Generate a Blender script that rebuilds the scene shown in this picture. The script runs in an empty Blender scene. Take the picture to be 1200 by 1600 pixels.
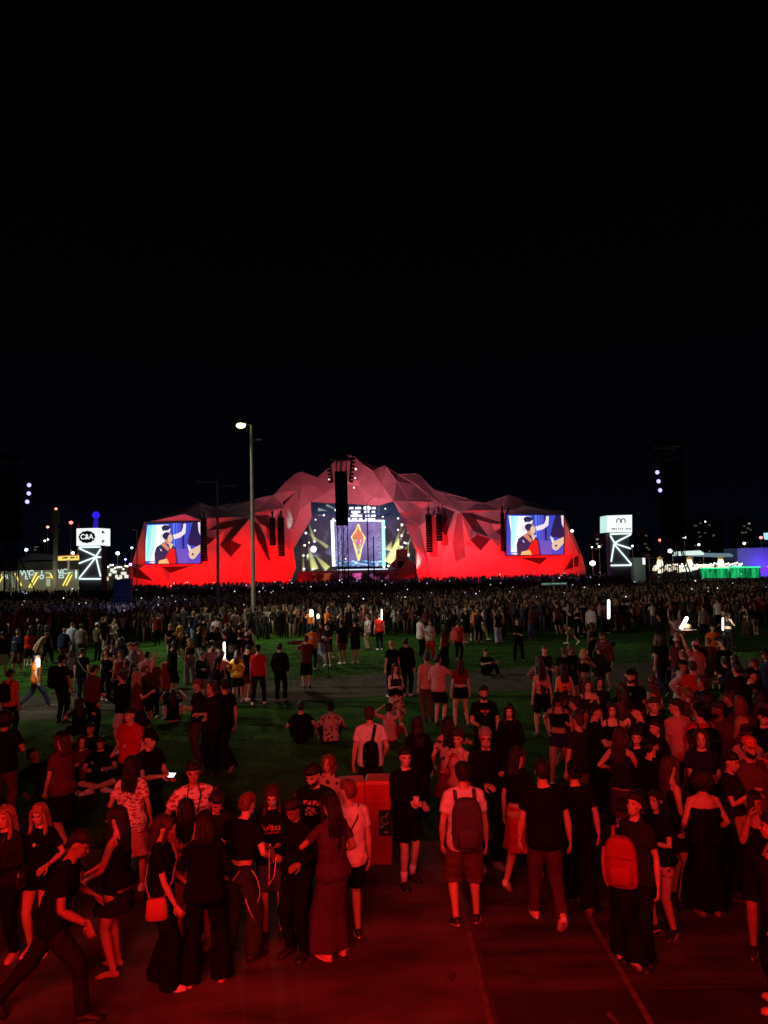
import bpy, math, random
import numpy as np
from mathutils import Vector, Matrix, geometry
R = math.radians
SC = bpy.context.scene
COL = SC.collection
rnd = random.Random(7)

# ---------------------------------------------------------------- camera
CAM_Z, FPX = 4.0, 1100.0
PITCH, ROLL = math.atan(86/1100), R(1.5)
_F = np.array([0, math.cos(PITCH), math.sin(PITCH)])
_R0 = np.array([1.0, 0, 0]); _U0 = np.cross(_R0, _F)
_R = _R0*math.cos(ROLL) - _U0*math.sin(ROLL)
_U = _U0*math.cos(ROLL) + _R0*math.sin(ROLL)
CP = np.array([0, 0, CAM_Z])
cam_d = bpy.data.cameras.new('camera'); cam = bpy.data.objects.new('camera', cam_d); COL.objects.link(cam)
cam_d.sensor_fit = 'VERTICAL'; cam_d.sensor_height = 36; cam_d.lens = 36*FPX/1600
cam_d.clip_start = 0.1; cam_d.clip_end = 3000
cam.matrix_world = Matrix(((_R[0], _U[0], -_F[0], 0), (_R[1], _U[1], -_F[1], 0), (_R[2], _U[2], -_F[2], CAM_Z), (0, 0, 0, 1)))
SC.camera = cam
def ray(px, py): return _F + _R*(px-600)/FPX - _U*(py-800)/FPX
def plane(px, py, z=0.0):
    d = ray(px, py); t = (z-CAM_Z)/d[2]; return CP + d*t
def depth(px, py, Y):
    d = ray(px, py); return CP + d*(Y/d[1])
def groundat(px, Y):                       # ground point at depth Y seen in column px
    y = 886.0
    for _ in range(8):
        p = depth(px, y, Y); y += p[2]*FPX/Y
    return np.array([p[0], Y, 0.0])

# ---------------------------------------------------------------- world, lights, exposure
W = bpy.data.worlds.new("World"); SC.world = W; W.use_nodes = True
nt = W.node_tree; nt.nodes.clear()
wo = nt.nodes.new('ShaderNodeOutputWorld'); bg = nt.nodes.new('ShaderNodeBackground')
tc = nt.nodes.new('ShaderNodeTexCoord'); sp = nt.nodes.new('ShaderNodeSeparateXYZ'); cr = nt.nodes.new('ShaderNodeValToRGB')
nt.links.new(tc.outputs['Generated'], sp.inputs[0]); nt.links.new(sp.outputs['Z'], cr.inputs[0])
nt.links.new(cr.outputs[0], bg.inputs[0]); nt.links.new(bg.outputs[0], wo.inputs[0])
cr.color_ramp.elements[0].position = 0.0; cr.color_ramp.elements[0].color = (0.0010, 0.0012, 0.0036, 1)
cr.color_ramp.elements[1].position = 0.55; cr.color_ramp.elements[1].color = (0.00035, 0.00025, 0.0003, 1)
e = cr.color_ramp.elements.new(0.12); e.color = (0.0006, 0.0008, 0.0022, 1)
e = cr.color_ramp.elements.new(0.28); e.color = (0.0004, 0.0006, 0.0010, 1)
bg.inputs[1].default_value = 1.0
SC.view_settings.view_transform = 'Standard'; SC.view_settings.look = 'None'
SC.view_settings.exposure = 0.0; SC.view_settings.gamma = 1.0; SC.view_settings.use_curve_mapping = False
SC.render.engine = 'CYCLES'
SC.cycles.max_bounces = 5; SC.cycles.diffuse_bounces = 2; SC.cycles.glossy_bounces = 2
SC.cycles.transmission_bounces = 2; SC.cycles.volume_bounces = 0; SC.cycles.transparent_max_bounces = 16
SC.cycles.use_denoising = True; SC.cycles.sample_clamp_indirect = 2.0
SC.cycles.caustics_reflective = False; SC.cycles.caustics_refractive = False
def look(o, target):
    d = Vector(target) - o.location; o.rotation_euler = d.to_track_quat('-Z', 'Y').to_euler()
def area(name, loc, target, size, energy, color, size_y=None, spread=180):
    l = bpy.data.lights.new(name, 'AREA'); l.energy = energy; l.color = color; l.size = size
    if size_y: l.shape = 'RECTANGLE'; l.size_y = size_y
    l.spread = R(spread)
    o = bpy.data.objects.new(name, l); COL.objects.link(o); o.location = loc; look(o, target); return o
def spot(name, loc, target, energy, color, angle=60, blend=.5, radius=.2):
    l = bpy.data.lights.new(name, 'SPOT'); l.energy = energy; l.color = color; l.spot_size = R(angle); l.spot_blend = blend
    l.shadow_soft_size = radius
    o = bpy.data.objects.new(name, l); COL.objects.link(o); o.location = loc; look(o, target); return o
# the red floodlights of the stand the photograph is taken from
RED = (1.0, 0.016, 0.014)
area('stand_floodlight', (-2.2, -0.8, 5.6), (-1.0, 3.4, 0.6), 6.0, 780, RED, 1.2, 132)
area('stand_floodlight', (4.8, -1.6, 5.6), (3.9, 3.2, 1.0), 3.0, 220, RED, 1.0, 128)
# soft frontal fill from an added, unseen lamp; then a floodlight mast beyond the left edge of the picture
spot('frontal_fill_light', (0, -12, 16), (0, 37, 0), 2300, (1, .80, .78), 46, 1.0, .6)
spot('grass_floodlight', (-29, 27, 12.5), (3, 33, 0), 12500, (1, 1, .76), 74, .8, .4)

# ---------------------------------------------------------------- materials
MATS = {}
def mat(name, col, rough=.8, metal=0., noise=0., nscale=8., bump=0., bscale=30., spec=.5, col2=None, stretch=None):
    if name in MATS: return MATS[name]
    m = bpy.data.materials.new(name); m.use_nodes = True; n = m.node_tree; b = n.nodes['Principled BSDF']
    b.inputs['Base Color'].default_value = (*col, 1); b.inputs['Roughness'].default_value = rough
    b.inputs['Metallic'].default_value = metal; b.inputs['Specular IOR Level'].default_value = spec
    if noise or bump:
        t = n.nodes.new('ShaderNodeTexCoord'); mp = n.nodes.new('ShaderNodeMapping')
        n.links.new(t.outputs['Object'], mp.inputs[0])
        if stretch: mp.inputs['Scale'].default_value = stretch
    if noise:
        nz = n.nodes.new('ShaderNodeTexNoise'); nz.inputs['Scale'].default_value = nscale; nz.inputs['Detail'].default_value = 5
        n.links.new(mp.outputs[0], nz.inputs[0])
        rp = n.nodes.new('ShaderNodeValToRGB'); n.links.new(nz.outputs[0], rp.inputs[0])
        c2 = col2 or tuple(c*(1-noise) for c in col); c1 = tuple(min(1, c*(1+noise*.6)) for c in col)
        rp.color_ramp.elements[0].position = .35; rp.color_ramp.elements[0].color = (*c2, 1)
        rp.color_ramp.elements[1].position = .68; rp.color_ramp.elements[1].color = (*c1, 1)
        n.links.new(rp.outputs[0], b.inputs['Base Color'])
    if bump:
        nz = n.nodes.new('ShaderNodeTexNoise'); nz.inputs['Scale'].default_value = bscale; nz.inputs['Detail'].default_value = 4
        n.links.new(mp.outputs[0], nz.inputs[0]); bp = n.nodes.new('ShaderNodeBump'); bp.inputs['Strength'].default_value = bump
        bp.inputs['Distance'].default_value = .02
        n.links.new(nz.outputs[0], bp.inputs['Height']); n.links.new(bp.outputs[0], b.inputs['Normal'])
    MATS[name] = m; return m
def emis(name, col, strength=1., base=(.02, .02, .02)):
    if name in MATS: return MATS[name]
    m = bpy.data.materials.new(name); m.use_nodes = True; b = m.node_tree.nodes['Principled BSDF']
    b.inputs['Base Color'].default_value = (*base, 1); b.inputs['Emission Color'].default_value = (*col, 1)
    b.inputs['Emission Strength'].default_value = strength; MATS[name] = m; return m
def cloth(name, col, pat=None, col2=None):
    key = 'cloth_' + name
    if key in MATS: return MATS[key]
    if pat is None:
        return mat(key, col, .92, noise=.14, nscale=18, bump=.5, bscale=13, spec=.05)
    m = mat(key, col, .92, spec=.15); n = m.node_tree; b = n.nodes['Principled BSDF']
    t = n.nodes.new('ShaderNodeTexCoord'); mp = n.nodes.new('ShaderNodeMapping'); n.links.new(t.outputs['Object'], mp.inputs[0])
    rp = n.nodes.new('ShaderNodeValToRGB'); rp.color_ramp.interpolation = 'CONSTANT'
    if pat == 'words':        # rows of blurred lettering-like marks
        mp.inputs['Scale'].default_value = (9, 9, 24)
        v = n.nodes.new('ShaderNodeTexVoronoi'); v.inputs['Scale'].default_value = 1.6; out = v.outputs['Distance']
        n.links.new(mp.outputs[0], v.inputs[0]); th = .42
    elif pat == 'floral':
        v = n.nodes.new('ShaderNodeTexVoronoi'); v.inputs['Scale'].default_value = 13; out = v.outputs['Distance']
        n.links.new(mp.outputs[0], v.inputs[0]); th = .38
    elif pat == 'spots':
        v = n.nodes.new('ShaderNodeTexVoronoi'); v.inputs['Scale'].default_value = 24; out = v.outputs['Distance']
        n.links.new(mp.outputs[0], v.inputs[0]); th = .4
    else:
        v = n.nodes.new('ShaderNodeTexWave'); v.bands_direction = 'Z'; v.inputs['Scale'].default_value = 7; out = v.outputs[0]
        n.links.new(mp.outputs[0], v.inputs[0]); th = .5
    n.links.new(out, rp.inputs[0]); rp.color_ramp.elements[0].color = (*col2, 1)
    rp.color_ramp.elements[1].position = th; rp.color_ramp.elements[1].color = (*col, 1)
    n.links.new(rp.outputs[0], b.inputs['Base Color'])
    return m

# ---------------------------------------------------------------- mesh building
def nrm(v):
    v = np.asarray(v, float); l = np.linalg.norm(v); return v/l if l > 1e-9 else v
class MB:
    def __init__(s): s.v = []; s.f = []; s.m = []; s.n = 0
    def add(s, v, f, m=0):
        v = np.asarray(v, float); s.v.append(v); k = s.n
        s.f += [tuple(i+k for i in q) for q in f]; s.m += [m]*len(f); s.n += len(v)
    def rings(s, rs, m=0, cap=True):            # rs: list of (n,3) arrays
        n = len(rs[0]); v = [np.asarray(r) for r in rs]; f = []
        for i in range(len(rs)-1):
            for j in range(n):
                k = (j+1) % n; f.append((i*n+j, i*n+k, (i+1)*n+k, (i+1)*n+j))
        V = np.vstack(v)
        if cap:
            V = np.vstack([V, v[0].mean(0), v[-1].mean(0)]); a = len(V)-2; b = a+1; o = (len(rs)-1)*n
            for j in range(n):
                k = (j+1) % n; f.append((a, k, j)); f.append((b, o+j, o+k))
        s.add(V, f, m)
    def tube(s, pts, rad, n=10, m=0, flat=None, fdir=None, round_ends=True):
        P = [np.asarray(p, float) for p in pts]; rad = list(rad)
        if round_ends:
            d0 = nrm(P[0]-P[1]); d1 = nrm(P[-1]-P[-2]); r0, r1 = rad[0], rad[-1]
            P = [P[0]+d0*r0*.92, P[0]+d0*r0*.6] + P + [P[-1]+d1*r1*.6, P[-1]+d1*r1*.92]
            rad = [r0*.38, r0*.8] + rad + [r1*.8, r1*.38]
        T = []
        for i in range(len(P)):
            a = P[min(i+1, len(P)-1)] - P[max(i-1, 0)]; T.append(nrm(a))
        u = np.asarray(fdir, float) if fdir is not None else (np.array([1., 0, 0]) if abs(T[0][0]) < .8 else np.array([0, 1., 0]))
        th = np.arange(n)*2*math.pi/n; rs = []
        for p, t, r in zip(P, T, rad):
            u = nrm(u - t*np.dot(u, t)); w = np.cross(t, u)
            fl = flat or 1.0
            rs.append(p + np.outer(np.cos(th)*r, u) + np.outer(np.sin(th)*r*fl, w))
        s.rings(rs, m)
    def ell(s, c, r, n=10, m=0, rot=None):
        rs = []; th = np.arange(n)*2*math.pi/n
        for a in np.linspace(-.48, .48, max(5, n//2+1))*math.pi:
            q = np.stack([np.cos(th)*math.cos(a)*r[0], np.sin(th)*math.cos(a)*r[1], np.full(n, math.sin(a)*r[2])], 1)
            if rot is not None: q = q @ np.asarray(rot).T
            rs.append(q + np.asarray(c))
        s.rings(rs, m)
    def box(s, lo, hi, m=0, rot=None, org=(0, 0, 0)):
        x0, y0, z0 = lo; x1, y1, z1 = hi
        v = np.array([(x, y, z) for z in (z0, z1) for y in (y0, y1) for x in (x0, x1)], float)
        if rot is not None: v = v @ np.asarray(rot).T
        s.add(v+np.asarray(org), [(0, 2, 3, 1), (4, 5, 7, 6), (0, 1, 5, 4), (2, 6, 7, 3), (0, 4, 6, 2), (1, 3, 7, 5)], m)
    def bar(s, a, b, w, h=None, m=0):
        a = np.asarray(a, float); b = np.asarray(b, float); h = h or w; t = nrm(b-a)
        u = nrm(np.cross(t, (0, 0, 1) if abs(t[2]) < .95 else (0, 1, 0))); q = np.cross(u, t)
        v = [p + u*i*w/2 + q*j*h/2 for p in (a, b) for j in (-1, 1) for i in (-1, 1)]
        s.add(v, [(0, 2, 3, 1), (4, 5, 7, 6), (0, 1, 5, 4), (2, 6, 7, 3), (0, 4, 6, 2), (1, 3, 7, 5)], m)
    def prism(s, poly, thick, m=0):             # poly (n,3) planar facing -Y; thick along +Y
        P = np.asarray(poly, float); n = len(P); Q = P + np.array([0, thick, 0])
        s.add(np.vstack([P, Q]), [tuple(range(n)), tuple(range(2*n-1, n-1, -1))] + [(i, i+n, (i+1) % n+n, (i+1) % n) for i in range(n)], m)
    def mesh(s, name, mats, smooth=False):
        me = bpy.data.meshes.new(name); me.from_pydata(np.vstack(s.v).tolist(), [], s.f)
        for x in (mats if isinstance(mats, (list, tuple)) else [mats]): me.materials.append(x)
        if any(s.m): me.polygons.foreach_set('material_index', s.m)
        if smooth: me.polygons.foreach_set('use_smooth', [True]*len(s.f))
        me.update(); return me
    def build(s, name, mats, parent=None, smooth=False):
        return link(name, s.mesh(name, mats, smooth), parent)
def link(name, me, parent=None):
    o = bpy.data.objects.new(name, me); COL.objects.link(o)
    if parent is not None: o.parent = parent
    return o
def tag(o, label=None, cat=None, group=None, kind=None):
    if label: o['label'] = label
    if cat: o['category'] = cat
    if group: o['group'] = group
    if kind: o['kind'] = kind
    return o
def thing(name, label, cat, loc=(0, 0, 0), rz=0, group=None):
    o = bpy.data.objects.new(name, None); COL.objects.link(o); o.location = loc; o.rotation_euler = (0, 0, rz); o.empty_display_size = .2
    return tag(o, label, cat, group)
TS = bpy.data.scenes.new('workshop')       # a scratch scene for the remeshing, removed at the end
def remesh(mb, voxel, smooth_it=2):             # fuses overlapping solids into one closed surface; returns (V, faces)
    me = mb.mesh('tmp', []); o = bpy.data.objects.new('tmp', me); TS.collection.objects.link(o)
    r = o.modifiers.new('r', 'REMESH'); r.mode = 'VOXEL'; r.voxel_size = voxel
    if smooth_it:
        q = o.modifiers.new('s', 'SMOOTH'); q.factor = .5; q.iterations = smooth_it
    
    with bpy.context.temp_override(scene=TS, view_layer=TS.view_layers[0]): dg = bpy.context.evaluated_depsgraph_get()
    ev = o.evaluated_get(dg); m2 = ev.to_mesh()
    V = np.empty(len(m2.vertices)*3, np.float32); m2.vertices.foreach_get('co', V); V = V.reshape(-1, 3).astype(float)
    N = np.empty(len(m2.vertices)*3, np.float32); m2.vertices.foreach_get('normal', N); N = N.reshape(-1, 3).astype(float)
    F = [tuple(p.vertices) for p in m2.polygons]
    ev.to_mesh_clear(); bpy.data.objects.remove(o); bpy.data.meshes.remove(me)
    return V, N, F
# ---------------------------------------------------------------- people
def ik(root, target, l1, l2, pole):
    root = np.asarray(root, float); target = np.asarray(target, float); d = target-root; L = np.linalg.norm(d)
    L2 = min(max(L, abs(l1-l2)+.02), l1+l2-.004); t = nrm(d); end = root + t*L2
    a = (l1*l1 - l2*l2 + L2*L2)/(2*L2); h = math.sqrt(max(l1*l1-a*a, 0))
    p = np.asarray(pole, float); p = nrm(p - t*np.dot(p, t)); return root + t*a + p*h, end
def rotm(axis, ang): return np.array(Matrix.Rotation(ang, 3, axis))
SKIN = [(.50, .30, .21), (.42, .24, .16), (.30, .165, .105), (.17, .09, .055), (.58, .38, .28)]
HAIRC = {'black': (.010, .008, .007), 'brown': (.045, .024, .014), 'blond': (.36, .22, .11), 'red': (.16, .05, .025), 'grey': (.3, .28, .26)}
def skin_mat(i): return mat('skin_%d' % i, SKIN[i], .52, noise=.12, nscale=10, bump=.06, bscale=60, spec=.35)
def hair_mat(c): return mat('hair_' + c, HAIRC[c], .48, noise=.45, nscale=22, bump=.6, bscale=26, spec=.4, stretch=(5, 5, .8))
EYE = mat('eye_dark', (.008, .006, .005), .3)
LIP = mat('lip', (.30, .09, .08), .5)
def hand_mesh(mb, wrist, d, palm, side, s, curl=.5, n=6, m=0, seg=3):
    # d: direction of the hand, palm: direction the palm faces, side: +1 right / -1 left hand
    d = nrm(d); palm = nrm(np.asarray(palm, float) - d*np.dot(palm, d)); w = np.cross(d, palm)*side*-1   # w points to the thumb side
    mb.tube([wrist - d*.02*s, wrist+d*.02*s, wrist+d*.055*s, wrist+d*.088*s], [.026*s, .034*s, .040*s, .037*s], n+2, m, flat=.42, fdir=w)
    L = [.068, .078, .072, .056]
    for i in range(4):
        o = wrist + d*.09*s + w*(.030-.020*i)*s; dd = d; p = [o-d*.012*s, o]; l = L[i]*s/seg
        for k in range(seg):
            a = curl*(.55 if k == 0 else .8)*(3/seg)*(1+.12*i); ca, sa = math.cos(a), math.sin(a)
            dd, palm2 = dd*ca + palm*sa, None
            q = nrm(dd); p.append(p[-1]+q*l)
            palm = nrm(palm - q*np.dot(palm, q)) if k < 0 else palm
        r = .0088*s; mb.tube(p, [r]*len(p[:-1]) + [r*.75], n, m)
    o = wrist + d*.025*s + w*.03*s; t1 = nrm(d*.62+w*.72+palm*.25); t2 = nrm(d*.92+w*.25+palm*.38)
    mb.tube([o, o+t1*.035*s, o+t1*.035*s+t2*.03*s, o+t1*.035*s+t2*.055*s], [.014*s, .012*s, .0105*s, .008*s], n, m)
FOLD = {}
def folds(V, N, amp, seed, kz=1.0):
    r = np.random.RandomState(seed); out = np.zeros(len(V))
    for i in range(5):
        k = r.normal(size=3)*np.array([34, 34, 46*kz]); k[2] *= (.35 if i < 2 else 1)
        out += np.sin(V @ k + r.uniform(0, 6.3) + 1.6*np.sin(V @ (r.normal(size=3)*9) + r.uniform(0, 6)))
    return V + N*np.maximum(out/5*amp, -.0035)[:, None]
def EZ(rs): return rs
class Person: pass
def person_meshes(P, lod=0):
    """P: pose and dress -> dict part name -> list of mesh data (in metres, standing at the origin, facing +Y)"""
    g = P.get; fem = g('sex', 'm') == 'f'; H = g('H', 1.75); s = H/1.75; bw = g('bulk', 1.0); seed = g('seed', 1)
    lean = R(g('lean', 0)); bend = R(g('side', 0)); twist = R(g('twist', 0)); pel = np.array(g('pelvis', (0, 0, .92)), float)
    NN = (14, 12, 8)[lod]; vox = (.0115, .017, .030)[lod]; cv = (.0135, .019, .032)[lod]
    Rl = rotm('X', -lean) @ rotm('Y', bend) @ rotm('Z', twist)
    base = np.array([0, 0, .95]); off = pel - np.array([0, 0, .92])
    def up(p, full=None):                              # spine bend
        p = np.asarray(p, float); z = p[..., 2]; w = np.clip((z-.93)/.30, 0, 1) if full is None else np.full(z.shape, full)
        q = (p-base) @ Rl.T + base
        return p*(1-w[..., None]) + q*w[..., None] + off
    def ering(z, rx, ry, cy=0., cx=0., n=NN+4, tf=up, sq=.85):
        th = np.arange(n)*2*math.pi/n; c, sn = np.cos(th), np.sin(th)
        x = np.sign(c)*np.abs(c)**sq*rx + cx; y = np.sign(sn)*np.abs(sn)**sq*ry + cy
        q = np.stack([x, y, np.full(n, z)], 1); return tf(q)
    if fem:
        T = [(.84, .150, .105, -.01), (.91, .178, .128, -.02), (.97, .170, .120, -.015), (1.05, .132, .098, 0), (1.10, .122, .092, 0), (1.19, .135, .10, .0), (1.27, .150, .122, .012), (1.34, .150, .105, .0), (1.41, .135, .082, -.005), (1.455, .085, .062, -.01), (1.49, .048, .05, -.008)]
        shx, ar = .146, .86; lr = 1.02
    else:
        T = [(.84, .145, .105, -.005), (.91, .168, .120, -.01), (.98, .160, .112, -.005), (1.07, .148, .104, 0), (1.17, .158, .108, 0), (1.27, .176, .120, .005), (1.35, .178, .112, 0), (1.41, .160, .092, -.01), (1.455, .105, .068, -.012), (1.49, .058, .056, -.01)]
        shx, ar = .170, 1.0; lr = 1.0
    T = [(z, rx*bw, ry*(bw*1.3-.3), cy) for z, rx, ry, cy in T]; shx *= (bw+1)/2; ar *= (bw+1)/2; lr *= (bw+1)/2
    # joints
    SH = {k: up(np.array([[k*shx, -.005, 1.395]]))[0] for k in (-1, 1)}
    HP = {k: pel + np.array([k*.088, 0, -.02]) for k in (-1, 1)}
    dflt_h = {-1: (-.25, .03, .82), 1: (.25, .03, .82)}
    hands, elb, wri = g('hands', {}), {}, {}
    for k in (-1, 1):
        t = np.array(hands.get(k, dflt_h[k]), float); sign = -k
        pole = np.array(g('epole', {}).get(k, (k*.5, -.8, -.35)), float)
        elb[k], wri[k] = ik(SH[k], t, .285, .255, pole)
    feet = g('feet', {}); kne, ank = {}, {}; fdir = {}
    for k in (-1, 1):
        t = feet.get(k, (k*.10, .0, 0, k*-10)); lf_ = g('toe', {}).get(k, 0.); a = np.array([t[0], t[1], t[2]+.085*math.cos(lf_)+.15*math.sin(lf_)])
        fdir[k] = R(t[3] if len(t) > 3 else 0); pole = np.array(g('kpole', {}).get(k, (k*.12, 1, .1)), float)
        kne[k], ank[k] = ik(HP[k], a, .425, .415, pole)
    # head frame
    HR = Rl @ rotm('Z', R(g('yaw', 0))) @ rotm('X', -R(g('nod', 0))) @ rotm('Y', R(g('tilt', 0)))
    hb = up(np.array([[0, .005, 1.530]]), None)[0]; hk = 1.0
    def hd(p, w=None):
        p = np.asarray(p, float); q = (p - np.array([0, 0, .0])) @ HR.T + hb
        if w is not None:
            q2 = p @ Rl.T + hb; q = q*(1-w[..., None]) + q2*w[..., None]
        return q
    def hring(z, rx, yf, yb, n=NN+2, sq=.9, blend=False, cx=0):
        th = np.arange(n)*2*math.pi/n; c, sn = np.cos(th), np.sin(th)
        q = np.stack([np.sign(c)*np.abs(c)**sq*rx + cx, (yf+yb)/2 + np.sign(sn)*np.abs(sn)**sq*(yf-yb)/2, np.full(n, z-.015)], 1)
        return hd(q, np.clip((-.01-q[:, 2])/.12, 0, 1) if blend else None)
    out = {}
    def emit(name, V, F, mats, smooth=True, extra=None):
        V = np.asarray(V)*s
        me = bpy.data.meshes.new(name); fs = list(F); mi = [0]*len(fs); vs = V
        if extra is not None and extra.n:
            k = len(vs); ev = np.vstack(extra.v)*s; vs = np.vstack([vs, ev]) if k else ev
            fs += [tuple(i+k for i in q) for q in extra.f]; mi += extra.m
        me.from_pydata(vs.tolist(), [], fs)
        for x in mats: me.materials.append(x)
        me.polygons.foreach_set('material_index', mi); me.polygons.foreach_set('use_smooth', [smooth]*len(fs)); me.update()
        out.setdefault(name, []).append(me)
    sm = skin_mat(g('skin', 0))
    # ---- body: one surface
    mb = MB()
    mb.rings([ering(*t[:3], cy=t[3]) for t in T])
    if fem:
        for k in (-1, 1): mb.ell(up(np.array([[k*.068, .075, 1.265]]))[0], (.058, .052, .056), 10)
    nk = .052 if not fem else .045
    mb.tube([up(np.array([[0, -.012, 1.42]]))[0], up(np.array([[0, -.005, 1.49]]))[0], hb+HR@np.array([0, -.005, .05])], [nk*1.25, nk, nk*1.02], NN)
    for k in (-1, 1):
        mb.tube([up(np.array([[0, -.015, 1.455]]))[0], SH[k]+np.array([0, 0, .004])], [.045, .047*ar], NN)
        m1 = SH[k]*.55+elb[k]*.45; m2 = elb[k]*.68+wri[k]*.32
        mb.tube([SH[k], SH[k]*.8+elb[k]*.2, m1, elb[k], m2, wri[k]*.75+elb[k]*.25, wri[k]], [.056*ar, .054*ar, .046*ar, .037*ar, .041*ar, .031*ar, .026*ar], NN)
        a = HP[k]; b = kne[k]; c = ank[k]
        mb.tube([a+np.array([0, 0, .03]), a*.8+b*.2, a*.5+b*.5, b, b*.72+c*.28, b*.35+c*.65, c, c+np.array([0, 0, -.03])], [.085*lr, .088*lr, .076*lr, .054*lr, .056*lr, .043*lr, .034*lr, .034*lr], NN)
        f = np.array([-math.sin(fdir[k]), math.cos(fdir[k]), 0]); c0 = c+np.array([0, 0, -.045])
        lf_ = g('toe', {}).get(k, 0.); dn = np.array([0, 0, -math.sin(lf_)]); ff = f*math.cos(lf_)
        mb.tube([c0-(ff+dn)*.035, c0+(ff+dn)*.06, c0+(ff+dn)*.15+np.array([0, 0, -.014])], [.034, .034, .022], 8)
    hs = .93 if fem else 1.0
    HD = [(0.0, .020, .070, .030), (.012, .040, .086, .0), (.04, .054, .091, -.035), (.065, .061, .090, -.075), (.09, .067, .089, -.090), (.118, .071, .085, -.099), (.148, .075, .090, -.103), (.18, .073, .086, -.098), (.205, .063, .068, -.082), (.223, .042, .040, -.055), (.232, .015, .012, -.02)]
    mb.rings([hring(z, rx*hs, yf, yb) for z, rx, yf, yb in HD])
    HDf = lambda p: hd(np.array([p], float)-np.array([0, 0, .015]))[0]
    mb.tube([HDf((0, .086, .128)), HDf((0, .100, .10)), HDf((0, .112, .082))], [.008, .011, .014], 6)
    for k in (-1, 1):                                  # brow ridge and cheekbones
        mb.tube([HDf((k*.012, .090, .134)), HDf((k*.040, .084, .138))], [.009, .008], 6); mb.ell(HDf((k*.040, .074, .088)), (.020, .016, .018), 8)
    mb.ell(HDf((0, .088, .05)), (.024, .012, .012), 8)
    for k in (-1, 1): mb.ell(HDf((k*.074*hs, -.008, .105)), (.010, .018, .03), 8, rot=HR)
    V, N, F = remesh(mb, vox, (3, 2, 1)[lod])
    ex = MB()
    if lod < 2:
        for k in (-1, 1):
            ex.ell(HDf((k*.031, .0815, .115)), (.014, .008, .0065), 8, 1, rot=HR)
            ex.tube([HDf((k*.016, .092, .134)), HDf((k*.033, .091, .139)), HDf((k*.050, .080, .134))], [.0045, .005, .003], 5, 1)
        ex.tube([HDf((-.022, .089, .049)), HDf((0, .099, .051)), HDf((.022, .089, .049))], [.0035, .0055, .0035], 5, 2)
    for k in (-1, 1):
        fd = nrm(wri[k]-elb[k]); hv = g('hdir', {}).get(k); hdv = np.array(hv, float) if hv is not None else fd + np.array([0, .12, 0])*(1 if fd[2] < -.6 else 0)
        pm = g('palm', {}).get(k, (-k*1.0, .25, -.1) if fd[2] < -.5 else (-k*.6, .2, -.8))
        hand_mesh(ex, wri[k]+fd*.01, hdv, pm, k, 1.0 if not fem else .9, g('curl', {}).get(k, .45), (6, 5, 4)[lod], 0, (3, 2, 1)[lod])
    emit('body', V, F, [sm, EYE, LIP], extra=ex)
    # ---- top
    top = g('top', 'tee'); tcol = g('topm'); ez = g('ease', .018)
    if top:
        mb = MB(); z0 = {'tee': .84, 'crop': 1.10, 'tank': .92, 'long': .86, 'dress': .84, 'croptank': 1.12, 'vest': .84, 'hoodie': .84, 'offshoulder': .9}[top]
        bare = top in ('tank', 'croptank', 'offshoulder', 'dress') and not g('dsleeve')
        zt = 1.37 if bare else 1.47
        if top == 'offshoulder': zt = 1.33
        if 'hem' in P: z0 = P['hem']
        rs = []; zs = sorted(set([z0] + [t[0] for t in T if z0+.02 < t[0] < zt] + [zt]))
        tz = np.array([t[0] for t in T])
        for z in zs:
            rx = np.interp(z, tz, [t[1] for t in T]); ry = np.interp(z, tz, [t[2] for t in T]); cy = np.interp(z, tz, [t[3] for t in T])
            e1 = ez*(1.0 if z > 1.3 else 1.35); drape = g('drape', .012)*max(0, (1.28-z))/.4
            if not bare and z > 1.44: e1 = .006
            if z < 1.25 and not bare and top != 'crop': rx = max(rx, np.interp(z, [.84, 1.0, 1.25], [.150, .150, .160] if not fem else [.160, .140, .140])*bw); ry = max(ry, .100)
            rs.append(ering(z, rx+e1+drape, ry+e1+drape, cy=cy))
        mb.rings(rs)
        if fem:
            for k in (-1, 1): mb.ell(up(np.array([[k*.068, .082, 1.265]]))[0], (.065, .056, .064), 10)
        if top in ('dress',):
            pass
        if bare:
            if top != 'offshoulder':
                for k in (-1, 1):
                    mb.tube([up(np.array([[k*.085, .085, 1.33]]))[0], up(np.array([[k*.092, .03, 1.452]]))[0], up(np.array([[k*.09, -.05, 1.43]]))[0], up(np.array([[k*.085, -.085, 1.34]]))[0]], [.022, .02, .02, .022], 6)
        else:
            for k in (-1, 1):
                mb.tube([up(np.array([[k*.045, -.012, 1.455]]))[0], SH[k]+np.array([0, 0, .006])], [.045, .060*ar], NN)
                if top in ('long', 'hoodie'):
                    sr = .012 if top == 'long' else .022
                    mb.tube([SH[k], SH[k]*.5+elb[k]*.5, elb[k], elb[k]*.5+wri[k]*.5, wri[k]*.93+elb[k]*.07], [.061*ar+sr*.3, .052*ar+sr, .046*ar+sr, .042*ar+sr, .032+sr*.6], NN, round_ends=True)
                elif top == 'vest':
                    pass
                else:
                    f_ = g('sleeve', .62); e_ = SH[k]*(1-f_)+elb[k]*f_
                    mb.tube([SH[k], SH[k]*(1-f_*.5)+elb[k]*f_*.5, e_], [.0615*ar, .064*ar, .068*ar], NN, round_ends=False)
        if top == 'hoodie':
            mb.ell(up(np.array([[0, -.09, 1.46]]))[0], (.10, .05, .06), 10)
        V, N, F = remesh(mb, cv, 2); V = folds(V, N, (.0105, .008, .0)[lod]*g('foldk', 1), seed)
        emit('dress' if top == 'dress' else {'vest': 'vest', 'hoodie': 'hoodie', 'long': 'shirt'}.get(top, 'shirt'), V, F, [tcol])
    # ---- bottom
    bot = g('bot', 'trousers'); bm = g('botm')
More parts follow.
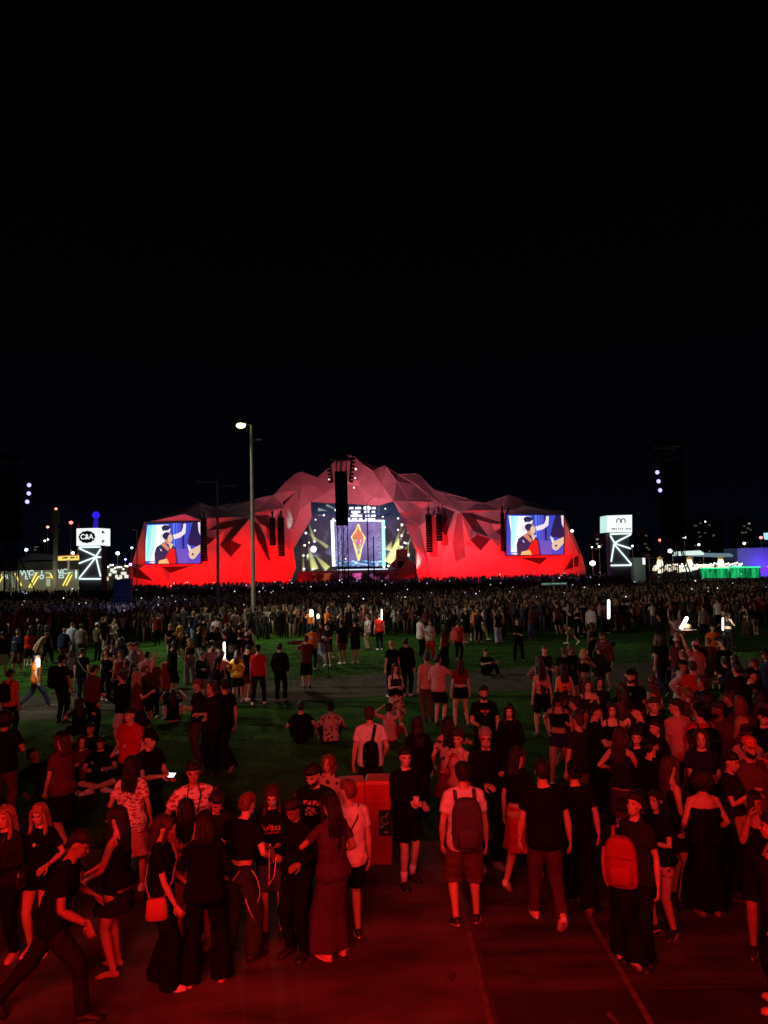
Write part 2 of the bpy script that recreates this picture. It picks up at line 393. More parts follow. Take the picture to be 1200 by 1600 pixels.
    if bot:
        mb = MB(); HPm = {k: HP[k] for k in HP}
        wz = g('waist', 1.02)
        if bot in ('skirt', 'longskirt', 'miniskirt'):
            hz = {'skirt': .50, 'longskirt': .10, 'miniskirt': .66}[bot]; fl = g('flare', {'skirt': .07, 'longskirt': .05, 'miniskirt': .045}[bot])
            rs = []; n = 28; th = np.arange(n)*2*math.pi/n
            mid = lambda z: (kne[1]+kne[-1])/2 if z < .6 else pel
            for z in np.linspace(wz, hz, 9):
                if z > .84:
                    tz = np.array([t[0] for t in T]); rx = np.interp(z, tz, [t[1] for t in T])+.014; ry = np.interp(z, tz, [t[2] for t in T])+.014; cx = cy = 0
                    rs.append(ering(z, rx, ry, n=n)); continue
                t = (.84-z)/max(.84-hz, .05); spread_x = max(abs(kne[1][0]), abs(kne[-1][0]))*min(1, (.84-z)/.35)
                spread_y = abs(kne[1][1]-kne[-1][1])/2*min(1, (.84-z)/.35)
                rx = .182+fl*t+max(0, spread_x-.09); ry = .162+fl*t+spread_y; cy = (kne[1][1]+kne[-1][1])/2*min(1, (.84-z)/.4)
                wv = 1 + .07*t*np.sin(th*7+seed)
                rs.append(np.stack([np.cos(th)*rx*wv + pel[0], np.sin(th)*ry*wv + cy + pel[1]*(1-t), np.full(n, z)+off[2]*(1 if off[2] < -.3 else 1)], 1))
            mb.rings(rs); V, N, F = remesh(mb, cv, 1); V = folds(V, N, .004, seed+5)
            emit('skirt', V, F, [bm])
        else:
            tz = np.array([t[0] for t in T])
            rs = [ering(z, np.interp(z, tz, [t[1] for t in T])+.012, np.interp(z, tz, [t[2] for t in T])+.012, cy=np.interp(z, tz, [t[3] for t in T])) for z in (.84, .88, .93, .98, wz)]
            mb.rings(rs)
            prof = {'trousers': [.098, .092, .078, .068, .064, .062], 'skinny': [.094, .088, .066, .063, .052, .044], 'wide': [.100, .100, .098, .102, .112, .120], 'cargo': [.102, .105, .096, .094, .09, .082], 'flare': [.098, .09, .074, .078, .09, .108],
                    'shorts': [.100, .102, .100], 'longshorts': [.102, .106, .104, .098], 'minishorts': [.098, .098]}[bot]
            for k in (-1, 1):
                a, b, c = HP[k], kne[k], ank[k]; c2 = c+np.array([0, 0, -.01 if bot not in ('wide', 'flare') else -.045])
                pts = {'shorts': [a, a*.5+b*.5, a*.18+b*.82], 'longshorts': [a, a*.5+b*.5, b, b*.82+c*.18], 'minishorts': [a, a*.62+b*.38]}.get(bot, [a, a*.5+b*.5, b, b*.7+c*.3, b*.35+c*.65, c2])
                mb.tube([a+np.array([0, 0, .04])]+list(pts), [prof[0]*lr*.95]+[p*lr for p in prof], NN+2, round_ends=False)
            V, N, F = remesh(mb, cv, 2); V = folds(V, N, (.013, .009, 0)[lod]*(1.25 if bot in ('cargo', 'wide') else 1), seed+3)
            emit('shorts' if 'shorts' in bot else 'trousers', V, F, [bm])
    # ---- shoes
    sh = g('shoes', 'sneaker')
    if sh:
        for k in (-1, 1):
            mb = MB(); c = ank[k]; f = np.array([-math.sin(fdir[k]), math.cos(fdir[k]), 0]); u = np.array([f[1], -f[0], 0]); lift = g('toe', {}).get(k, 0.)
            zg = c[2]-.085*math.cos(lift)-.15*math.sin(lift)
            def fp(y, x, z):                        # foot frame with heel lift
                yy = y*math.cos(lift)+(z-.05)*math.sin(lift)*.9; zz = z*math.cos(lift)+(0.17-y)*math.sin(lift); return c*np.array([1, 1, 0]) + f*yy + u*x + np.array([0, 0, zg+zz])
            n = 10; th = np.arange(n)*2*math.pi/n
            def sect(y, w, z0, z1): return np.array([fp(y, math.cos(t)*w, (z0+z1)/2+math.sin(t)*(z1-z0)/2) for t in th])
            if sh == 'heel':
                mb.rings([sect(-.055, .02, .05, .075), sect(-.02, .028, .04, .075), sect(.05, .034, .02, .05), sect(.12, .042, .0, .03), sect(.19, .02, .0, .02)])
                mb.tube([fp(-.045, 0, .05), fp(-.05, 0, .01)], [.012, .008], 6); mb.tube([fp(-.03, -.03, .11), fp(-.03, .03, .11)], [.006, .006], 5)
                me = MB.mesh(mb, 'shoe', [g('shoem')], True)
            else:
                hi = .125 if sh == 'boot' else .085
                mb.rings([sect(-.075, .022, .0, .06), sect(-.06, .036, .0, hi), sect(-.02, .042, .0, hi+.01), sect(.04, .043, .0, .095), sect(.10, .047, .0, .07), sect(.155, .046, .0, .058), sect(.19, .028, .0, .042)])
                sol = MB(); n_ = 12; t2 = np.arange(n_)*2*math.pi/n_
                oz = [np.array([fp(.055+math.sin(t)*.140, math.cos(t)*.050, z) for t in t2]) for z in (-.001, .022)]
                mb.rings(oz, 1)
                me = MB.mesh(mb, 'shoe', [g('shoem'), g('solem', g('shoem'))], True)
            me.transform(Matrix.Scale(s, 4)); out.setdefault('shoe', []).append(me)
            if g('socks'):
                mb = MB(); mb.tube([c+np.array([0, 0, -.03]), c*.68+kne[k]*.32], [.041, .048], 10, round_ends=False); me = mb.mesh('sock', [g('socks')], True); me.transform(Matrix.Scale(s, 4)); out.setdefault('sock', []).append(me)
    # ---- hair / headwear
    hair = g('hair', 'short'); hc = hair_mat(g('hairc', 'black'))
    def hloft(rows, name, m, amp=.004, blend=False, vx=None, extra=None, kz=.2, nn=20):
        mb = MB(); mb.rings([hring(z, rx, yf, yb, n=nn, blend=blend) for z, rx, yf, yb in rows])
        if extra: extra(mb)
        V, N, F = remesh(mb, vx or cv*.85, 1); V = folds(V*1.0, N, amp, seed+9, kz)
        st = None
        if name == 'hair' and lod == 0:                     # loose strands lying over the hair
            st = MB(); rr = np.random.RandomState(seed+1); zs = np.array([r[0] for r in rows]); RX, YF, YB = (np.array([r[q] for r in rows]) for q in (1, 2, 3))
            longh = zs.min() < -.02
            for _ in range(90 if longh else 60):
                th = rr.uniform(math.pi*.98, 2.02*math.pi) if longh else rr.uniform(0, 6.28); z1 = rr.uniform(.10, .235); z0 = max(zs.min()-rr.uniform(0, .05), z1-rr.uniform(.25, .6)) if longh else z1-rr.uniform(.03, .07)
                pts = []
                for t in np.linspace(0, 1, 6 if longh else 3):
                    z = z1+(z0-z1)*t; zc = max(z, zs.min()); rx = np.interp(zc, zs, RX); a_ = np.interp(zc, zs, YF); b_ = np.interp(zc, zs, YB); k_ = 1.03+rr.uniform(-.01, .05)*t+(.05*t if not longh else 0); tt = th+rr.uniform(-.06, .06)
                    pts.append((math.cos(tt)*rx*k_, (a_+b_)/2+math.sin(tt)*(a_-b_)/2*k_, z-.015))
                q = hd(np.array(pts), np.clip((-.01-np.array(pts)[:, 2])/.12, 0, 1)); st.tube(list(q), list(np.linspace(.0055, .0018, len(q))), 4, round_ends=False)
        emit(name, V, F, [m], extra=st)
    HS = [(.045, .050, -.045, -.088), (.075, .070, -.02, -.106), (.11, .0755, -.004, -.112), (.135, .080, .035, -.114), (.155, .081, .088, -.113), (.185, .079, .099, -.108), (.215, .066, .078, -.090), (.238, .042, .045, -.056), (.246, .012, .012, -.02)]
    if hair == 'short': hloft(HS, 'hair', hc)
    elif hair == 'buzz': hloft([(z, rx*.965, yf-.005, yb+.004) for z, rx, yf, yb in HS], 'hair', hc, .0015)
    elif hair in ('long', 'verylong', 'bob', 'bun', 'ponytail'):
        zb = {'long': -.26, 'verylong': -.52, 'bob': -.07, 'bun': .03, 'ponytail': .03}[hair]
        rows = []
        for t in np.linspace(0, 1, 6)[:-1]:
            z = zb + (.05-zb)*t; wd = np.interp(z, [-.55, -.3, -.1, .05], [.06, .085, .100, .092])
            rows.append((z, wd, np.interp(z, [-.3, -.05, .05], [-.075, -.045, -.012]), np.interp(z, [-.5, -.25, 0, .05], [-.12, -.135, -.135, -.122])))
        if hair in ('bun', 'ponytail'): rows = []
        rows += [(.055, .075, -.03, -.100)] if not rows else []
        rows += [(.08, .085, .006, -.119), (.12, .0865, .025, -.119), (.15, .086, .072, -.117), (.185, .082, .100, -.110), (.215, .068, .080, -.092), (.240, .044, .046, -.058), (.248, .012, .012, -.02)]
        def ex2(mb):
            if hair in ('long', 'verylong', 'bob'):
                lo = {'long': -.20, 'verylong': -.24, 'bob': -.04}[hair]
                for k in (-1, 1):
                    pts = [(k*.055, .078, .195), (k*.078, .058, .15), (k*.086, .045, .08), (k*.088, .038, .0), (k*.09, .055, -.10), (k*.085, .085, lo)]
                    if hair == 'bob': pts = pts[:4] + [(k*.085, .03, lo)]
                    q = np.array(pts)-np.array([0, 0, .015]); q = hd(q, np.clip((-.01-q[:, 2])/.12, 0, 1))
                    mb.tube(list(q), [.018, .022, .024, .026, .026, .014][:len(pts)-1]+[.012], 8)
            if hair == 'bun': mb.ell(HDf((0, -.10, .225)), (.045, .045, .042), 12)
            if hair == 'ponytail': mb.tube([HDf((0, -.11, .17)), HDf((0, -.16, .14)), HDf((0, -.155, .0)), HDf((0, -.13, -.14))], [.02, .03, .032, .012], 8)
        hloft(rows, 'hair', hc, .0055, True, extra=ex2)
    elif hair in ('afro', 'curly'):
        mb = MB(); r0 = 1.0 if hair == 'curly' else 1.22
        mb.ell(HDf((0, -.028, .145)), (.118*r0, .112*r0, .115*r0), 18, rot=HR)
        if hair == 'curly': mb.ell(HDf((0, -.075, .03)), (.125, .07, .11), 14, rot=HR)
        # cut the face free by pushing the front back
        V, N, F = remesh(mb, cv, 1); L = (V-hb) @ HR
        rr = np.random.RandomState(seed); d = sum(np.sin(L@(rr.normal(size=3)*95)+rr.uniform(0, 6)) for _ in range(6))/6*.016
        V = V + N*d[:, None]; L = (V-hb)@HR; fr = (L[:, 1] > .045) & (L[:, 2] < .125); L[fr, 1] = .045; V = L@HR.T+hb
        emit('hair', V, F, [hc])
    if g('beard'):
        hloft([(-.010, .028, .082, .03), (.012, .048, .097, .0), (.038, .062, .0995, -.002), (.056, .066, .097, .0), (.07, .066, .075, .0)], 'beard', hc, .002)
    hat = g('hat'); hm = g('hatm')
    if hat in ('cap', 'backcap'):
        sg = 1 if hat == 'cap' else -1
        def brim(mb):
            q = [];
            for j, y in enumerate((.07, .12, .165)):
                w = (.075, .072, .05)[j]; th = np.arange(10)*2*math.pi/10
                q.append(np.array([HDf((math.cos(t)*w, sg*y-(0 if sg > 0 else .015), .158-.006*j+math.sin(t)*.006)) for t in th]))
            mb.rings(q)
        hloft([(.150, .084, .094, -.113), (.18, .084, .099, -.112), (.215, .074, .088, -.098), (.243, .050, .056, -.066), (.256, .016, .016, -.022)], 'cap', hm, .0, extra=brim)
    elif hat == 'bucket':
        hloft([(.135, .135, .16, -.175), (.15, .120, .145, -.16), (.172, .088, .102, -.117), (.21, .082, .094, -.108), (.248, .070, .08, -.094), (.256, .03, .03, -.04)], 'hat', hm, .0)
    elif hat == 'beanie':
        hloft([(.125, .084, .096, -.116), (.16, .087, .100, -.117), (.21, .078, .09, -.103), (.25, .05, .058, -.068), (.266, .016, .016, -.022)], 'beanie', hm, .002)
    info = dict(s=s, SH=SH, elb=elb, wri=wri, hb=hb, HR=HR, up=up, pel=pel, kne=kne, ank=ank, off=off, Rl=Rl)
    return out, info
PCACHE = {}
def attach(meshes, root):
    for nm, ml in meshes.items():
        for me in ml: link(nm, me, root)
def person(label, loc, face, P, lod=0, group=None, cat='person'):
    """face: 0 = back to the camera, 180 = facing it, 90 = facing left in the picture, -90 = right"""
    ms, info = person_meshes(P, lod)
    root = thing('person', label, cat, (loc[0], loc[1], loc[2] if len(loc) > 2 else 0), R(face), group)
    attach(ms, root)
    info['M'] = Matrix.Translation(root.location) @ Matrix.Rotation(R(face), 4, 'Z'); info['root'] = root
    info['w'] = lambda p: info['M'] @ Vector([float(c)*info['s'] for c in p])
    info['wd'] = lambda d: Matrix.Rotation(R(face), 3, 'Z') @ Vector([float(c) for c in d])
    return info
# ---------------------------------------------------------------- the ground
def sheet(name, poly, z, m):
    me = bpy.data.meshes.new(name); me.from_pydata([(x, y, z) for x, y in poly], [], [tuple(range(len(poly)))]); me.materials.append(m)
    return tag(link(name, me), kind='structure')
def P2(px, py): p = plane(px, py); return (p[0], p[1])
m_grass = mat('lawn', (.027, .084, .009), .95, noise=.55, nscale=1.3, bump=.8, bscale=40, spec=.05, col2=(.016, .044, .005))
m_path = mat('path_gravel', (.080, .066, .050), .95, noise=.35, nscale=2.2, bump=.5, bscale=50, spec=.1)
m_pave = mat('pavement_concrete', (.085, .072, .070), .72, noise=.60, nscale=1.6, bump=.6, bscale=34, spec=.15, stretch=(.55, 1.2, 1))
m_slab = mat('slab_concrete', (.058, .052, .052), .8, noise=.62, nscale=1.8, bump=.6, bscale=30, spec=.12, stretch=(.35, 1.7, 1))
m_seam = mat('seam_mortar', (.11, .10, .10), .8, noise=.4, nscale=9)
m_dark = mat('tarmac', (.045, .045, .048), .9, noise=.3, nscale=.7, bump=.3, bscale=20)
sheet('ground', [(-900, -60), (900, -60), (900, 1400), (-900, 1400)], 0, m_dark)
sheet('lawn', [(-80, 9.6), (80, 9.6), (80, 128), (-80, 128)], .004, m_grass)
sheet('path', [P2(-400, 1106), P2(25, 1089), P2(300, 1072), P2(600, 1052), P2(850, 1042), P2(1500, 1015), P2(1500, 1045), P2(850, 1078), P2(600, 1088), P2(370, 1100), P2(25, 1128), P2(-400, 1150)], .009, m_path)
sheet('pavement', [(-30, -30), (.86, -30), (.82, 10.6), (-30, 10.6)], .008, m_pave)
sheet('walkway', [(.89, 6.92), (30, 6.92), (30, 10.9), (.85, 10.9)], .008, m_slab)
sheet('walkway', [(.89, -30), (30, -30), (30, 6.9), (.89, 6.9)], .008, mat('slab_concrete_old', (.034, .031, .034), .8, noise=.45, nscale=1.5, bump=.6, bscale=30, spec=.1, stretch=(.4, 1.5, 1)))
for i, (x0, x1) in enumerate(((.85, .83), (2.13, 2.2))):
    mb = MB(); mb.box((-.028, -30, 0), (.028, 10.6, .006)); o = mb.build('paving_seam', m_seam); o.location = ((x0+x1)/2, 0, .009)
    o.rotation_euler = (0, 0, R(.25 if i == 0 else -.2)); tag(o, kind='structure')
for y, x0, x1 in ((8.55, 2.3, 5.5),):
    mb = MB(); mb.box((x0, y, .009), (x1, y+.014, .0125)); tag(mb.build('paving_joint', m_seam), kind='structure')
# grass tufts on the near half of the lawn
mb = MB(); r_ = np.random.RandomState(4); n = 26000
x = r_.uniform(-16, 16, n); y = 10.9 + 26*r_.uniform(0, 1, n)**1.4; keep = np.abs(x) < y*.62+1; x, y = x[keep], y[keep]; n = len(x)
pth = lambda X, Y: (Y > np.interp(X, [-14, 14], [17.5, 20.5])) & (Y < np.interp(X, [-14, 14], [22.5, 27.5]))
k_ = ~pth(x, y); x, y = x[k_], y[k_]; n = len(x)
a = r_.uniform(0, 6.28, n); h = r_.uniform(.02, .055, n); w = .012+.012*y/20
dx, dy = np.cos(a)*w, np.sin(a)*w; l1, l2 = r_.uniform(-.03, .03, (2, n))
V = np.stack([np.stack([x-dx, y-dy, np.full(n, .003)], 1), np.stack([x+dx, y+dy, np.full(n, .003)], 1), np.stack([x+l1, y+l2, h], 1)], 1).reshape(-1, 3)
me = bpy.data.meshes.new('grass'); me.from_pydata(V.tolist(), [], [(3*i, 3*i+1, 3*i+2) for i in range(n)])
me.materials.append(mat('grass_blade', (.035, .075, .018), .8, noise=.4, nscale=1.2)); tag(link('grass', me), 'short trampled grass on the dark lawn behind the crowd', 'grass', kind='stuff')

# ---------------------------------------------------------------- the stage shell: folded fabric skin
SY = 160.0
V2 = {}; polyG = []; edges = []
def vid(p, d=None):
    k = (round(p[0], 1), round(p[1], 1))
    if k not in V2: V2[k] = [len(V2), d]
    if d is not None: V2[k][1] = d
    return V2[k][0]
def poly(pts, grey=None):
    ids = [vid(p[:2], p[2] if len(p) > 2 else None) for p in pts]
    for a, b in zip(ids, ids[1:]+ids[:1]): edges.append((a, b))
    if grey: polyG.append(([p[:2] for p in pts], grey))
def crease(*pts):
    ids = [vid(p[:2], p[2] if len(p) > 2 else None) for p in pts]
    for a, b in zip(ids, ids[1:]): edges.append((a, b))
base_y = lambda x: 886 - (x-600)*math.tan(ROLL) + CAM_Z*FPX/SY
OUT = [(200, base_y(200), 0), (206, 882, 0), (214, 854, 1), (225, 817, 1), (240, 811, 0), (268, 800, -1), (313, 785, -4), (333, 793, -4), (360, 787, -3), (394, 781, -2), (412, 776, -3), (426, 774, -4), (446, 753, -5), (463, 739, -6), (471, 737, -6), (496, 746, -4), (512, 732, -6), (535, 708, -8), (553, 713, -8), (570, 722, -8), (591, 731, -7), (602, 727, -6), (621, 741, -7), (650, 740, -9), (656, 742, -9), (679, 764, -7), (700, 770, -5), (730, 779, -4), (757, 786, -3), (775, 780, -4), (795, 773, -5), (818, 781, -4), (850, 791, -3), (880, 800, -1), (895, 833, 1), (908, 864, 0), (915, 890, -1), (916, base_y(916), -2)]
OPEN = [(655, base_y(655), 0), (651, 893, 2), (650, 861, 3), (642, 842, 4), (633, 819, 5), (624, 801, 5), (615, 783, 6), (592, 790, 5), (570, 789, 5), (548, 787, 6), (515, 786, 5), (485, 784, 6), (487, 809, 6), (474, 831, 5), (463, 849, 4), (458, 857, 3), (462, 887, 2), (451, base_y(451), 0)]
BL = [(x, base_y(x), .5*math.sin(x)) for x in (905, 870, 820, 770, 730, 690)]
BL2 = [(x, base_y(x), .5*math.sin(x)) for x in (415, 380, 340, 300, 260, 225)]
LOOP = OUT + BL + OPEN + BL2
poly(LOOP)
# screen recesses
SCL = [(227.5, 818), (313.5, 815.5), (313.5, 880), (227, 882.5)]
SCR = [(791, 803), (880.5, 804.5), (881, 867), (791, 869)]
for s_ in (SCL, SCR): poly([(x, y, 1.2) for x, y in s_])
# shaded and lit folds, left wing; light and shade put into fabric colours
G = 'g'
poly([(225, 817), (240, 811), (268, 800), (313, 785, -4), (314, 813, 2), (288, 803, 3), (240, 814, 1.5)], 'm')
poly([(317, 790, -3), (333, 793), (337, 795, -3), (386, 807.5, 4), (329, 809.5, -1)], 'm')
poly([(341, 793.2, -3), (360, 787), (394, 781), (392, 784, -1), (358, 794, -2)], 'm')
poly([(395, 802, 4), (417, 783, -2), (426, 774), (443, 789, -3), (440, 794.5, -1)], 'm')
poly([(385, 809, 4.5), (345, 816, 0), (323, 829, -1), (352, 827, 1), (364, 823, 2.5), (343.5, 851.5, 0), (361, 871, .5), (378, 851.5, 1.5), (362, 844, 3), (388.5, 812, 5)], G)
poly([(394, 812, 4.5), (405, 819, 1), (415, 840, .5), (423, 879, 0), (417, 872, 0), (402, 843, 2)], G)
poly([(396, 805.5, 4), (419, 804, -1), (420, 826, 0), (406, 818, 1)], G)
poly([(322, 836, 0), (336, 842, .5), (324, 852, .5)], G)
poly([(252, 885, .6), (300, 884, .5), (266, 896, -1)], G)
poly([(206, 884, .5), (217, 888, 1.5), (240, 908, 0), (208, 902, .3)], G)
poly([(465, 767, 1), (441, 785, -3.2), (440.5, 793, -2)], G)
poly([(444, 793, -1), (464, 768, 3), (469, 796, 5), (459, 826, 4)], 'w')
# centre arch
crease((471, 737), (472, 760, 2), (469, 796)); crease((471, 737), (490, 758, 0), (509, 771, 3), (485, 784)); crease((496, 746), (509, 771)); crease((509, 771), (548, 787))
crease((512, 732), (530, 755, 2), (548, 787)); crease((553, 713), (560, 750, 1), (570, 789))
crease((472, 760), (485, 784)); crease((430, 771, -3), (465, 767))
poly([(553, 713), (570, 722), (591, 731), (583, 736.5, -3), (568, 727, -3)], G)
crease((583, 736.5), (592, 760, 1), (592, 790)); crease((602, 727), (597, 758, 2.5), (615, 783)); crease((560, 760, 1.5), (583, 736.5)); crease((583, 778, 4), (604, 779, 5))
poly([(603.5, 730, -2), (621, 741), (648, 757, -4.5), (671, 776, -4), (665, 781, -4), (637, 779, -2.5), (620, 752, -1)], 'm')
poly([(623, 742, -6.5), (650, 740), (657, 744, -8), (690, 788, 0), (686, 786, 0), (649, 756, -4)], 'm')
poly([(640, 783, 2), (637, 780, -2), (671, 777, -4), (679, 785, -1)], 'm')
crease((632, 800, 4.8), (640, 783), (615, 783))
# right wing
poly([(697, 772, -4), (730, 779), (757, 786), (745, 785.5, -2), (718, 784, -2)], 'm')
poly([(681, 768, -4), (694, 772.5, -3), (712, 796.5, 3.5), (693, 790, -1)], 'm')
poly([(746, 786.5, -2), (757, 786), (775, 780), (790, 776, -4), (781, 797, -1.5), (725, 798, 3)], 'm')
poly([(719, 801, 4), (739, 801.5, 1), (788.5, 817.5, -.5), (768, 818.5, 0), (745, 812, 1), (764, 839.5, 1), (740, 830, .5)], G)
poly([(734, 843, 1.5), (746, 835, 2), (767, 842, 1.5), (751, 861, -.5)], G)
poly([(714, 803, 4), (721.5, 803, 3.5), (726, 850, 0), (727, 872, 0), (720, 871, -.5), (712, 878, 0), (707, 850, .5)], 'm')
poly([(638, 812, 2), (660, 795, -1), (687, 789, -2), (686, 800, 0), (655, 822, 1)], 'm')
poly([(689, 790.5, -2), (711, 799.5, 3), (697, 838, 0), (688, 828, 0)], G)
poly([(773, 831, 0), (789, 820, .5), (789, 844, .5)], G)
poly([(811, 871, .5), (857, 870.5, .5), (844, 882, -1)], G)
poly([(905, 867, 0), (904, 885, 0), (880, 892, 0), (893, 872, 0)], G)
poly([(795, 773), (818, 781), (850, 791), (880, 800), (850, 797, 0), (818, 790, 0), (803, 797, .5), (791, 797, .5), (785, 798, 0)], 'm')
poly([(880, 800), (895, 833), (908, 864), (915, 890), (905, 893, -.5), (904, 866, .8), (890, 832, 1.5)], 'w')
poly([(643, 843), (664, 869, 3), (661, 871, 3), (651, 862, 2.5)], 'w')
crease((655, 822, 1), (672, 895, 1)); crease((451, 904, 0), (440, 850, 1.5), (459, 826)); crease((420, 826, 0), (440, 850))
crease((697, 838), (690, 890, 0)); crease((361, 871), (360, 906, .3)); crease((751, 861), (752, 895, .3)); crease((300, 884), (316, 908, .5)); crease((266, 896), (262, 909, .2))
keys = list(V2.keys()); co = [Vector((k[0], -k[1])) for k in keys]
rv, re_, rf, ov, oe, of = geometry.delaunay_2d_cdt(co, edges, [], 0, .05)
loop2 = [(p[0], p[1]) for p in LOOP]
def inside(pt, pl):
    x, y = pt; c = False; j = len(pl)-1
    for i in range(len(pl)):
        xi, yi = pl[i]; xj, yj = pl[j]
        if (yi > y) != (yj > y) and x < (xj-xi)*(y-yi)/(yj-yi)+xi: c = not c
        j = i
    return c
rd = np.random.RandomState(3); known = [(k[0], k[1], v[1]) for k, v in V2.items() if v[1] is not None]
dep = []
for i, v in enumerate(rv):
    src = [j for j in ov[i]] if ov[i] else []
    d = V2[keys[src[0]]][1] if src else None
    if d is None:
        w = np.array([1/((v.x-a)**2+(-v.y-b)**2+.5) for a, b, _ in known]); w = w**2; d = float((w*np.array([q[2] for q in known])).sum()/w.sum())
    dep.append(d)
faces, mi = [], []
for f in rf:
    c = (sum(rv[i].x for i in f)/3, -sum(rv[i].y for i in f)/3)
    if not inside(c, loop2) or inside(c, SCL) or inside(c, SCR): continue
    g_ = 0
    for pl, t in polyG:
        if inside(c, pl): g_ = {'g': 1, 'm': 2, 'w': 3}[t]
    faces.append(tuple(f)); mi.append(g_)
used = sorted({i for f in faces for i in f}); rm = {o: n for n, o in enumerate(used)}
VS = []
for i in used:
    p = depth(rv[i].x, -rv[i].y, SY-dep[i]*1.35)
    if p[2] < .6: p[2] = 0.0
    VS.append(p)
faces = [tuple(rm[i] for i in f) for f in faces]
# thickness: a second skin behind, closed along every free border
VS = np.array(VS); nV = len(VS)
cen = np.array([VS[:, 0].mean(), 0, 0]); BK = VS.copy(); BK[:, 1] += 1.1
from collections import Counter
ec = Counter(tuple(sorted((f[i], f[(i+1) % 3]))) for f in faces for i in range(3))
F2 = list(faces); M2 = list(mi)
for f in faces: F2.append(tuple(i+nV for i in reversed(f))); M2.append(4)
for f in faces:
    for i in range(3):
        a, b = f[i], f[(i+1) % 3]
        if ec[tuple(sorted((a, b)))] == 1: F2.append((b, a, a+nV, b+nV)); M2.append(0)
fab = mat('stage_fabric', (.62, .60, .60), .75, noise=.07, nscale=.35, bump=.15, bscale=1.5)
fab_g = mat('stage_fabric_shaded', (.055, .064, .072), .8, noise=.12, nscale=.4)  # same fabric darkened: the shade of turned-away facets is in the colour
fab_m = mat('stage_fabric_half_shaded', (.30, .29, .31), .8, noise=.12, nscale=.4)  # same fabric with weaker shade painted into the colour
fab_w = mat('stage_fabric_lit', (.72, .72, .70), .7, noise=.05, nscale=.4)  # same fabric made paler for facets that catch white light
fab_b = mat('stage_shell_back', (.05, .05, .055), .9)
stage = thing('concert_stage', 'wide stage with folded red lit fabric shell shaped like mountain peaks', 'stage', (float(VS[:, 0].mean()), SY, 0))
def rel(o, root=None):                       # parent without moving
    root = root or stage; o.parent = root; o.matrix_parent_inverse = Matrix.Translation(-Vector(root.location)); return o
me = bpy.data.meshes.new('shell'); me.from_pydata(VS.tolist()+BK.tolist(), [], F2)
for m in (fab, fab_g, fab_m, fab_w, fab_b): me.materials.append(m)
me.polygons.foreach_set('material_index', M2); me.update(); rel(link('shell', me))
# seams along folds
ed_src = {}
for e_, src in zip(re_, oe):
    if e_[0] in rm and e_[1] in rm: ed_src[tuple(sorted((rm[e_[0]], rm[e_[1]])))] = [1] if len(src) else []
mb = MB()
for (a, b), c in ec.items():
    if c == 2 and any(oe_ for oe_ in ed_src.get((a, b), [])):
        pa, pb = VS[a]-np.array([0, .05, 0]), VS[b]-np.array([0, .05, 0]); mb.bar(pa, pb, .12, .12)
rel(mb.build('seam', mat('seam_fabric', (.5, .48, .48), .8)))
# roof and rear body behind the shell
xs = [depth(p[0], p[1], SY) for p in OUT]
mb = MB(); front = [np.array([p[0], SY+1.5+6, max(p[2]-1.0, 0)]) for p in xs]; back = [np.array([p[0]*.92, SY+30, max(p[2]*.8-1, 0)]) for p in xs]
n = len(front); mb.add(front+back, [(i, i+1, i+1+n, i+n) for i in range(n-1)]); rel(mb.build('roof', fab_b))

# ---- red uplights along the foot of the shell
for px in (222, 262, 300, 340, 378, 415, 443):
    p = groundat(px, SY-9.5); l = area('stage_floodlight', (p[0], p[1], .7), (p[0], SY, 6.5 if px not in (300, 262) else 5), 2.2, 640, (1, .0006, .0008), .8, 130)
for px in (662, 700, 738, 775, 815, 858, 900):
    p = groundat(px, SY-9.5); l = area('stage_floodlight', (p[0], p[1], .7), (p[0], SY, 6.5), 2.2, 640, (1, .0006, .0008), .8, 130)
# arch and wing wash: unseen pinkish spots added near the middle delay tower
spot('shell_fill_light', (-8, 92, 20), (-12, SY, 21), 150000, (1, .13, .18), 34, 1, .5)
spot('shell_fill_light', (-8, 92, 20), (10, SY, 20), 130000, (1, .17, .23), 34, 1, .5)
spot('shell_fill_light', (-8, 92, 20), (-42, SY, 21), 12000, (1, .5, .58), 34, 1, .5)
spot('shell_fill_light', (-8, 92, 20), (34, SY, 21), 10000, (1, .5, .58), 38, 1, .5)
p = depth(452, 835, SY-6); spot('white_uplight', (p[0]-1, p[1]-2, p[2]), tuple(depth(459, 802, SY)), 1500, (.9, 1, .9), 24, .9, .3)
p = depth(655, 893, SY-7); spot('white_uplight', (p[0]-3, p[1], 2), tuple(depth(654, 862, SY)), 2600, (1, .85, .75), 40, .8, .3)

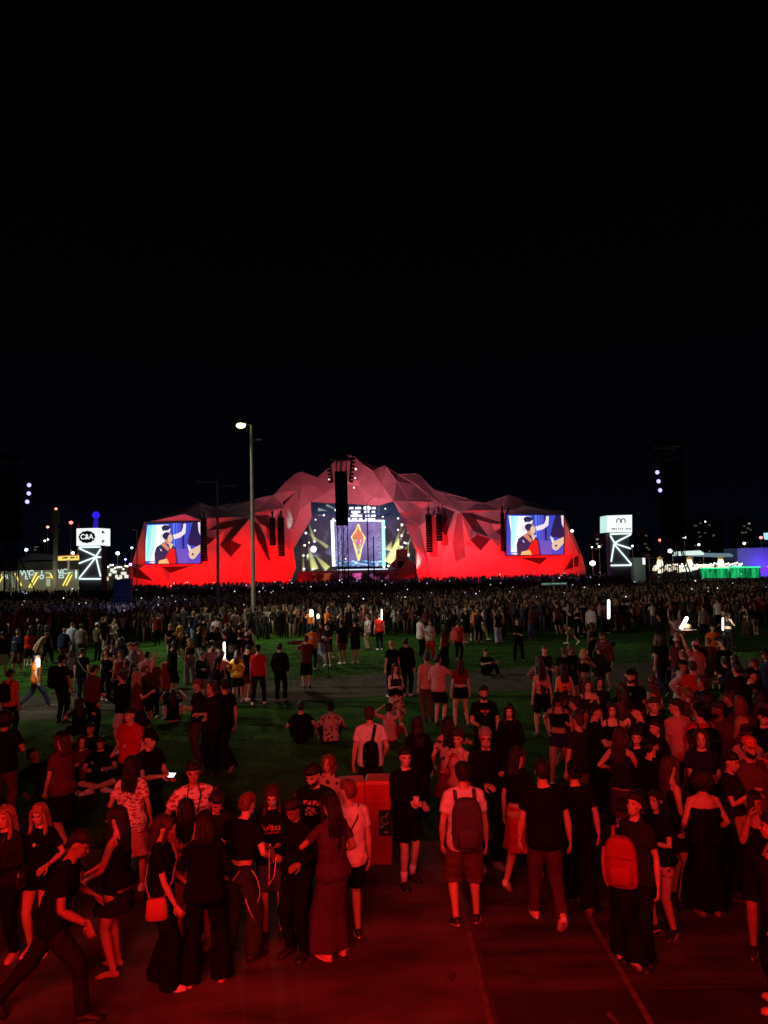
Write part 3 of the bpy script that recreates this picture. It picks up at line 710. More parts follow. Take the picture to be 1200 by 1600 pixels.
# ---------------------------------------------------------------- the big side screens
def screen(corners, Y, root, mirror_crop):
    TL, TR, BR, BL_ = [depth(x, y, Y) for x, y in corners]
    def at(u, v): return (TL*(1-u)+TR*u)*(1-v) + (BL_*(1-u)+BR*u)*v
    mb = MB(); lay = [0]
    def pg(pts, m):
        lay[0] += 1; q = [at(u, v) - np.array([0, .012*lay[0]+.1, 0]) for u, v in pts]; mb.prism(q, .008, m)
    S = dict(c1=(.25, .72, 1, 1.2), c2=(.95, 1, 1, 1.15), blue=(.035, .07, .58, 1), bl2=(.12, .22, .95, 1.05), navy=(.012, .015, .10, .8), skin=(.85, .32, .22, .8), pale=(.9, .78, .85, 1), red=(.9, .01, .01, 1), yel=(.95, .55, .2, 1), dk=(.012, .03, .11, .8), tan=(.9, .62, .42, .9), violet=(.15, .10, .62, .9), teal=(.45, .92, 1, 1.1))
    names = list(S); ms = [emis('screen_'+k, S[k][:3], S[k][3]) for k in names]; I = {k: i for i, k in enumerate(names)}
    bw = TR[0]-TL[0]
    frame = MB(); frame.prism([at(-.012, -.02), at(1.012, -.02), at(1.012, 1.02), at(-.012, 1.02)], .8)
    pg([(0, 0), (1, 0), (1, 1), (0, 1)], I['blue'])
    pg([(.035, .03), (.40, .03), (.45, .93), (.0 if not mirror_crop else .075, .93), (.0 if not mirror_crop else .075, .42)], I['c2'])
    pg([(.035 if not mirror_crop else .08, .03), (.20, .03), (.16, .55), (.09, .93), (.0 if not mirror_crop else .08, .93), (.0 if not mirror_crop else .08, .42)], I['teal'])
    pg([(.035 if not mirror_crop else .08, .03), (.11, .03), (.08, .6), (.03 if not mirror_crop else .08, .9)], I['c1'])
    for u0, u1, k in ((.50, .53, 'bl2'), (.56, .575, 'bl2'), (.60, .625, 'violet'), (.66, .70, 'navy')): pg([(u0, .0), (u1, .0), (u1+.01, .8), (u0+.02, .8)], I[k])
    pg([(.52, .62), (.80, .66), (.78, 1), (.60, 1)], I['violet'])
    E = lambda cu, cv, a, b, n=18, t0=0, t1=6.2832: [(cu+math.cos(t0+(t1-t0)*i/n)*a, cv+math.sin(t0+(t1-t0)*i/n)*b) for i in range(n)]
    pg([(.86, .0), (1, 0), (1, .60), (.80, .55), (.77, .48), (.80, .30)], I['navy'])          # guitarist
    pg([(.955, .0), (1.0, 0), (1.0, .32), (.97, .22)], I['pale'])
    pg([(.76, .53), (.81, .58), (.84, .68), (.80, .72)], I['pale'])
    pg(E(.86, .78, .07, .12), I['tan']); pg([(.84, .66), (1, .55), (1, .72), (.90, .88)], I['tan']); pg(E(.865, .78, .018, .03), I['navy'])
    pg(E(.30, .34, .045, .09), I['pale'])                                                      # head behind
    pg([(.50, .30), (.66, .22), (.69, .10), (.74, .10), (.73, .26), (.64, .36), (.53, .40)], I['pale']); pg(E(.715, .065, .028, .045), I['pale'])
    pg(E(.405, .15, .05, .11), I['pale']); pg(E(.37, .11, .075, .07), I['dk']); pg([(.30, .13), (.46, .05), (.47, .09), (.32, .20)], I['dk']); pg([(.40, .10), (.45, .08), (.455, .13), (.41, .14)], I['navy'])
    pg([(.20, .60), (.28, .52), (.36, .46), (.46, .50), (.56, .62), (.60, 1.0), (.18, 1.0), (.17, .75)], I['dk'])   # singer
    pg([(.28, .52), (.34, .46), (.44, .62), (.42, .70)], I['skin'])
    pg(E(.42, .37, .075, .15), I['skin']); pg(E(.385, .31, .07, .09), I['dk']); pg(E(.455, .38, .045, .10), I['tan'])
    pg([(.42, .48), (.52, .52), (.46, .66)], I['tan'])
    pg([(.47, .62), (.54, .64), (.56, 1.0), (.34, 1.0), (.36, .88)], I['red']); pg([(.26, .92), (.40, .88), (.44, 1), (.24, 1)], I['yel'])
    pg([(.27, .63), (.29, .64), (.31, .69), (.29, .69)], I['pale']); pg([(.06, .97), (.14, .94), (.20, .96), (.16, 1)], I['pale'])
    o = rel(mb.build('screen_picture', ms)); f = rel(frame.build('screen_frame', mat('screen_frame', (.02, .02, .05), .6)))
    return o
tagA = screen([(228, 819), (313.3, 816), (313.3, 880), (227.5, 881)], SY-2.2, stage, False)
tagB = screen([(791.5, 804), (880, 805.5), (880.5, 866), (791.5, 867.5)], SY-2.2, stage, True)

# ---------------------------------------------------------------- inside the stage opening
def D(x, y, Y): return depth(x, y, Y)
mb = MB(); mb.prism([D(440, 770, 178), D(670, 770, 178), D(670, 915, 178), D(440, 915, 178)], .4)
rel(mb.build('back_wall', mat('stage_backwall', (.035, .042, .07), .8, noise=.5, nscale=.12)))
mb = MB(); a = D(466, 893, 163); b = D(648, 889, 163); mb.box((a[0], 162.5, 0), (b[0], 177.5, a[2])); rel(mb.build('deck', mat('stage_deck', (.05, .055, .07), .35)))
for nm, (x0, x1), c in (('deck_front', (488, 521), (.10, .018, .006)), ('deck_front', (525, 548), (.05, .008, .03)), ('deck_front', (551, 566), (.30, .04, .14)), ('deck_front', (568, 608), (.10, .02, .07))):
    mb = MB(); mb.prism([D(x0, 896, 162), D(x1, 895, 162), D(x1, 909, 162), D(x0, 909, 162)], .3)
    m = emis('deck_skirt_%d' % x0, c, .8); n_ = m.node_tree; z = n_.nodes.new('ShaderNodeTexNoise'); z.inputs['Scale'].default_value = .55; z.inputs['Detail'].default_value = 6
    q = n_.nodes.new('ShaderNodeValToRGB'); q.color_ramp.elements[0].position = .5; q.color_ramp.elements[0].color = (0, 0, 0, 1); q.color_ramp.elements[1].position = .62; q.color_ramp.elements[1].color = (*[min(1, 3*k) for k in c], 1)
    t = n_.nodes.new('ShaderNodeTexCoord'); n_.links.new(t.outputs['Object'], z.inputs[0]); n_.links.new(z.outputs[0], q.inputs[0]); n_.links.new(q.outputs[0], n_.nodes['Principled BSDF'].inputs['Emission Color'])
    rel(mb.build(nm, m))
mb = MB(); mb.bar(D(527, 890.5, 162.3), D(606, 889, 162.3), .18, .22); rel(mb.build('deck_edge_light', emis('white_blue', (.75, .82, 1), 1.3)))
# LED wall with neon frame
LY = 174
def wall_at(u, v):  # photo coordinates of the LED wall
    return D(518+u*82, 813+v*72, LY)
mb = MB(); mb.prism([wall_at(0, 0), wall_at(1, 0), wall_at(1.0, 1), wall_at(.03, 1)], .4)
m = emis('led_wall', (.10, .11, .42), .85); n_ = m.node_tree; t = n_.nodes.new('ShaderNodeTexCoord'); z = n_.nodes.new('ShaderNodeTexNoise'); z.inputs['Scale'].default_value = .22; z.inputs['Detail'].default_value = 3
q = n_.nodes.new('ShaderNodeValToRGB'); q.color_ramp.elements[0].color = (.045, .06, .22, 1); q.color_ramp.elements[1].color = (.22, .20, .58, 1); q.color_ramp.elements[0].position = .3; q.color_ramp.elements[1].position = .7
n_.links.new(t.outputs['Object'], z.inputs[0]); n_.links.new(z.outputs[0], q.inputs[0]); n_.links.new(q.outputs[0], n_.nodes['Principled BSDF'].inputs['Emission Color'])
led = rel(mb.build('led_wall', m))
mb = MB()
for a, b, w, k in (((0, .01), (1, .01), 1.3, 0), ((.985, 0), (1.0, 1), .8, 1), ((.015, 0), (.045, 1), .75, 0), ((.9, .02), (.99, .02), .9, 0)):
    mb.bar(wall_at(*a)-np.array([0, .3, 0]), wall_at(*b)-np.array([0, .3, 0]), w, .3, k)
rel(mb.build('neon_frame', [emis('neon_white', (.78, .95, 1), 1.8), emis('neon_cyan', (.25, .85, 1), 1.6)]))
mb = MB(); rz = np.random.RandomState(12)
for i in range(70):
    u = rz.choice([.07+rz.uniform(0, .07), .86+rz.uniform(0, .07)]); v = rz.uniform(.08, .88); a = wall_at(u, v)-np.array([0, .2, 0]); w = rz.uniform(.1, .35)
    mb.box((-w, 0, -w*.6), (w, .05, w*.6), int(rz.randint(2)), org=a)
for i in range(150):
    u = rz.uniform(.05, .99); v = rz.uniform(.88, .99); a = wall_at(u, v)-np.array([0, .2+.001*i, 0]); w = rz.uniform(.1, .5)
    mb.box((-w, 0, -.12), (w, .05, .12), 2+int(rz.randint(3)), org=a)
rel(mb.build('led_tile', [emis('tile_lilac', (.35, .36, .62), .6), emis('tile_dim', (.10, .10, .22), .6), emis('tile_cyan', (.05, .42, .80), .9), emis('tile_blue', (.02, .13, .5), .8), emis('tile_white', (.5, .8, 1), 1.1)]))
# glowing kite-shaped picture in the middle
KX = lambda x, y: D(x, y, LY-.8)
mb = MB(); kp = [(559.5, 819), (563, 829), (570, 839), (568, 848), (564, 860), (560.5, 876), (557, 862), (553, 848), (549, 839), (556, 829)]
mb.prism([KX(x, y)+np.array([0, .3, 0]) for x, y in kp], .1, 6)
for i in range(len(kp)): mb.bar(KX(*kp[i]), KX(*kp[(i+1) % len(kp)]), .5, .25, 0)
for i in range(260):
    x, y = rz.uniform(550, 569), rz.uniform(823, 871)
    if not inside((x, y), kp): continue
    k = 1+int(rz.randint(2)) if y < 842 else (3 if y < 850 and rz.uniform() < .7 else 4+int(rz.randint(2)))
    a = KX(x, y)-np.array([0, .02+.002*i, 0]); w = rz.uniform(.12, .42); th = rz.uniform(0, 3); mb.bar(a-np.array([math.cos(th)*w, 0, math.sin(th)*w]), a+np.array([math.cos(th)*w, 0, math.sin(th)*w]), .2, .05, k)
rel(mb.build('glowing_figure', [emis('kite_yellow', (1, .80, .22), 1.2), emis('kite_orange', (1, .22, .07), 1.1), emis('kite_red', (.75, .03, .03), 1), emis('kite_pink', (.85, .12, .5), 1), emis('kite_teal', (.12, .5, .5), .9), emis('kite_pale', (.8, .85, .6), 1), emis('kite_fill', (.55, .30, .12), .8)]))
# rows of lamps above the wall
mb = MB()
for y, xs_ in ((794, ((546, 552), (555, 564), (568, 580), (582, 587))), (800, ((549, 563), (569, 577), (581, 586))), (806, ((548, 566), (571, 578), (580, 587))), (811, ((543, 547), (550, 558), (561, 566), (571, 586)))):
    for a, b in xs_: mb.bar(D(a, y, 170), D(b, y-.2, 170), .75 if y == 794 else .42, .45, 0)
mb.ell(D(573.5, 794, 169.5), (.9, .4, .6), 10, 0); mb.ell(D(555, 803, 169.5), (.6, .3, .8), 10, 0)
rel(mb.build('lamp_row', emis('stage_white', (.86, .84, 1), 1.6)))
mb = MB()
for y in (797, 803, 809): mb.bar(D(540, y, 170.4), D(592, y-1, 170.4), .12, .12)
for x in (540, 560, 580, 592): mb.bar(D(x, 784, 170.4), D(x, 812, 170.4), .12, .12)
rel(mb.build('truss', mat('truss_dark', (.05, .05, .06), .5, .6)))
# movers and little lamps
mb = MB()
for x, y, r in ((478, 833, .3), (482, 848, .3), (474, 868, .28), (481, 869, .28), (476, 852, .3), (492, 829, .25), (491.5, 846, .3), (489, 889, .25), (475, 889, .3), (601, 824, .3), (598, 807, .25), (622, 810, .25), (628, 820, .35), (622, 828, .25), (637, 831, .3), (627, 837, .35), (636, 849, .35), (638, 867, .35), (641, 879, .45), (628, 855, .3), (632, 848, .25), (525, 797, .35), (521, 811, .25), (493, 812, .2), (540, 873, .2), (600, 886, .3), (607, 884, .3), (506, 805, .25), (602, 795, .2)): mb.ell(D(x, y, 166), (r, r, r), 8, 0)
rel(mb.build('moving_head', emis('mover_white', (.95, .97, .95), 1.5)))
mb = MB(); mb.ell(D(490, 858, 166), (.75, .5, .8), 10, 0); rel(mb.build('strobe', emis('strobe_blue', (.6, .65, 1), 2.0)))
mb = MB()
for x in (470, 481, 625, 636, 645): mb.bar(D(x, 800 if 600 > x else 815, 165), D(x, 900, 165), .3, .3)
mb.bar(D(466, 850, 165), D(484, 850, 165), .2); mb.bar(D(640, 840, 165), D(622, 840, 165), .2)
rel(mb.build('side_truss', mat('truss_dark', (.05, .05, .06), .5, .6)))
mb = MB(); mb.box((-2.3, 0, 0), (2.3, 4, 3.2), org=groundat(638, 161)+np.array([0, 0, 2.1])); mb.box((-1.3, 0, 0), (1.3, 2, 3.6), org=groundat(629, 163)+np.array([0, 0, 4.4])); mb.add([D(611, 880, 161), D(620, 873, 161), D(633, 875, 161), D(627, 888, 161), D(613, 888, 161)] + [D(611, 880, 163), D(620, 873, 163), D(633, 875, 163), D(627, 888, 163), D(613, 888, 163)], [(0, 1, 2, 3, 4), (9, 8, 7, 6, 5)] + [(i, (i+1) % 5, (i+1) % 5+5, i+5) for i in range(5)])
rel(mb.build('monitor_riser', mat('riser', (.02, .02, .022), .6)))
# musicians on the deck, very small
mblk = cloth('musician_black', (.03, .03, .04)); rr_ = random.Random(5)
def vol(name, col, strength):
    if name in MATS: return MATS[name]
    m = bpy.data.materials.new(name); m.use_nodes = True; n = m.node_tree; n.nodes.clear(); o = n.nodes.new('ShaderNodeOutputMaterial')
    e = n.nodes.new('ShaderNodeEmission'); e.inputs[0].default_value = (*col, 1); e.inputs[1].default_value = strength; n.links.new(e.outputs[0], o.inputs['Volume']); MATS[name] = m; return m
def beam(a, b, r0, r1, m):
    mb = MB(); mb.tube([a, b], [r0, r1], 12, round_ends=False); tag(mb.build('light_beam', m, smooth=True), kind='stuff')
vy = vol('beam_yellow', (.80, .80, .26), .55); vb = vol('beam_blue', (.30, .42, .85), .06); vw = vol('beam_white', (.8, .9, .8), .5)
for (x0, y0, x1, y1, r1, m) in ((482, 818, 492, 846, .5, vy), (481, 833, 512, 855, .5, vy), (481, 851, 492, 890, 1.0, vy), (491, 866, 512, 889, .9, vy), (474, 868, 474, 893, .35, vy),
        (628, 820, 611, 880, 1.0, vy), (633, 826, 606, 879, 1.2, vy), (637, 848, 637, 870, .5, vy), (627, 838, 619, 862, .6, vy), (638, 866, 626, 888, .8, vy), (644, 835, 630, 870, .5, vy), (612, 845, 607, 860, 1.0, vy),
        (527, 797, 510, 789, .35, vw), (511, 798, 497, 796, .45, vw), (507, 805, 497, 805, .18, vw),
        (555, 800, 520, 870, 2.4, vb), (573, 796, 600, 870, 2.6, vb), (598, 808, 622, 842, .6, vb), (493, 812, 512, 835, .4, vb), (522, 808, 505, 850, .8, vb), (491, 858, 491, 870, 2.0, vb)):
    beam(D(x0, y0, 168), D(x1, y1, 168), .12, r1, m)
area('stage_blue_wash', tuple(D(560, 800, 168)), tuple(D(560, 870, 178)), 16, 2600, (.35, .45, 1), 6)
area('stage_yellow_wash', tuple(D(625, 850, 165)), tuple(D(600, 880, 176)), 4, 900, (.9, .95, .3), 4)
area('stage_yellow_wash', tuple(D(490, 860, 165)), tuple(D(500, 880, 176)), 4, 900, (.8, .9, .4), 4)

# ---------------------------------------------------------------- line arrays hanging on the shell
m_blk = mat('speaker_black', (.0025, .0025, .003), .9, noise=.2, nscale=3, spec=.05); m_trs = mat('truss_black', (.018, .018, .02), .5, .4)
def line_array(cx, y0, y1, wpx, Y, label, hang=8):
    top = D(cx, y0, Y); bot = D(cx, y1, Y); w = wpx*Y/FPX
    root = thing('line_array', label, 'loudspeakers', tuple(bot), 0, 'black loudspeaker columns on the stage front')
    n = max(4, int((top[2]-bot[2])/.55)); mb = MB(); h = (top[2]-bot[2])/n
    for i in range(n):
        z = (top[2]-bot[2]) - (i+1)*h; yo = .9*((i/n)**2)*.8
        mb.add([(-w/2, yo, z+.03), (w/2, yo, z+.03), (w/2*.8, yo+1.2, z+.06), (-w/2*.8, yo+1.2, z+.06), (-w/2, yo-.05, z+h-.02), (w/2, yo-.05, z+h-.02), (w/2*.8, yo+1.2, z+h-.06), (-w/2*.8, yo+1.2, z+h-.06)], [(0, 1, 5, 4), (2, 3, 7, 6), (1, 2, 6, 5), (3, 0, 4, 7), (4, 5, 6, 7), (3, 2, 1, 0)])
    mb.build('cabinets', m_blk, root)
    mb = MB(); z = top[2]-bot[2]; mb.box((-w*.42, .1, z), (w*.42, .9, z+.25)); mb.tube([(0, .5, z+.2), (0, .5, z+hang*.16)], [.25, .18], 8); mb.ell((0, .5, z+hang*.16), (.3, .3, .45), 8); mb.tube([(0, .5, z+hang*.16), (0, .5, z+hang*.42)], [.05, .05], 6)
    mb.build('hoist', m_trs, root); return root
line_array(318, 811, 877, 8.5, 155, 'black speaker column hanging beside the left video screen')
line_array(425.5, 810, 852, 9.5, 154, 'shorter outer black speaker column left of the stage opening')
line_array(439.5, 809, 869, 9.8, 154, 'longer inner black speaker column left of the stage opening')
line_array(671.5, 804, 863, 9.8, 154, 'longer inner black speaker column right of the stage opening')
line_array(687, 803, 845, 9.5, 154, 'shorter outer black speaker column right of the stage opening')
line_array(787.5, 802, 861, 6, 155, 'black speaker column hanging beside the right video screen')

# ---------------------------------------------------------------- delay towers
def truss_mast(mb, x, y, z0, z1, w, m=0, step=None):
    step = step or w*1.6
    for dx in (-w/2, w/2):
        for dy in (-w/2, w/2): mb.tube([(x+dx, y+dy, z0), (x+dx, y+dy, z1)], [.05, .05], 5, m, round_ends=False)
    z = z0; k = 1
    while z < z1-step*.5:
        for dy in (-w/2, w/2): mb.bar((x-w/2*k, y+dy, z), (x+w/2*k, y+dy, min(z+step, z1)), .045, m=m)
        mb.bar((x-w/2, y-w/2, z), (x+w/2, y-w/2, z), .04, m=m); z += step; k = -k
def delay_tower(pxc, Y, label, ybox, yhead, wbox, lights, feet=True, mm=.9):
    g0 = groundat(pxc, Y); root = thing('delay_tower', label, 'speaker tower', tuple(g0), 0, 'delay towers among the crowd')
    sc = Y/FPX; zt = D(pxc, yhead, Y)[2]; za = D(pxc, ybox[0], Y)[2]; zb = D(pxc, ybox[1], Y)[2]
    mb = MB()
    for k in (-1, 1): truss_mast(mb, k*.95*sc*9/1.9, .8, 0, zt, .55)
    mb.build('mast', m_trs, root)
    mb = MB(); hw = 21*sc
    mb.box((-hw, -.3, zt-.15), (hw, .1, zt+.05)); mb.box((-hw*.8, .9, zt-.15), (hw*.8, 1.3, zt+.05)); mb.bar((-hw, -.1, zt+.5), (hw*.7, -.1, zt+.6), .12); mb.ell((-.2, .2, zt+.3), (1.2, 1, .5), 8)
    for k in (-1, 1):
        for j in range(3): mb.bar((k*hw*(.3+.3*j), -.1, zt), (k*hw*(.3+.3*j), -.1, zt+.55), .1)
        for j in range(4): mb.ell((k*(hw*.55+j*.25), .1, zt+.75+.1*(j % 2)), (.25, .3, .22), 6)
    mb.build('head_truss', m_trs, root)
    mb = MB(); n = max(5, int((za-zb)/.45)); h = (za-zb)/n; w = wbox*sc
    for i in range(n):
        z = za-(i+1)*h; yo = -.6+.35*(i/n)**2
        mb.box((-w/2, yo, z+.02), (w/2, yo+.9, z+h-.02))
    mb.build('cabinets', m_blk, root)
    mb = MB()
    for k in (-1, 1):
        x1 = k*hw*.88; zz = zt-.2; x2 = k*hw*.66; zl = zt-(.36*(zt-zb) if ybox[1]-yhead > 60 else 3)
        zl = max(zl, zt-4.2); mb.bar((x1, -.5, zz), (x2, -.5, zl), .16); mb.bar((x1*.9, -.1, zz), (x2*.9, -.1, zl), .1)
        for j in range(7):
            t = j/6; mb.ell((x1*(1-t)+x2*t+k*.25, -.7, zz*(1-t)+zl*t), (.20, .2, .17), 7)
        mb.build('lamp_bar', m_trs, root); mb = MB()
    if feet:
        mb = MB()
        for k in (-1, 1):
            for q, dx in ((1, 3.2), (-1, 2.0), (.4, 1.1)): mb.bar((k*.8, .8, 7.2), (k*dx, .8+q*2.2, 0), .12)
        mb.build('outrigger', m_trs, root)
    for i, (x, y, r, m) in enumerate(lights):
        p = D(x, y, Y-1)-g0; mb = MB(); mb.ell(p, (r, r, r), 8, 0); mb.build('spotlight', m, root)
    return root
lp = emis('spot_violet', (.36, .28, 1), 2.6); lw = emis('spot_warm', (1, .82, .80), 1.6)
delay_tower(537, 90, 'tall central speaker tower standing in front of the stage opening', (737, 821), 716, 19, [(556, 733, .14, lw), (555, 747, .12, lw), (553, 762, .12, lw), (514, 749, .11, lw)], feet=False)
delay_tower(10, 92, 'dark speaker tower cut by the left edge with three violet spotlights', (740, 846), 719, 38, [(45.5, 758, .27, lp), (45, 771, .27, lp), (42.5, 784, .27, lp)])
delay_tower(1057, 92, 'dark speaker tower right of the stage with three violet spotlights', (722, 846), 696, 34, [(1027, 738, .27, lp), (1029, 752, .27, lp), (1031.5, 766, .27, lp)])
spot('violet_spotlight', tuple(D(45, 771, 90)), (30, 150, 0), 4000, (.5, .4, 1), 60, .5); spot('violet_spotlight', tuple(D(1029, 752, 90)), (0, 150, 0), 4000, (.5, .4, 1), 60, .5)
g0 = groundat(581, 104); root = thing('camera_mast', 'thin twin mast standing right of the central speaker tower', 'mast', tuple(g0))
mb = MB(); z = D(581, 776, 104)[2]
for k, zz in ((-1, z), (1, z-5)): mb.tube([(k*.42, 0, 0), (k*.42, 0, zz-1)], [.10, .08], 6)
for i in range(12): mb.bar((-.42, 0, 1.2*i+.5), (.42, 0, 1.2*i+1.1), .05)
mb.build('mast', m_trs, root); mb = MB(); mb.bar((.2, 0, z-3.2), (3.2, .0, z-2.6), .14); mb.build('arm', m_trs, root)

# ---------------------------------------------------------------- lamp posts
m_post = mat('post_galvanised', (.55, .56, .48), .5, .3, noise=.2, nscale=1.5); m_postd = mat('post_dull', (.50, .42, .42), .6, .0)
def lamp_post(px, ytop, Y, label, heads, m=m_post, r=.12):
    g0 = groundat(px, Y); z = D(px-(0), ytop, Y)[2]; root = thing('street_lamp', label, 'street lamp', tuple(g0), 0, 'lamp posts on the festival ground')
    mb = MB(); mb.tube([(0, 0, 0), (0, 0, z*.5), (0, 0, z)], [r*1.25, r*1.1, r*.8], 12, round_ends=False); mb.tube([(0, 0, 0), (0, 0, .5)], [r*1.7, r*1.6], 12, round_ends=False); mb.build('pole', m, root)
    for (dx, dz, dy, on) in heads:
        mb = MB(); sg = 1 if dx > 0 else -1
        mb.bar((0, 0, z+dz), (dx*.55, dy, z+dz+.05), .07, .07); mb.build('arm', m, root)
        mb = MB(); mb.box((min(dx*.5, dx), dy-.16, z+dz), (max(dx*.5, dx), dy+.16, z+dz+.10)); hd_ = mb.build('lamp_head', m, root)
        if on:
            c = np.array([dx*.78, dy, z+dz-.08]); mb = MB(); mb.ell(c, (.32, .24, .20), 12, 0); mb.build('lens', emis('lamp_glow', (1, 1, .50), 2.2), hd_)
    return root, g0, z
lr_, lg, lz = lamp_post(396.5, 664, 45, 'tall pale lamp post with one bright greenish white lamp left of centre', [(-.78, .0, -.35, True), (.62, -1.0, .2, False)])
l = bpy.data.lights.new('street_lamp_light', 'SPOT'); l.energy = 4200; l.color = (1, 1, .66); l.spot_size = R(82); l.spot_blend = .6; l.shadow_soft_size = .25
o = bpy.data.objects.new('street_lamp_light', l); COL.objects.link(o); o.location = (lg[0]-.62, lg[1]-.35, lz-.35); look(o, (lg[0]+2.5, lg[1]-9, 0))
m_postm = MATS['post_dull']
lamp_post(341, 748, 72, 'unlit lamp post with two opposed arms before the left half of the stage', [(-2.1, -.35, 0, False), (1.9, -.85, 0, False)], m_postd, .13)
lamp_post(156, 829, 150, 'small unlit lamp post at the left end of the stage', [(-1.6, 0, 0, False)], m_postd, .14)
lamp_post(214, 828, 140, 'slim lamp post standing before the left tip of the stage shell', [(-1.0, 0, 0, False)], m_postd, .10)
lamp_post(122, 818, 190, 'lamp post carrying a red lamp behind the white sign tower', [], m_postd, .14)
def lampdot(px, py, Y, r, col, label, st=5, name='distant_lamp', pole=True):
    root = thing(name, label, 'lamp', tuple(groundat(px, Y)), 0, 'distant lamps on the horizon')
    p = D(px, py, Y)-np.array(root.location); mb = MB(); mb.ell(p, (r, r, r*.8), 8, 0); mb.build('lamp', emis('dot_%.2f_%.2f_%.2f' % col, col, st), root)
    if pole: mb = MB(); mb.tube([(p[0], p[1], 0), (p[0], p[1], p[2])], [.09, .07], 6, round_ends=False); mb.build('pole', m_postd, root)
for a in ((111, 816.5, 188, .55, (1, .12, .08), 'bright red lamp on a thin pole left of the white sign tower'), (114, 864, 188, .45, (1, .9, .5), 'yellowish lamp above the yellow roofed kiosk'), (74.5, 823.5, 200, .4, (1, .25, .18), 'dim red lamp on the pole left of the thick grey mast'), (41, 859, 200, .5, (.85, .9, 1), 'white lamp behind the left speaker tower'), (70, 845, 200, .3, (1, .95, .8), 'left of a pair of small warm lamps near the grey mast'), (75, 843, 200, .25, (1, .95, .8), 'right of a pair of small warm lamps near the grey mast'), (17, 821, 180, .3, (.9, .9, .9), 'small white lamp seen through the left speaker tower'), (206, 856, 170, .3, (.9, 1, 1), 'small white lamp just left of the stage tip'), (184, 864.5, 170, .5, (1, 1, .95), 'white lamp right of the white sign tower'), (196, 874, 170, .3, (.3, .3, 1), 'small blue lamp between sign tower and stage'), (204, 882, 165, .4, (.8, .3, 1), 'violet lamp touching the left tip of the stage'), (176, 900, 168, 1.0, (.5, .95, 1), 'big cyan white light low beside the white sign tower'),
          (894, 829.5, 156, .35, (1, 1, .8), 'small lamp on the right slope of the stage shell'), (1069, 840, 150, .4, (.9, 1, .9), 'white lamp at the foot of the right speaker tower'), (1047, 861, 160, .6, (.8, 1, .9), 'blurred white lamp left of the right speaker tower foot'), (1092, 851, 170, .3, (1, 1, .9), 'small lamp above the long pale tent roof'), (1163, 849, 170, .35, (.9, 1, .9), 'lamp above the left end of the blue wall'), (1102, 815, 300, .35, (.8, .9, .9), 'lit window high on a far tower block'), (988, 853, 160, .25, (1, 1, .95), 'small lamp right of the right sign tower'), (936, 854, 170, .3, (1, .9, .7), 'dim warm lamp left of the right sign tower'), (925, 855, 170, .22, (1, .9, .7), 'faint lamp between stage and right sign tower'), (926, 880, 165, .7, (.8, 1, .95), 'cyan white light low beside the right stage tip'), (1189, 840, 165, .4, (1, .15, .15), 'red lamp above the blue wall at the right edge')):
    lampdot(*a)
# thick grey mast
g0 = groundat(86, 120); root = thing('antenna_mast', 'thick grey antenna mast with a small red light on top', 'mast', tuple(g0)); z = D(84, 797, 120)[2]
mb = MB(); mb.tube([(0, 0, 0), (0, 0, z)], [.42, .34], 14, round_ends=False); mb.build('pole', mat('mast_grey', (.16, .16, .165), .7), root)
for k in (-1, 1): mb = MB(); mb.box((k*.55-.09, -.2, z-2.3), (k*.55+.09, .1, z-.3)); mb.box((k*.5-.09, -.2, z-4), (k*.5+.09, .1, z-3.2)); mb.build('antenna', mat('mast_grey', (.16, .16, .165), .7), root)
mb = MB(); mb.ell((0, 0, z+.2), (.25, .25, .2), 8); mb.build('warning_light', emis('dot_red', (1, .25, .15), 3), root)

# ---------------------------------------------------------------- sign towers
m_tube = emis('tube_mint', (.80, 1, .95), 1.25); m_lit = emis('sign_white', (.93, 1, .97), 1.05); m_lit2 = emis('sign_side', (.62, .95, .85), .9); m_sd = mat('sign_dark', (.05, .06, .065), .7)
m_twr = mat('tower_cladding', (.17, .15, .19), .8)
def sign_tower(xl, xr, xside, yt, yb, ybase, Y, label, left):
    c = groundat((xl+xr)/2, Y); root = thing('sign_tower', label, 'sign tower', tuple(c)); f = lambda x, y, dy=0: D(x, y, Y)-c+np.array([0, dy, 0])
    a, b = f(xl, yb), f(xr, yt); dp = 3.0
    # lit box
    fr = [f(xl, yt+(.8 if left else 1)), f(xside if left else xr, yt), f(xside if left else xr, yb), f(xl, yb+.3)]
    mb = MB(); mb.prism(fr, .4, 0); o = mb.build('lit_panel', m_lit, root)
    s1, s2 = (fr[1], fr[2]) if left else (fr[0], fr[3]); xx = f(xr if left else xside, yt)[0]
    dx = xx-s1[0]; q = [s1+np.array([0, .05, 0]), s1+np.array([dx, 2.6, 0]), s2+np.array([dx, 2.6, 0]), s2+np.array([0, .05, 0])]
    mb = MB(); mb.add(q+[p+np.array([0, .4, 0]) for p in q], [(0, 1, 2, 3), (7, 6, 5, 4)] + [(i, i+4, (i+1) % 4+4, (i+1) % 4) for i in range(4)]); sd = mb.build('side_panel', m_lit if left else m_lit2, root)
    mb = MB(); mb.box((fr[0][0]+.15, .45, fr[2][2]+.1), (fr[1][0]-.15, 2.5, fr[0][2]-.1)); mb.build('sign_box', m_sd, root)
    return root, f, o, sd
rt, f, lit, sd = sign_tower(119.5, 160.5, 151.5, 825, 852.5, 905, 110, 'left sign tower with a dark oval emblem on its lit white box', True)
mb = MB(); a, b = f(123, 853), f(157.5, 905); mb.box((a[0], .2, .3), (b[0], 2.4, a[2])); mb.build('tower_body', m_twr, rt)
mb = MB()
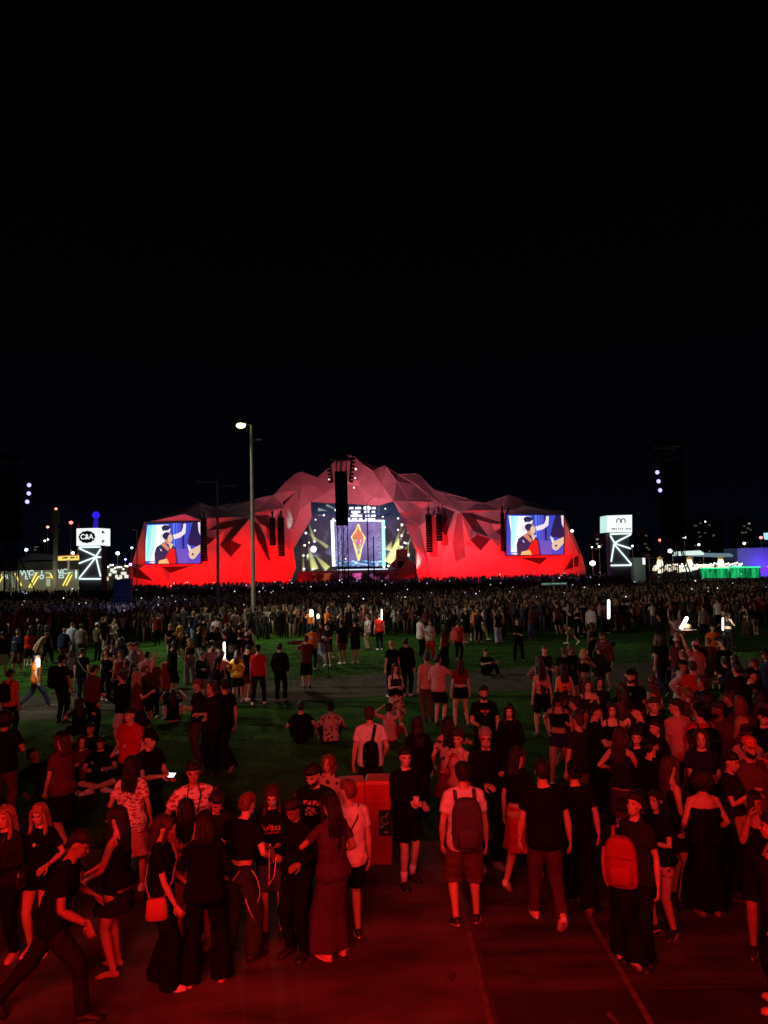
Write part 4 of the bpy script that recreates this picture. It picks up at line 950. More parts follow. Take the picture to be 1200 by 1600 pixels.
for p, q in (((124, 855), (156, 854.5)), ((124, 857), (150, 869)), ((124, 880), (150, 870)), ((149.5, 870), (157, 858)), ((149.5, 870.5), (157, 870.5)), ((149.5, 871), (124, 903)), ((150, 871), (157, 900)), ((124, 904.5), (157, 904.5))): mb.tube([f(*p), f(*q)], [.12, .12], 8)
mb.build('light_tube', m_tube, rt)
# emblem: scalloped oval with white letters
def emblem(cx, cy, w, h, root, f_, parent):
    mb = MB(); n = 64; c = f_(cx, cy); pts = []
    for i in range(n):
        t = 2*math.pi*i/n; k = 1+.045*math.cos(12*t); pts.append(c+np.array([-math.cos(t)*w*k, -.06, math.sin(t)*h*k]))
    mb.prism(pts, .04); mb.build('emblem', m_sd, parent)
def text(s, loc, size, m, parent, name='lettering', sx=1.0, ext=.02, rz=0, rx=90):
    cu = bpy.data.curves.new(name, 'FONT'); cu.body = s; cu.size = size; cu.align_x = 'CENTER'; cu.align_y = 'CENTER'; cu.extrude = ext; cu.offset = size*.012
    t = bpy.data.objects.new(name, cu); COL.objects.link(t); dg = bpy.context.evaluated_depsgraph_get(); me = bpy.data.meshes.new_from_object(t.evaluated_get(dg)); bpy.data.objects.remove(t)
    me.materials.clear(); me.materials.append(m); o = link(name, me, parent); o.location = loc; o.rotation_euler = (R(rx), 0, R(rz)); o.scale = (sx, 1, 1); return o
emblem(136, 839, 1.28, .95, rt, f, lit); text('C&A', tuple(f(136, 839)-np.array([0, .1, 0])), 1.15, m_lit, lit, sx=.88)
c = f(156, 838, .9); mb = MB()
for sgn in (1, -1): mb.add([c+np.array([-.22, 0, sgn*.55]), c+np.array([.22, .5, sgn*.55]), c+np.array([0, .2, sgn*1.0]), c+np.array([-.22, .08, sgn*.55]), c+np.array([.22, .58, sgn*.55]), c+np.array([0, .28, sgn*1.0])], [(0, 1, 2), (5, 4, 3), (0, 3, 4, 1), (1, 4, 5, 2), (2, 5, 3, 0)])
mb.build('side_emblem', m_sd, sd)
rt, f, lit, sd = sign_tower(948.5, 987.5, 946, 804.5, 831.5, 885, 118, 'right sign tower with a faint curved emblem on its lit white box', False)
mb = MB(); a, b = f(953, 833), f(986, 885); mb.box((a[0], .2, .3), (b[0], 2.4, a[2])); mb.build('tower_body', m_twr, rt)
mb = MB()
for p, q in (((954, 834.5), (986, 833.5)), ((954, 837.5), (960, 848)), ((960, 848.5), (985, 835.5)), ((960, 849), (985, 857)), ((959.5, 850), (955, 877)), ((960, 850.5), (986, 881)), ((955, 883.5), (986, 883))): mb.tube([f(*p), f(*q)], [.13, .13], 8)
mb.build('light_tube', m_tube, rt)
mb = MB(); m_gr = emis('sign_print', (.18, .19, .19), .6)
for cx in (966.3, 973.5):                       # emblem of two joined arches
    pts = [f(cx-3+3*(1-math.cos(t)), 814-3.4*math.sin(t)+ (2.2 if t < .1 or t > 3 else 0), -.1) for t in np.linspace(0, math.pi, 9)]
    mb.tube(pts, [.10]*9, 6)
mb.build('emblem', m_gr, lit)
mb = MB()
for x in (956, 958, 960, 963, 966.5, 969, 972, 978, 980.5, 983, 985):       # row of letters too blurred to read
    mb.box((-.06, 0, -.16), (.06, .03, .16), org=f(x, 826.3, -.1)); 
    if x % 2 == 0: mb.box((-.06, 0, -.03), (.2, .03, .03), org=f(x, 826.3, -.09))
mb.build('lettering', m_gr, lit)
# blue ball tower behind the left sign
root = thing('blue_tower', 'deep blue glowing ball tower rising behind the left sign tower', 'tower', tuple(groundat(150, 230))); f = lambda x, y: D(x, y, 230)-np.array(root.location)
mb = MB(); mb.ell(f(150, 805), (1.25, 1, 1.25), 12, 0); mb.build('ball', emis('blue_glow', (.02, .01, .75), 1.3), root)
mb = MB(); mb.tube([f(150, 812), f(149, 824)], [.7, .9], 8, 0); mb.tube([f(148, 814.5), f(152, 814.5)], [.25, .25], 6, 1); mb.tube([f(149, 830), np.array([0, 0, 0.])], [.8, .9], 8, 0); mb.build('column', [emis('blue_glow2', (.03, .01, .5), .8), emis('blue_pale', (.25, .2, .8), 1)], root)

# ---------------------------------------------------------------- left: toilets, kiosk roofs
TY = 122
def fT(x, y): return D(x, y, TY)
wcg = mat('wc_wall', (.20, .23, .21), .8, noise=.2, nscale=.5)
mb = MB(); o0 = groundat(60, TY); root = thing('toilet_block', 'long grey toilet block with yellow light chevrons on the left', 'toilet block', tuple(o0)); g_ = lambda x, y, dy=0: fT(x, y)-o0+np.array([0, dy, 0])
a, b = g_(-60, 893), g_(128, 891); mb.box((a[0], 0, 0), (b[0], 8, (a[2]+b[2])/2)); mb.build('wall', wcg, root)
m_yel = emis('chevron_yellow', (1, .80, .15), 1.25); m_wht = emis('wc_white', (.72, .95, .85), .9); m_pale = emis('pale_panel', (.55, .62, .42), .55)
def chev(pts): 
    mb = MB()
    for p, q, w, k in pts: mb.bar(g_(*p, -.12), g_(*q, -.12), w, .1, k)
    mb.build('light_chevron', [m_yel, m_wht, m_pale], root)
chev([((58, 895), (46, 918), .42, 0), ((61, 900), (50, 918), .38, 0), ((53, 895), (60, 895), .6, 1)])
chev([((73, 895), (78, 895), .7, 1), ((79, 896), (89, 915), .35, 0), ((73, 902), (80, 902), .25, 0), ((76, 904), (76, 916), .7, 2)])
chev([((110, 894), (99, 915), .42, 0), ((113, 898), (104, 915), .38, 0), ((107, 894.5), (114, 894.5), .5, 1)])
chev([((24, 896), (34, 915), .35, 0), ((17, 897), (22, 918), .5, 2), ((3, 897), (-8, 918), .45, 0), ((11, 898), (12, 905), .5, 1), ((5, 901), (-2, 913), .35, 0)])
text('WC', tuple(g_(43, 895.5, -.2)), 1.25, m_wht, root, sx=1.1); text('WC', tuple(g_(95.5, 893.5, -.2)), 1.25, m_wht, root, sx=1.1)
def person_sign(x, y): 
    mb = MB(); c = g_(x, y, -.15); mb.tube([c+np.array([-.35, 0, .1]), c+np.array([.3, 0, .1]), c+np.array([.35, 0, -.35]), c+np.array([-.4, 0, -.35]), c+np.array([-.35, 0, .1])], [.1]*5, 6); mb.tube([c+np.array([-.3, 0, .45]), c+np.array([.3, 0, .45])], [.09, .09], 6); mb.build('pictogram', m_wht, root)
person_sign(44, 901); person_sign(96.5, 899.5)
c = g_(65.8, 900, -.15); mb = MB(); t = np.linspace(0, 2*math.pi, 13); mb.tube([c+np.array([math.cos(k)*.32, 0, math.sin(k)*.32-.15]) for k in t], [.08]*13, 6); mb.tube([c+np.array([0, 0, .75]), c+np.array([0, 0, .15]), c+np.array([.3, 0, .1])], [.09, .08, .08], 6); mb.ell(c+np.array([0, 0, .85]), (.12, .08, .12), 8); mb.build('wheelchair_symbol', m_wht, root)
c = g_(119.5, 897.5, -.15); mb = MB(); mb.ell(c+np.array([0, 0, .6]), (.18, .08, .18), 8); mb.tube([c+np.array([0, 0, .35]), c+np.array([0, 0, -.6])], [.22, .15], 8); mb.build('pictogram', m_wht, root)
area('toilet_block_light', tuple(fT(70, 905)-np.array([0, 5, 0])), tuple(fT(70, 900)), 24, 420, (1, .85, .5), 1)
root = thing('kiosk_building', 'low dim grey building behind the toilet block', 'building', tuple(groundat(70, 150))); o0 = np.array(root.location); k_ = lambda x, y: D(x, y, 150)-o0
mb = MB(); a, b = k_(26, 889), k_(125, 876); mb.box((a[0], 0, 0), (b[0], 10, b[2])); mb.build('wall', mat('bld_grey', (.11, .11, .10), .9, noise=.5, nscale=.25), root); mb = MB(); mb.add([k_(26, 876), k_(125, 874), k_(90, 867), k_(50, 864), *[p+np.array([0, 8, 0]) for p in (k_(26, 876), k_(125, 874), k_(90, 867), k_(50, 864))]], [(0, 1, 2, 3), (7, 6, 5, 4), (0, 3, 7, 4), (3, 2, 6, 7), (2, 1, 5, 6)]); mb.build('roof', mat('bld_roof', (.07, .07, .12), .9), root)
area('kiosk_light', tuple(D(80, 895, 140)), tuple(D(80, 882, 150)), 16, 260, (.9, .9, .7), 2)
root = thing('yellow_sign', 'bright yellow rounded sign above the toilet block', 'sign', tuple(groundat(107, 145))); o0 = np.array(root.location); k_ = lambda x, y, dy=0: D(x, y, 145)-o0+np.array([0, dy, 0])
mb = MB(); mb.tube([k_(91, 872.5, .5), k_(121, 871, .5)], [.45, .45], 10, flat=1, m=0); mb.prism([k_(90, 869.5), k_(122, 868), k_(122, 875), k_(91, 876)], 1.0); mb.build('board', emis('sign_yellow', (1, .74, .16), 1.0), root)
mb = MB(); mb.prism([k_(92, 868), k_(122, 866), k_(122, 868.2), k_(91, 869.6)], 1.3); mb.build('top_edge', emis('sign_orange', (.45, .12, .03), .6), root)
mb = MB(); rz = np.random.RandomState(6)
for x in (99, 101, 102.5, 104, 105.5, 111, 112.7, 114.4, 116, 120.5): mb.box((-.09, 0, -.15), (.09, .02, .15+.05*rz.uniform()), org=k_(x, 871.8-(x-99)*.04, -.15)); mb.box((-.15, 0, -.04), (.15, .02, .04), org=k_(x, 872-(x-99)*.04, -.17))
mb.build('lettering', m_sd, root); mb = MB(); mb.tube([k_(107, 876), k_(107, 905)], [.2, .2], 6); mb.build('post', m_postd, root)
# between sign and stage: lit stalls
def stall(x0, x1, y0, y1, Y, col, st, label, roofcol=(.5, .5, .48)):
    root = thing('market_stall', label, 'stall', tuple(groundat((x0+x1)/2, Y)), 0, 'lit stalls beyond the crowd'); o0 = np.array(root.location); k_ = lambda x, y, dy=0: D(x, y, Y)-o0+np.array([0, dy, 0])
    a, b = k_(x0, y1), k_(x1, y0); h = b[2]
    mb = MB(); mb.box((a[0], 0, 0), (b[0], 3, h*.98)); mb.build('body', mat('stall_body', (.10, .10, .10), .8), root)
    mb = MB(); w = (b[0]-a[0])/2; mb.add([(a[0]-.3, -.4, h), (b[0]+.3, -.4, h), (b[0]+.3, 3.4, h), (a[0]-.3, 3.4, h), (a[0]+w, 1.5, h+w*.42)], [(0, 1, 4), (1, 2, 4), (2, 3, 4), (3, 0, 4), (3, 2, 1, 0)]); mb.build('roof', mat('stall_roof_%.2f' % roofcol[0], roofcol, .8), root)
    mb = MB(); r = np.random.RandomState(int(x0*3+y0)); n = max(2, int((x1-x0)/3.2)); 
    for i in range(n): mb.box((-.22-r.uniform(0, .3), -.05, -.25-.2*r.uniform()), (.22+r.uniform(0, .3), .02, .2+.25*r.uniform()), org=(a[0]+(b[0]-a[0])*(i+.5)/n, -.06, max(.8, h*r.uniform(.55, .85))))
    mb.build('lit_counter', emis('stall_%.2f_%.2f_%.2f' % col, col, st), root)
    mb = MB()
    for i in range(n+1): mb.ell((a[0]+(b[0]-a[0])*i/n, -.3, h*r.uniform(.9, 1.05)), (.16, .16, .16), 6)
    mb.build('bulb', emis('bulb_warm', (1, .93, .75), 4), root)
stall(158, 170, 886, 905, 150, (.9, .7, .4), .8, 'warm lit stall just right of the left sign tower')
stall(170, 184, 884, 905, 150, (.85, .9, .75), 1, 'pale lit stall between left sign tower and stage')
stall(184, 200, 886, 904, 150, (.9, .85, .7), 1, 'lit stall beside the left tip of the stage')
text('lounge', tuple(D(189, 887.5, 149)), 1.6, m_lit, None, 'sign_lettering').name = 'sign_lettering'
o = bpy.data.objects['sign_lettering']; bpy.data.objects.remove(o)      # unreadable in the photograph: left out
for px, col, lb in ((1031, (1, .95, .7), 'lit stall with a round lantern on its roof, left of the right speaker tower'), (1054, (1, .85, .6), 'narrow warm stall behind the foot of the right speaker tower'), (1077, (.9, 1, .85), 'stall with a lantern just right of the right speaker tower'), (1102, (1, .88, .6), 'stall with a crown of small warm lamps'), (1126, (1, .92, .72), 'lit stall with a lantern behind the green lit fence'), (1147, (.8, .85, 1), 'bluish lit stall at the end of the green lit fence')):
    stall(px-10, px+11, 884-(px-1000)*.027, 896, 140, col, 1.1, lb, (.28, .24, .18))
    if px in (1031, 1077, 1126):
        root = thing('lantern', {1031: 'round glowing lantern left of the right speaker tower', 1077: 'round glowing lantern just right of the right speaker tower', 1126: 'biggest round lantern above the green lit fence'}[px], 'lantern', tuple(groundat(px, 143)), 0, 'round lanterns over the stalls'); c = D(px, 877-(px-1031)*.006, 139)-np.array(root.location)
        mb = MB(); mb.tube([c+np.array([0, 0, -.5]), c+np.array([0, 0, .25])], [.62, .45], 12, 0); mb.build('globe', emis('lantern_glow', (1, .93, .62), 1.5), root); mb = MB(); mb.tube([c+np.array([0, 0, .65]), c+np.array([0, 0, .8])], [.55, .2], 12); mb.build('cap', emis('lantern_cap', (.5, .28, .08), .7), root)
        mb = MB(); mb.tube([(0, .3, 0), (0, .3, c[2]-.7)], [.1, .1], 6); mb.build('post', m_postd, root)
# long pale tent roof, small tents, green fence, blue wall
def tent(pts, dpt, label, m, Y, base):
    c = groundat(sum(p[0] for p in pts)/len(pts), Y); root = thing('tent', label, 'tent', tuple(c), 0, 'pale tents on the right'); q = [D(x, y, Y)-c for x, y in pts]
    mb = MB(); mb.prism(q, dpt); mb.build('canopy', m, root); mb = MB()
    for p in (q[0], q[-1]): 
        for dy in (.3, dpt-.3): mb.tube([(p[0], dy, 0), (p[0], dy, p[2])], [.08, .08], 6, round_ends=False)
    mb.build('pole', m_postd, root)
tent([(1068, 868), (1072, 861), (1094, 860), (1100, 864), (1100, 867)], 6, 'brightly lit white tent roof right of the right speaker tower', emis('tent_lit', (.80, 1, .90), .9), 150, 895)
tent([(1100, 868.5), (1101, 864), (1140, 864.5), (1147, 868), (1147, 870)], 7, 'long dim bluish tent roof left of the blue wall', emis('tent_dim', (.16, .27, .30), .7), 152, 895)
tent([(1008, 872), (1015, 867), (1022, 872), (1022, 873)], 3, 'small grey pointed tent beside the right sign tower', mat('tent_grey', (.4, .42, .40), .8), 138, 895)
root = thing('ticket_cabin', 'pale cabin with one lit window beside the right sign tower', 'cabin', tuple(groundat(998, 128))); o0 = np.array(root.location); k_ = lambda x, y: D(x, y, 128)-o0
a, b = k_(991, 893), k_(1007, 871); mb = MB(); mb.box((a[0], 0, 0), (b[0], 4, b[2])); mb.build('wall', mat('cabin', (.30, .32, .29), .8), root); mb = MB(); mb.box((-.25, -.03, -.6), (.25, .02, .6), org=k_(1006, 877)); mb.build('window', m_lit, root)
area('cabin_light', tuple(D(985, 880, 124)), tuple(D(998, 884, 128)), 2, 60, (.8, 1, .85))
root = thing('light_fence', 'long low fence glowing green below the stalls on the right', 'fence', tuple(groundat(1140, 118))); o0 = np.array(root.location); k_ = lambda x, y: D(x, y, 118)-o0
m = emis('green_glow', (.0, .42, .12), .8); n_ = m.node_tree; t = n_.nodes.new('ShaderNodeTexCoord'); mp = n_.nodes.new('ShaderNodeMapping'); mp.inputs['Scale'].default_value = (1.6, 1, .25); z = n_.nodes.new('ShaderNodeTexNoise'); z.inputs['Scale'].default_value = 1.3; z.inputs['Detail'].default_value = 4
q = n_.nodes.new('ShaderNodeValToRGB'); q.color_ramp.elements[0].position = .35; q.color_ramp.elements[0].color = (0, .12, .03, 1); q.color_ramp.elements[1].position = .7; q.color_ramp.elements[1].color = (.02, .75, .22, 1)
n_.links.new(t.outputs['Object'], mp.inputs[0]); n_.links.new(mp.outputs[0], z.inputs[0]); n_.links.new(z.outputs[0], q.inputs[0]); n_.links.new(q.outputs[0], n_.nodes['Principled BSDF'].inputs['Emission Color'])
mb = MB(); mb.prism([k_(1095, 888.5), k_(1139, 888), k_(1139, 903), k_(1097, 903)], .15); mb.prism([k_(1141, 887), k_(1187, 886), k_(1188, 896), k_(1186, 903), k_(1141, 903)], .15); mb.build('panel', m, root)
mb = MB(); mb.tube([k_(1095, 888), k_(1139, 887.5)], [.12, .12], 6); mb.tube([k_(1141, 886.5), k_(1187, 886)], [.14, .14], 6); mb.build('top_tube', emis('green_tube', (.05, 1, .35), 1.1), root)
mb = MB()
for x in (1096, 1118, 1140, 1164, 1187): mb.bar(k_(x, 886)*np.array([1, 1, 0]), k_(x, 886), .1)
mb.build('post', m_trs, root)
root = thing('blue_wall', 'broad dark blue lit wall at the right edge', 'wall', tuple(groundat(1200, 150))); o0 = np.array(root.location); k_ = lambda x, y: D(x, y, 150)-o0
a, b = k_(1154, 890), k_(1300, 851); mb = MB(); mb.box((a[0], 0, 0), (b[0], 6, b[2]*.93+.2)); mb.build('wall', mat('wall_blue', (.13, .15, .30), .8, noise=.2, nscale=.2), root)
area('blue_wall_light', tuple(D(1175, 893, 143)), tuple(D(1172, 868, 150)), 5, 600, (.55, .55, 1), 1); area('blue_wall_light', tuple(D(1205, 890, 146)), tuple(D(1205, 880, 150)), 3, 700, (.25, .05, 1), 1)
mb = MB(); mb.tube([D(1192, 890, 139), D(1215, 889, 139)], [.5, .5], 8); tag(mb.build('violet_light_tube', emis('violet_tube', (.25, .04, 1), .9)), 'violet glowing tube low at the right edge', 'light tube')
mb = MB(); mb.prism([D(1194, 833, 160), D(1212, 831, 160), D(1212, 843, 160), D(1196, 843, 160)], .4); root = tag(mb.build('light_board', emis('board_cyan', (.4, .9, 1), 1)), 'small cyan lit board above the blue wall, cut by the right edge', 'sign')
# red sock lamp on pole right
lampdot(1031, 844, 135, .3, (1, .12, .08), 'red and white lamp on a pole left of the right speaker tower', 1.4)
# far tower blocks, almost black
m_far = mat('far_block', (.30, .34, .45), .9); m_win = emis('far_window', (.5, .45, .3), .12)
for i, (x0, x1, y0, Y, lb) in enumerate(((1003, 1018, 832, 420, 'faint dark tower block left of the right speaker tower'), (1082, 1128, 812, 460, 'widest faint tower block right of the right speaker tower'), (1155, 1178, 814, 430, 'faint tower block with lit windows above the blue wall'), (928, 945, 838, 450, 'faint low block behind the right sign tower'), (50, 62, 850, 450, 'faint block behind the left speaker tower'))):
    root = thing('tower_block', lb, 'building', tuple(groundat((x0+x1)/2, Y)), 0, 'far tower blocks on the horizon'); o0 = np.array(root.location); k_ = lambda x, y, dy=0: D(x, y, Y)-o0+np.array([0, dy, 0])
    a, b = k_(x0, y0), k_(x1, y0); mb = MB(); mb.box((a[0], 0, 0), (b[0], 14, a[2])); mb.box((a[0]*.4, 4, a[2]), (b[0]*.4, 9, a[2]+2.5)); mb.build('wall', m_far, root)
    r = np.random.RandomState(i+40)
    for j in range(13 if i in (1, 2) else 5):
        c = k_(r.uniform(x0+2, x1-2), r.uniform(y0+3, 868), -.15); mb = MB(); mb.box((-.7, 0, -.4), (.7, .1, .4), org=c); mb.build('window', m_win if r.uniform() < .85 else MATS.get('far_window2') or emis('far_window2', (.6, .65, .55), .5), root)
# ---------------------------------------------------------------- blue totem and green board in the crowd
root = thing('banner_totem', 'dark blue banner totem standing in the packed crowd on the left', 'banner', tuple(groundat(190, 60))); o0 = np.array(root.location); k_ = lambda x, y, dy=0: D(x, y, 60)-o0+np.array([0, dy, 0])
mb = MB(); a, b = k_(177, 950), k_(204, 905); mb.box((a[0], 0, .2), (b[0], .5, b[2])); mb.build('board', mat('totem_blue', (.030, .045, .15), .6, noise=.15, nscale=1), root)
mb = MB()
for y, w in ((921, .4), (928, .5), (929.5, .35), (936, .45)): mb.box((-w, 0, -.035), (w, .01, .035), org=k_(188, y, -.02))
mb.build('lettering', mat('totem_text', (.10, .12, .22), .6), root); mb = MB(); mb.box((a[0]-.2, -.3, 0), (b[0]+.2, .9, .2)); mb.build('base', m_postd, root)
area('totem_glow', tuple(D(190, 900, 50)), tuple(D(190, 925, 60)), 3, 90, (.3, .4, 1))
root = thing('info_board', 'unlit board on a grey post with a faint green strip, right of centre', 'sign', tuple(groundat(867, 62))); o0 = np.array(root.location); k_ = lambda x, y, dy=0: D(x, y, 62)-o0+np.array([0, dy, 0])
mb = MB(); p = k_(866, 903); mb.tube([(0, 0, 0), (0, 0, p[2])], [.09, .08], 8); mb.build('post', m_postd, root)
mb = MB(); mb.prism([k_(846, 911), k_(886, 910), k_(886, 913.5), k_(846, 914.5)], .1); mb.build('strip', emis('green_strip', (.05, .10, .075), .9), root)
for a, b, y in ((848, 858, 912.5), (862, 874, 912), (876, 884, 911.5)): mb = MB(); mb.bar(k_(a, y, -.05), k_(b, y-.3, -.05), .06, .03); mb.build('lettering', emis('green_text', (.3, .5, .4), .9), root)
# lights over the packed crowd
area('crowd_violet_wash', (0, 122, 14), (0, 122, 0), 80, 1500, (.55, .36, .95), 6, 70)
area('crowd_white_wash', (0, 66, 16), (0, 58, 0), 90, 850, (1, .88, .80), 8, 100)
# ---------------------------------------------------------------- clothes and poses
from mathutils.bvhtree import BVHTree
CL = {k: cloth(k, v) for k, v in dict(black=(.0055, .0055, .0065), charcoal=(.014, .0135, .015), white=(.66, .64, .64), offwhite=(.42, .40, .38), grey=(.14, .14, .15), red=(.42, .018, .014), darkred=(.15, .012, .012), orange=(.62, .15, .02), yellow=(.55, .38, .05), pink=(.50, .22, .22), beige=(.32, .24, .16), denim=(.045, .07, .13), navy=(.014, .018, .05), maroon=(.09, .022, .028), olive=(.055, .062, .028), green=(.030, .060, .034), brown=(.09, .05, .035), purple=(.065, .03, .06), lilac=(.2, .15, .24), tan=(.40, .30, .20), paleblue=(.28, .36, .48)).items()}
CL['words'] = cloth('words', (.66, .62, .60), 'words', (.30, .09, .07)); CL['floral'] = cloth('floral', (.42, .28, .24), 'floral', (.05, .03, .03)); CL['spots'] = cloth('spots', (.5, .26, .28), 'spots', (.09, .03, .04)); CL['stripes'] = cloth('stripes', (.34, .30, .28), 'stripes', (.03, .03, .035))
SHM = {k: mat('shoe_'+k, c, .6, bump=.1, bscale=40) for k, c in dict(white=(.70, .68, .66), black=(.012, .012, .012), pink=(.6, .35, .35), grey=(.2, .2, .2), red=(.4, .03, .03), tan=(.4, .28, .18)).items()}
ARMS = {'down': {}, 'phone': {1: (.07, .30, 1.20), -1: (-.07, .28, 1.16)}, 'one': {1: (.10, .30, 1.24)}, 'onel': {-1: (-.10, .30, 1.24)}, 'crossed': {1: (-.06, .22, 1.12), -1: (.08, .20, 1.16)},
        'up': {1: (.26, .12, 1.92)}, 'upl': {-1: (-.26, .12, 1.92)}, 'pockets': {1: (.22, .10, .90), -1: (-.22, .10, .90)}, 'hips': {1: (.21, -.02, 1.03), -1: (-.21, -.02, 1.03)}, 'drink': {1: (.06, .22, 1.44)},
        'bothup': {1: (.22, .15, 1.9), -1: (-.22, .15, 1.9)}, 'wide': {1: (.42, .22, 1.18), -1: (-.28, .1, .95)}, 'camera': {1: (.09, .26, 1.47), -1: (-.07, .28, 1.46)}, 'face': {1: (.07, .14, 1.50)}, 'facel': {-1: (-.07, .14, 1.50)}, 'fwdlow': {1: (.16, .34, 1.02), -1: (-.14, .30, 1.04)}}
LEGS = {'stand': dict(), 'apart': dict(feet={1: (.17, .02, 0, -14), -1: (-.17, -.02, 0, 14)}), 'shift': dict(feet={1: (.12, .10, 0, -12), -1: (-.09, -.06, 0, 10)}), 'walk': dict(feet={1: (.08, .27, 0, -4), -1: (-.08, -.30, 0, 4)}, toe={-1: .75}),
        'walk2': dict(feet={-1: (-.08, .25, 0, 4), 1: (.08, -.28, .0, -4)}, toe={1: .8}), 'stride': dict(feet={1: (.08, .36, 0, 0), -1: (-.08, -.44, 0, 0)}, toe={-1: .9}, pelvis=(0, 0, .87)),
        'sit': dict(pelvis=(0, 0, .115), feet={1: (.22, .46, 0, -10), -1: (-.22, .44, 0, 10)}, kpole={1: (.35, .4, 1), -1: (-.35, .4, 1)}, hem=.90), 'sitcross': dict(pelvis=(0, 0, .115), feet={1: (-.12, .36, 0, 60), -1: (.12, .42, 0, -60)}, kpole={1: (1, .3, .25), -1: (-1, .3, .25)}, hem=.90),
        'crouch': dict(pelvis=(0, -.1, .38), feet={1: (.12, .12, 0, -8), -1: (-.12, .05, 0, 8)}, kpole={1: (.2, 1, .5), -1: (-.2, 1, .5)}, hem=.9)}
INFO = {}
def PP(sex='m', top='tee', tc='black', bot='trousers', bc='black', shoes='sneaker', sc='black', so=None, arms='down', legs='stand', hatc=None, socks=None, **k):
    d = dict(sex=sex, top=top, topm=CL.get(tc), bot=bot, botm=CL.get(bc), shoes=shoes, shoem=SHM[sc], solem=SHM[so or sc], hands=dict(ARMS[arms])if isinstance(arms, str) else arms)
    d.update({a: b for a, b in LEGS[legs].items()})
    if hatc: d['hatm'] = CL[hatc]
    if socks: d['socks'] = CL[socks]
    if sex == 'f' and 'H' not in k: d['H'] = 1.64
    d.update(k); return d
def put(key, label, hx, hy, face, hz=None, lod=0, **k):
    d = PP(**k); H = d.get('H', 1.75); sit = d.get('pelvis', (0, 0, .92))[2]
    z = hz if hz is not None else H*(1.008 - (.92-sit)/1.75) - .10*abs(math.sin(R(d.get('lean', 0))))
    p = plane(hx, hy, z); f = R(face)                     # the head stands over the feet, moved by the lean
    fl = H*.42*math.sin(R(d.get('lean', 0))) ; loc = (p[0]+math.sin(f)*fl, p[1]-math.cos(f)*fl)
    d['seed'] = d.get('seed', abs(hash((int(hx), int(hy)))) % 1000 if False else int(hx*7+hy*13) % 997)
    i = person(label, loc, face, d, lod); INFO[key] = i; return i
# ---- carried things
m_scr = emis('phone_screen', (.85, .93, 1), 3); m_pb = mat('phone_body', (.02, .02, .022), .3)
def hold(info, k, dist=.10):
    s = info['s']; fd = nrm(info['wri'][k]-info['elb'][k]); return info['w'](info['wri'][k]+fd*dist), info['wd'](fd)
def phone(info, k, label, lit=True, tilt=(0, 0, 1), flat=False):
    p, fd = hold(info, k); root = thing('phone', label, 'phone', tuple(p)); c = info['root'].matrix_world
    up = Vector(info['wd'](tilt)).normalized(); n = (Vector(info['w']((0, 0, 1.6)))-p).normalized(); n = Vector((-.1, -.6, .8)) if flat else n; n = (n-up*n.dot(up)).normalized(); x = up.cross(n)
    M = Matrix((x, up, n)).transposed(); root.rotation_euler = M.to_euler()
    mb = MB(); mb.box((-.037, -.02, -.005), (.037, .13, .004)); mb.build('case', m_pb, root)
    mb = MB(); mb.box((-.034, -.016, .0045), (.034, .126, .006)); mb.build('screen', m_scr if lit else m_pb, root); return root
def cup(info, k, label, col='cup_white'):
    p, fd = hold(info, k, .09); root = thing('cup', label, 'cup', tuple(p)); mb = MB(); n = 14; th = np.arange(n)*2*math.pi/n
    rs = [np.stack([np.cos(th)*r, np.sin(th)*r, np.full(n, z)], 1) for r, z in ((.028, -.06), (.038, .06))]; mb.rings(rs); mb.build('cup_body', mat(col, (.6, .6, .62), .3), root, True)
    mb = MB(); mb.rings([np.stack([np.cos(th)*r, np.sin(th)*r, np.full(n, z)], 1) for r, z in ((.040, .060), (.040, .068), (.030, .070))]); mb.build('rim', mat('cup_rim', (.7, .7, .7), .3), root, True); return root
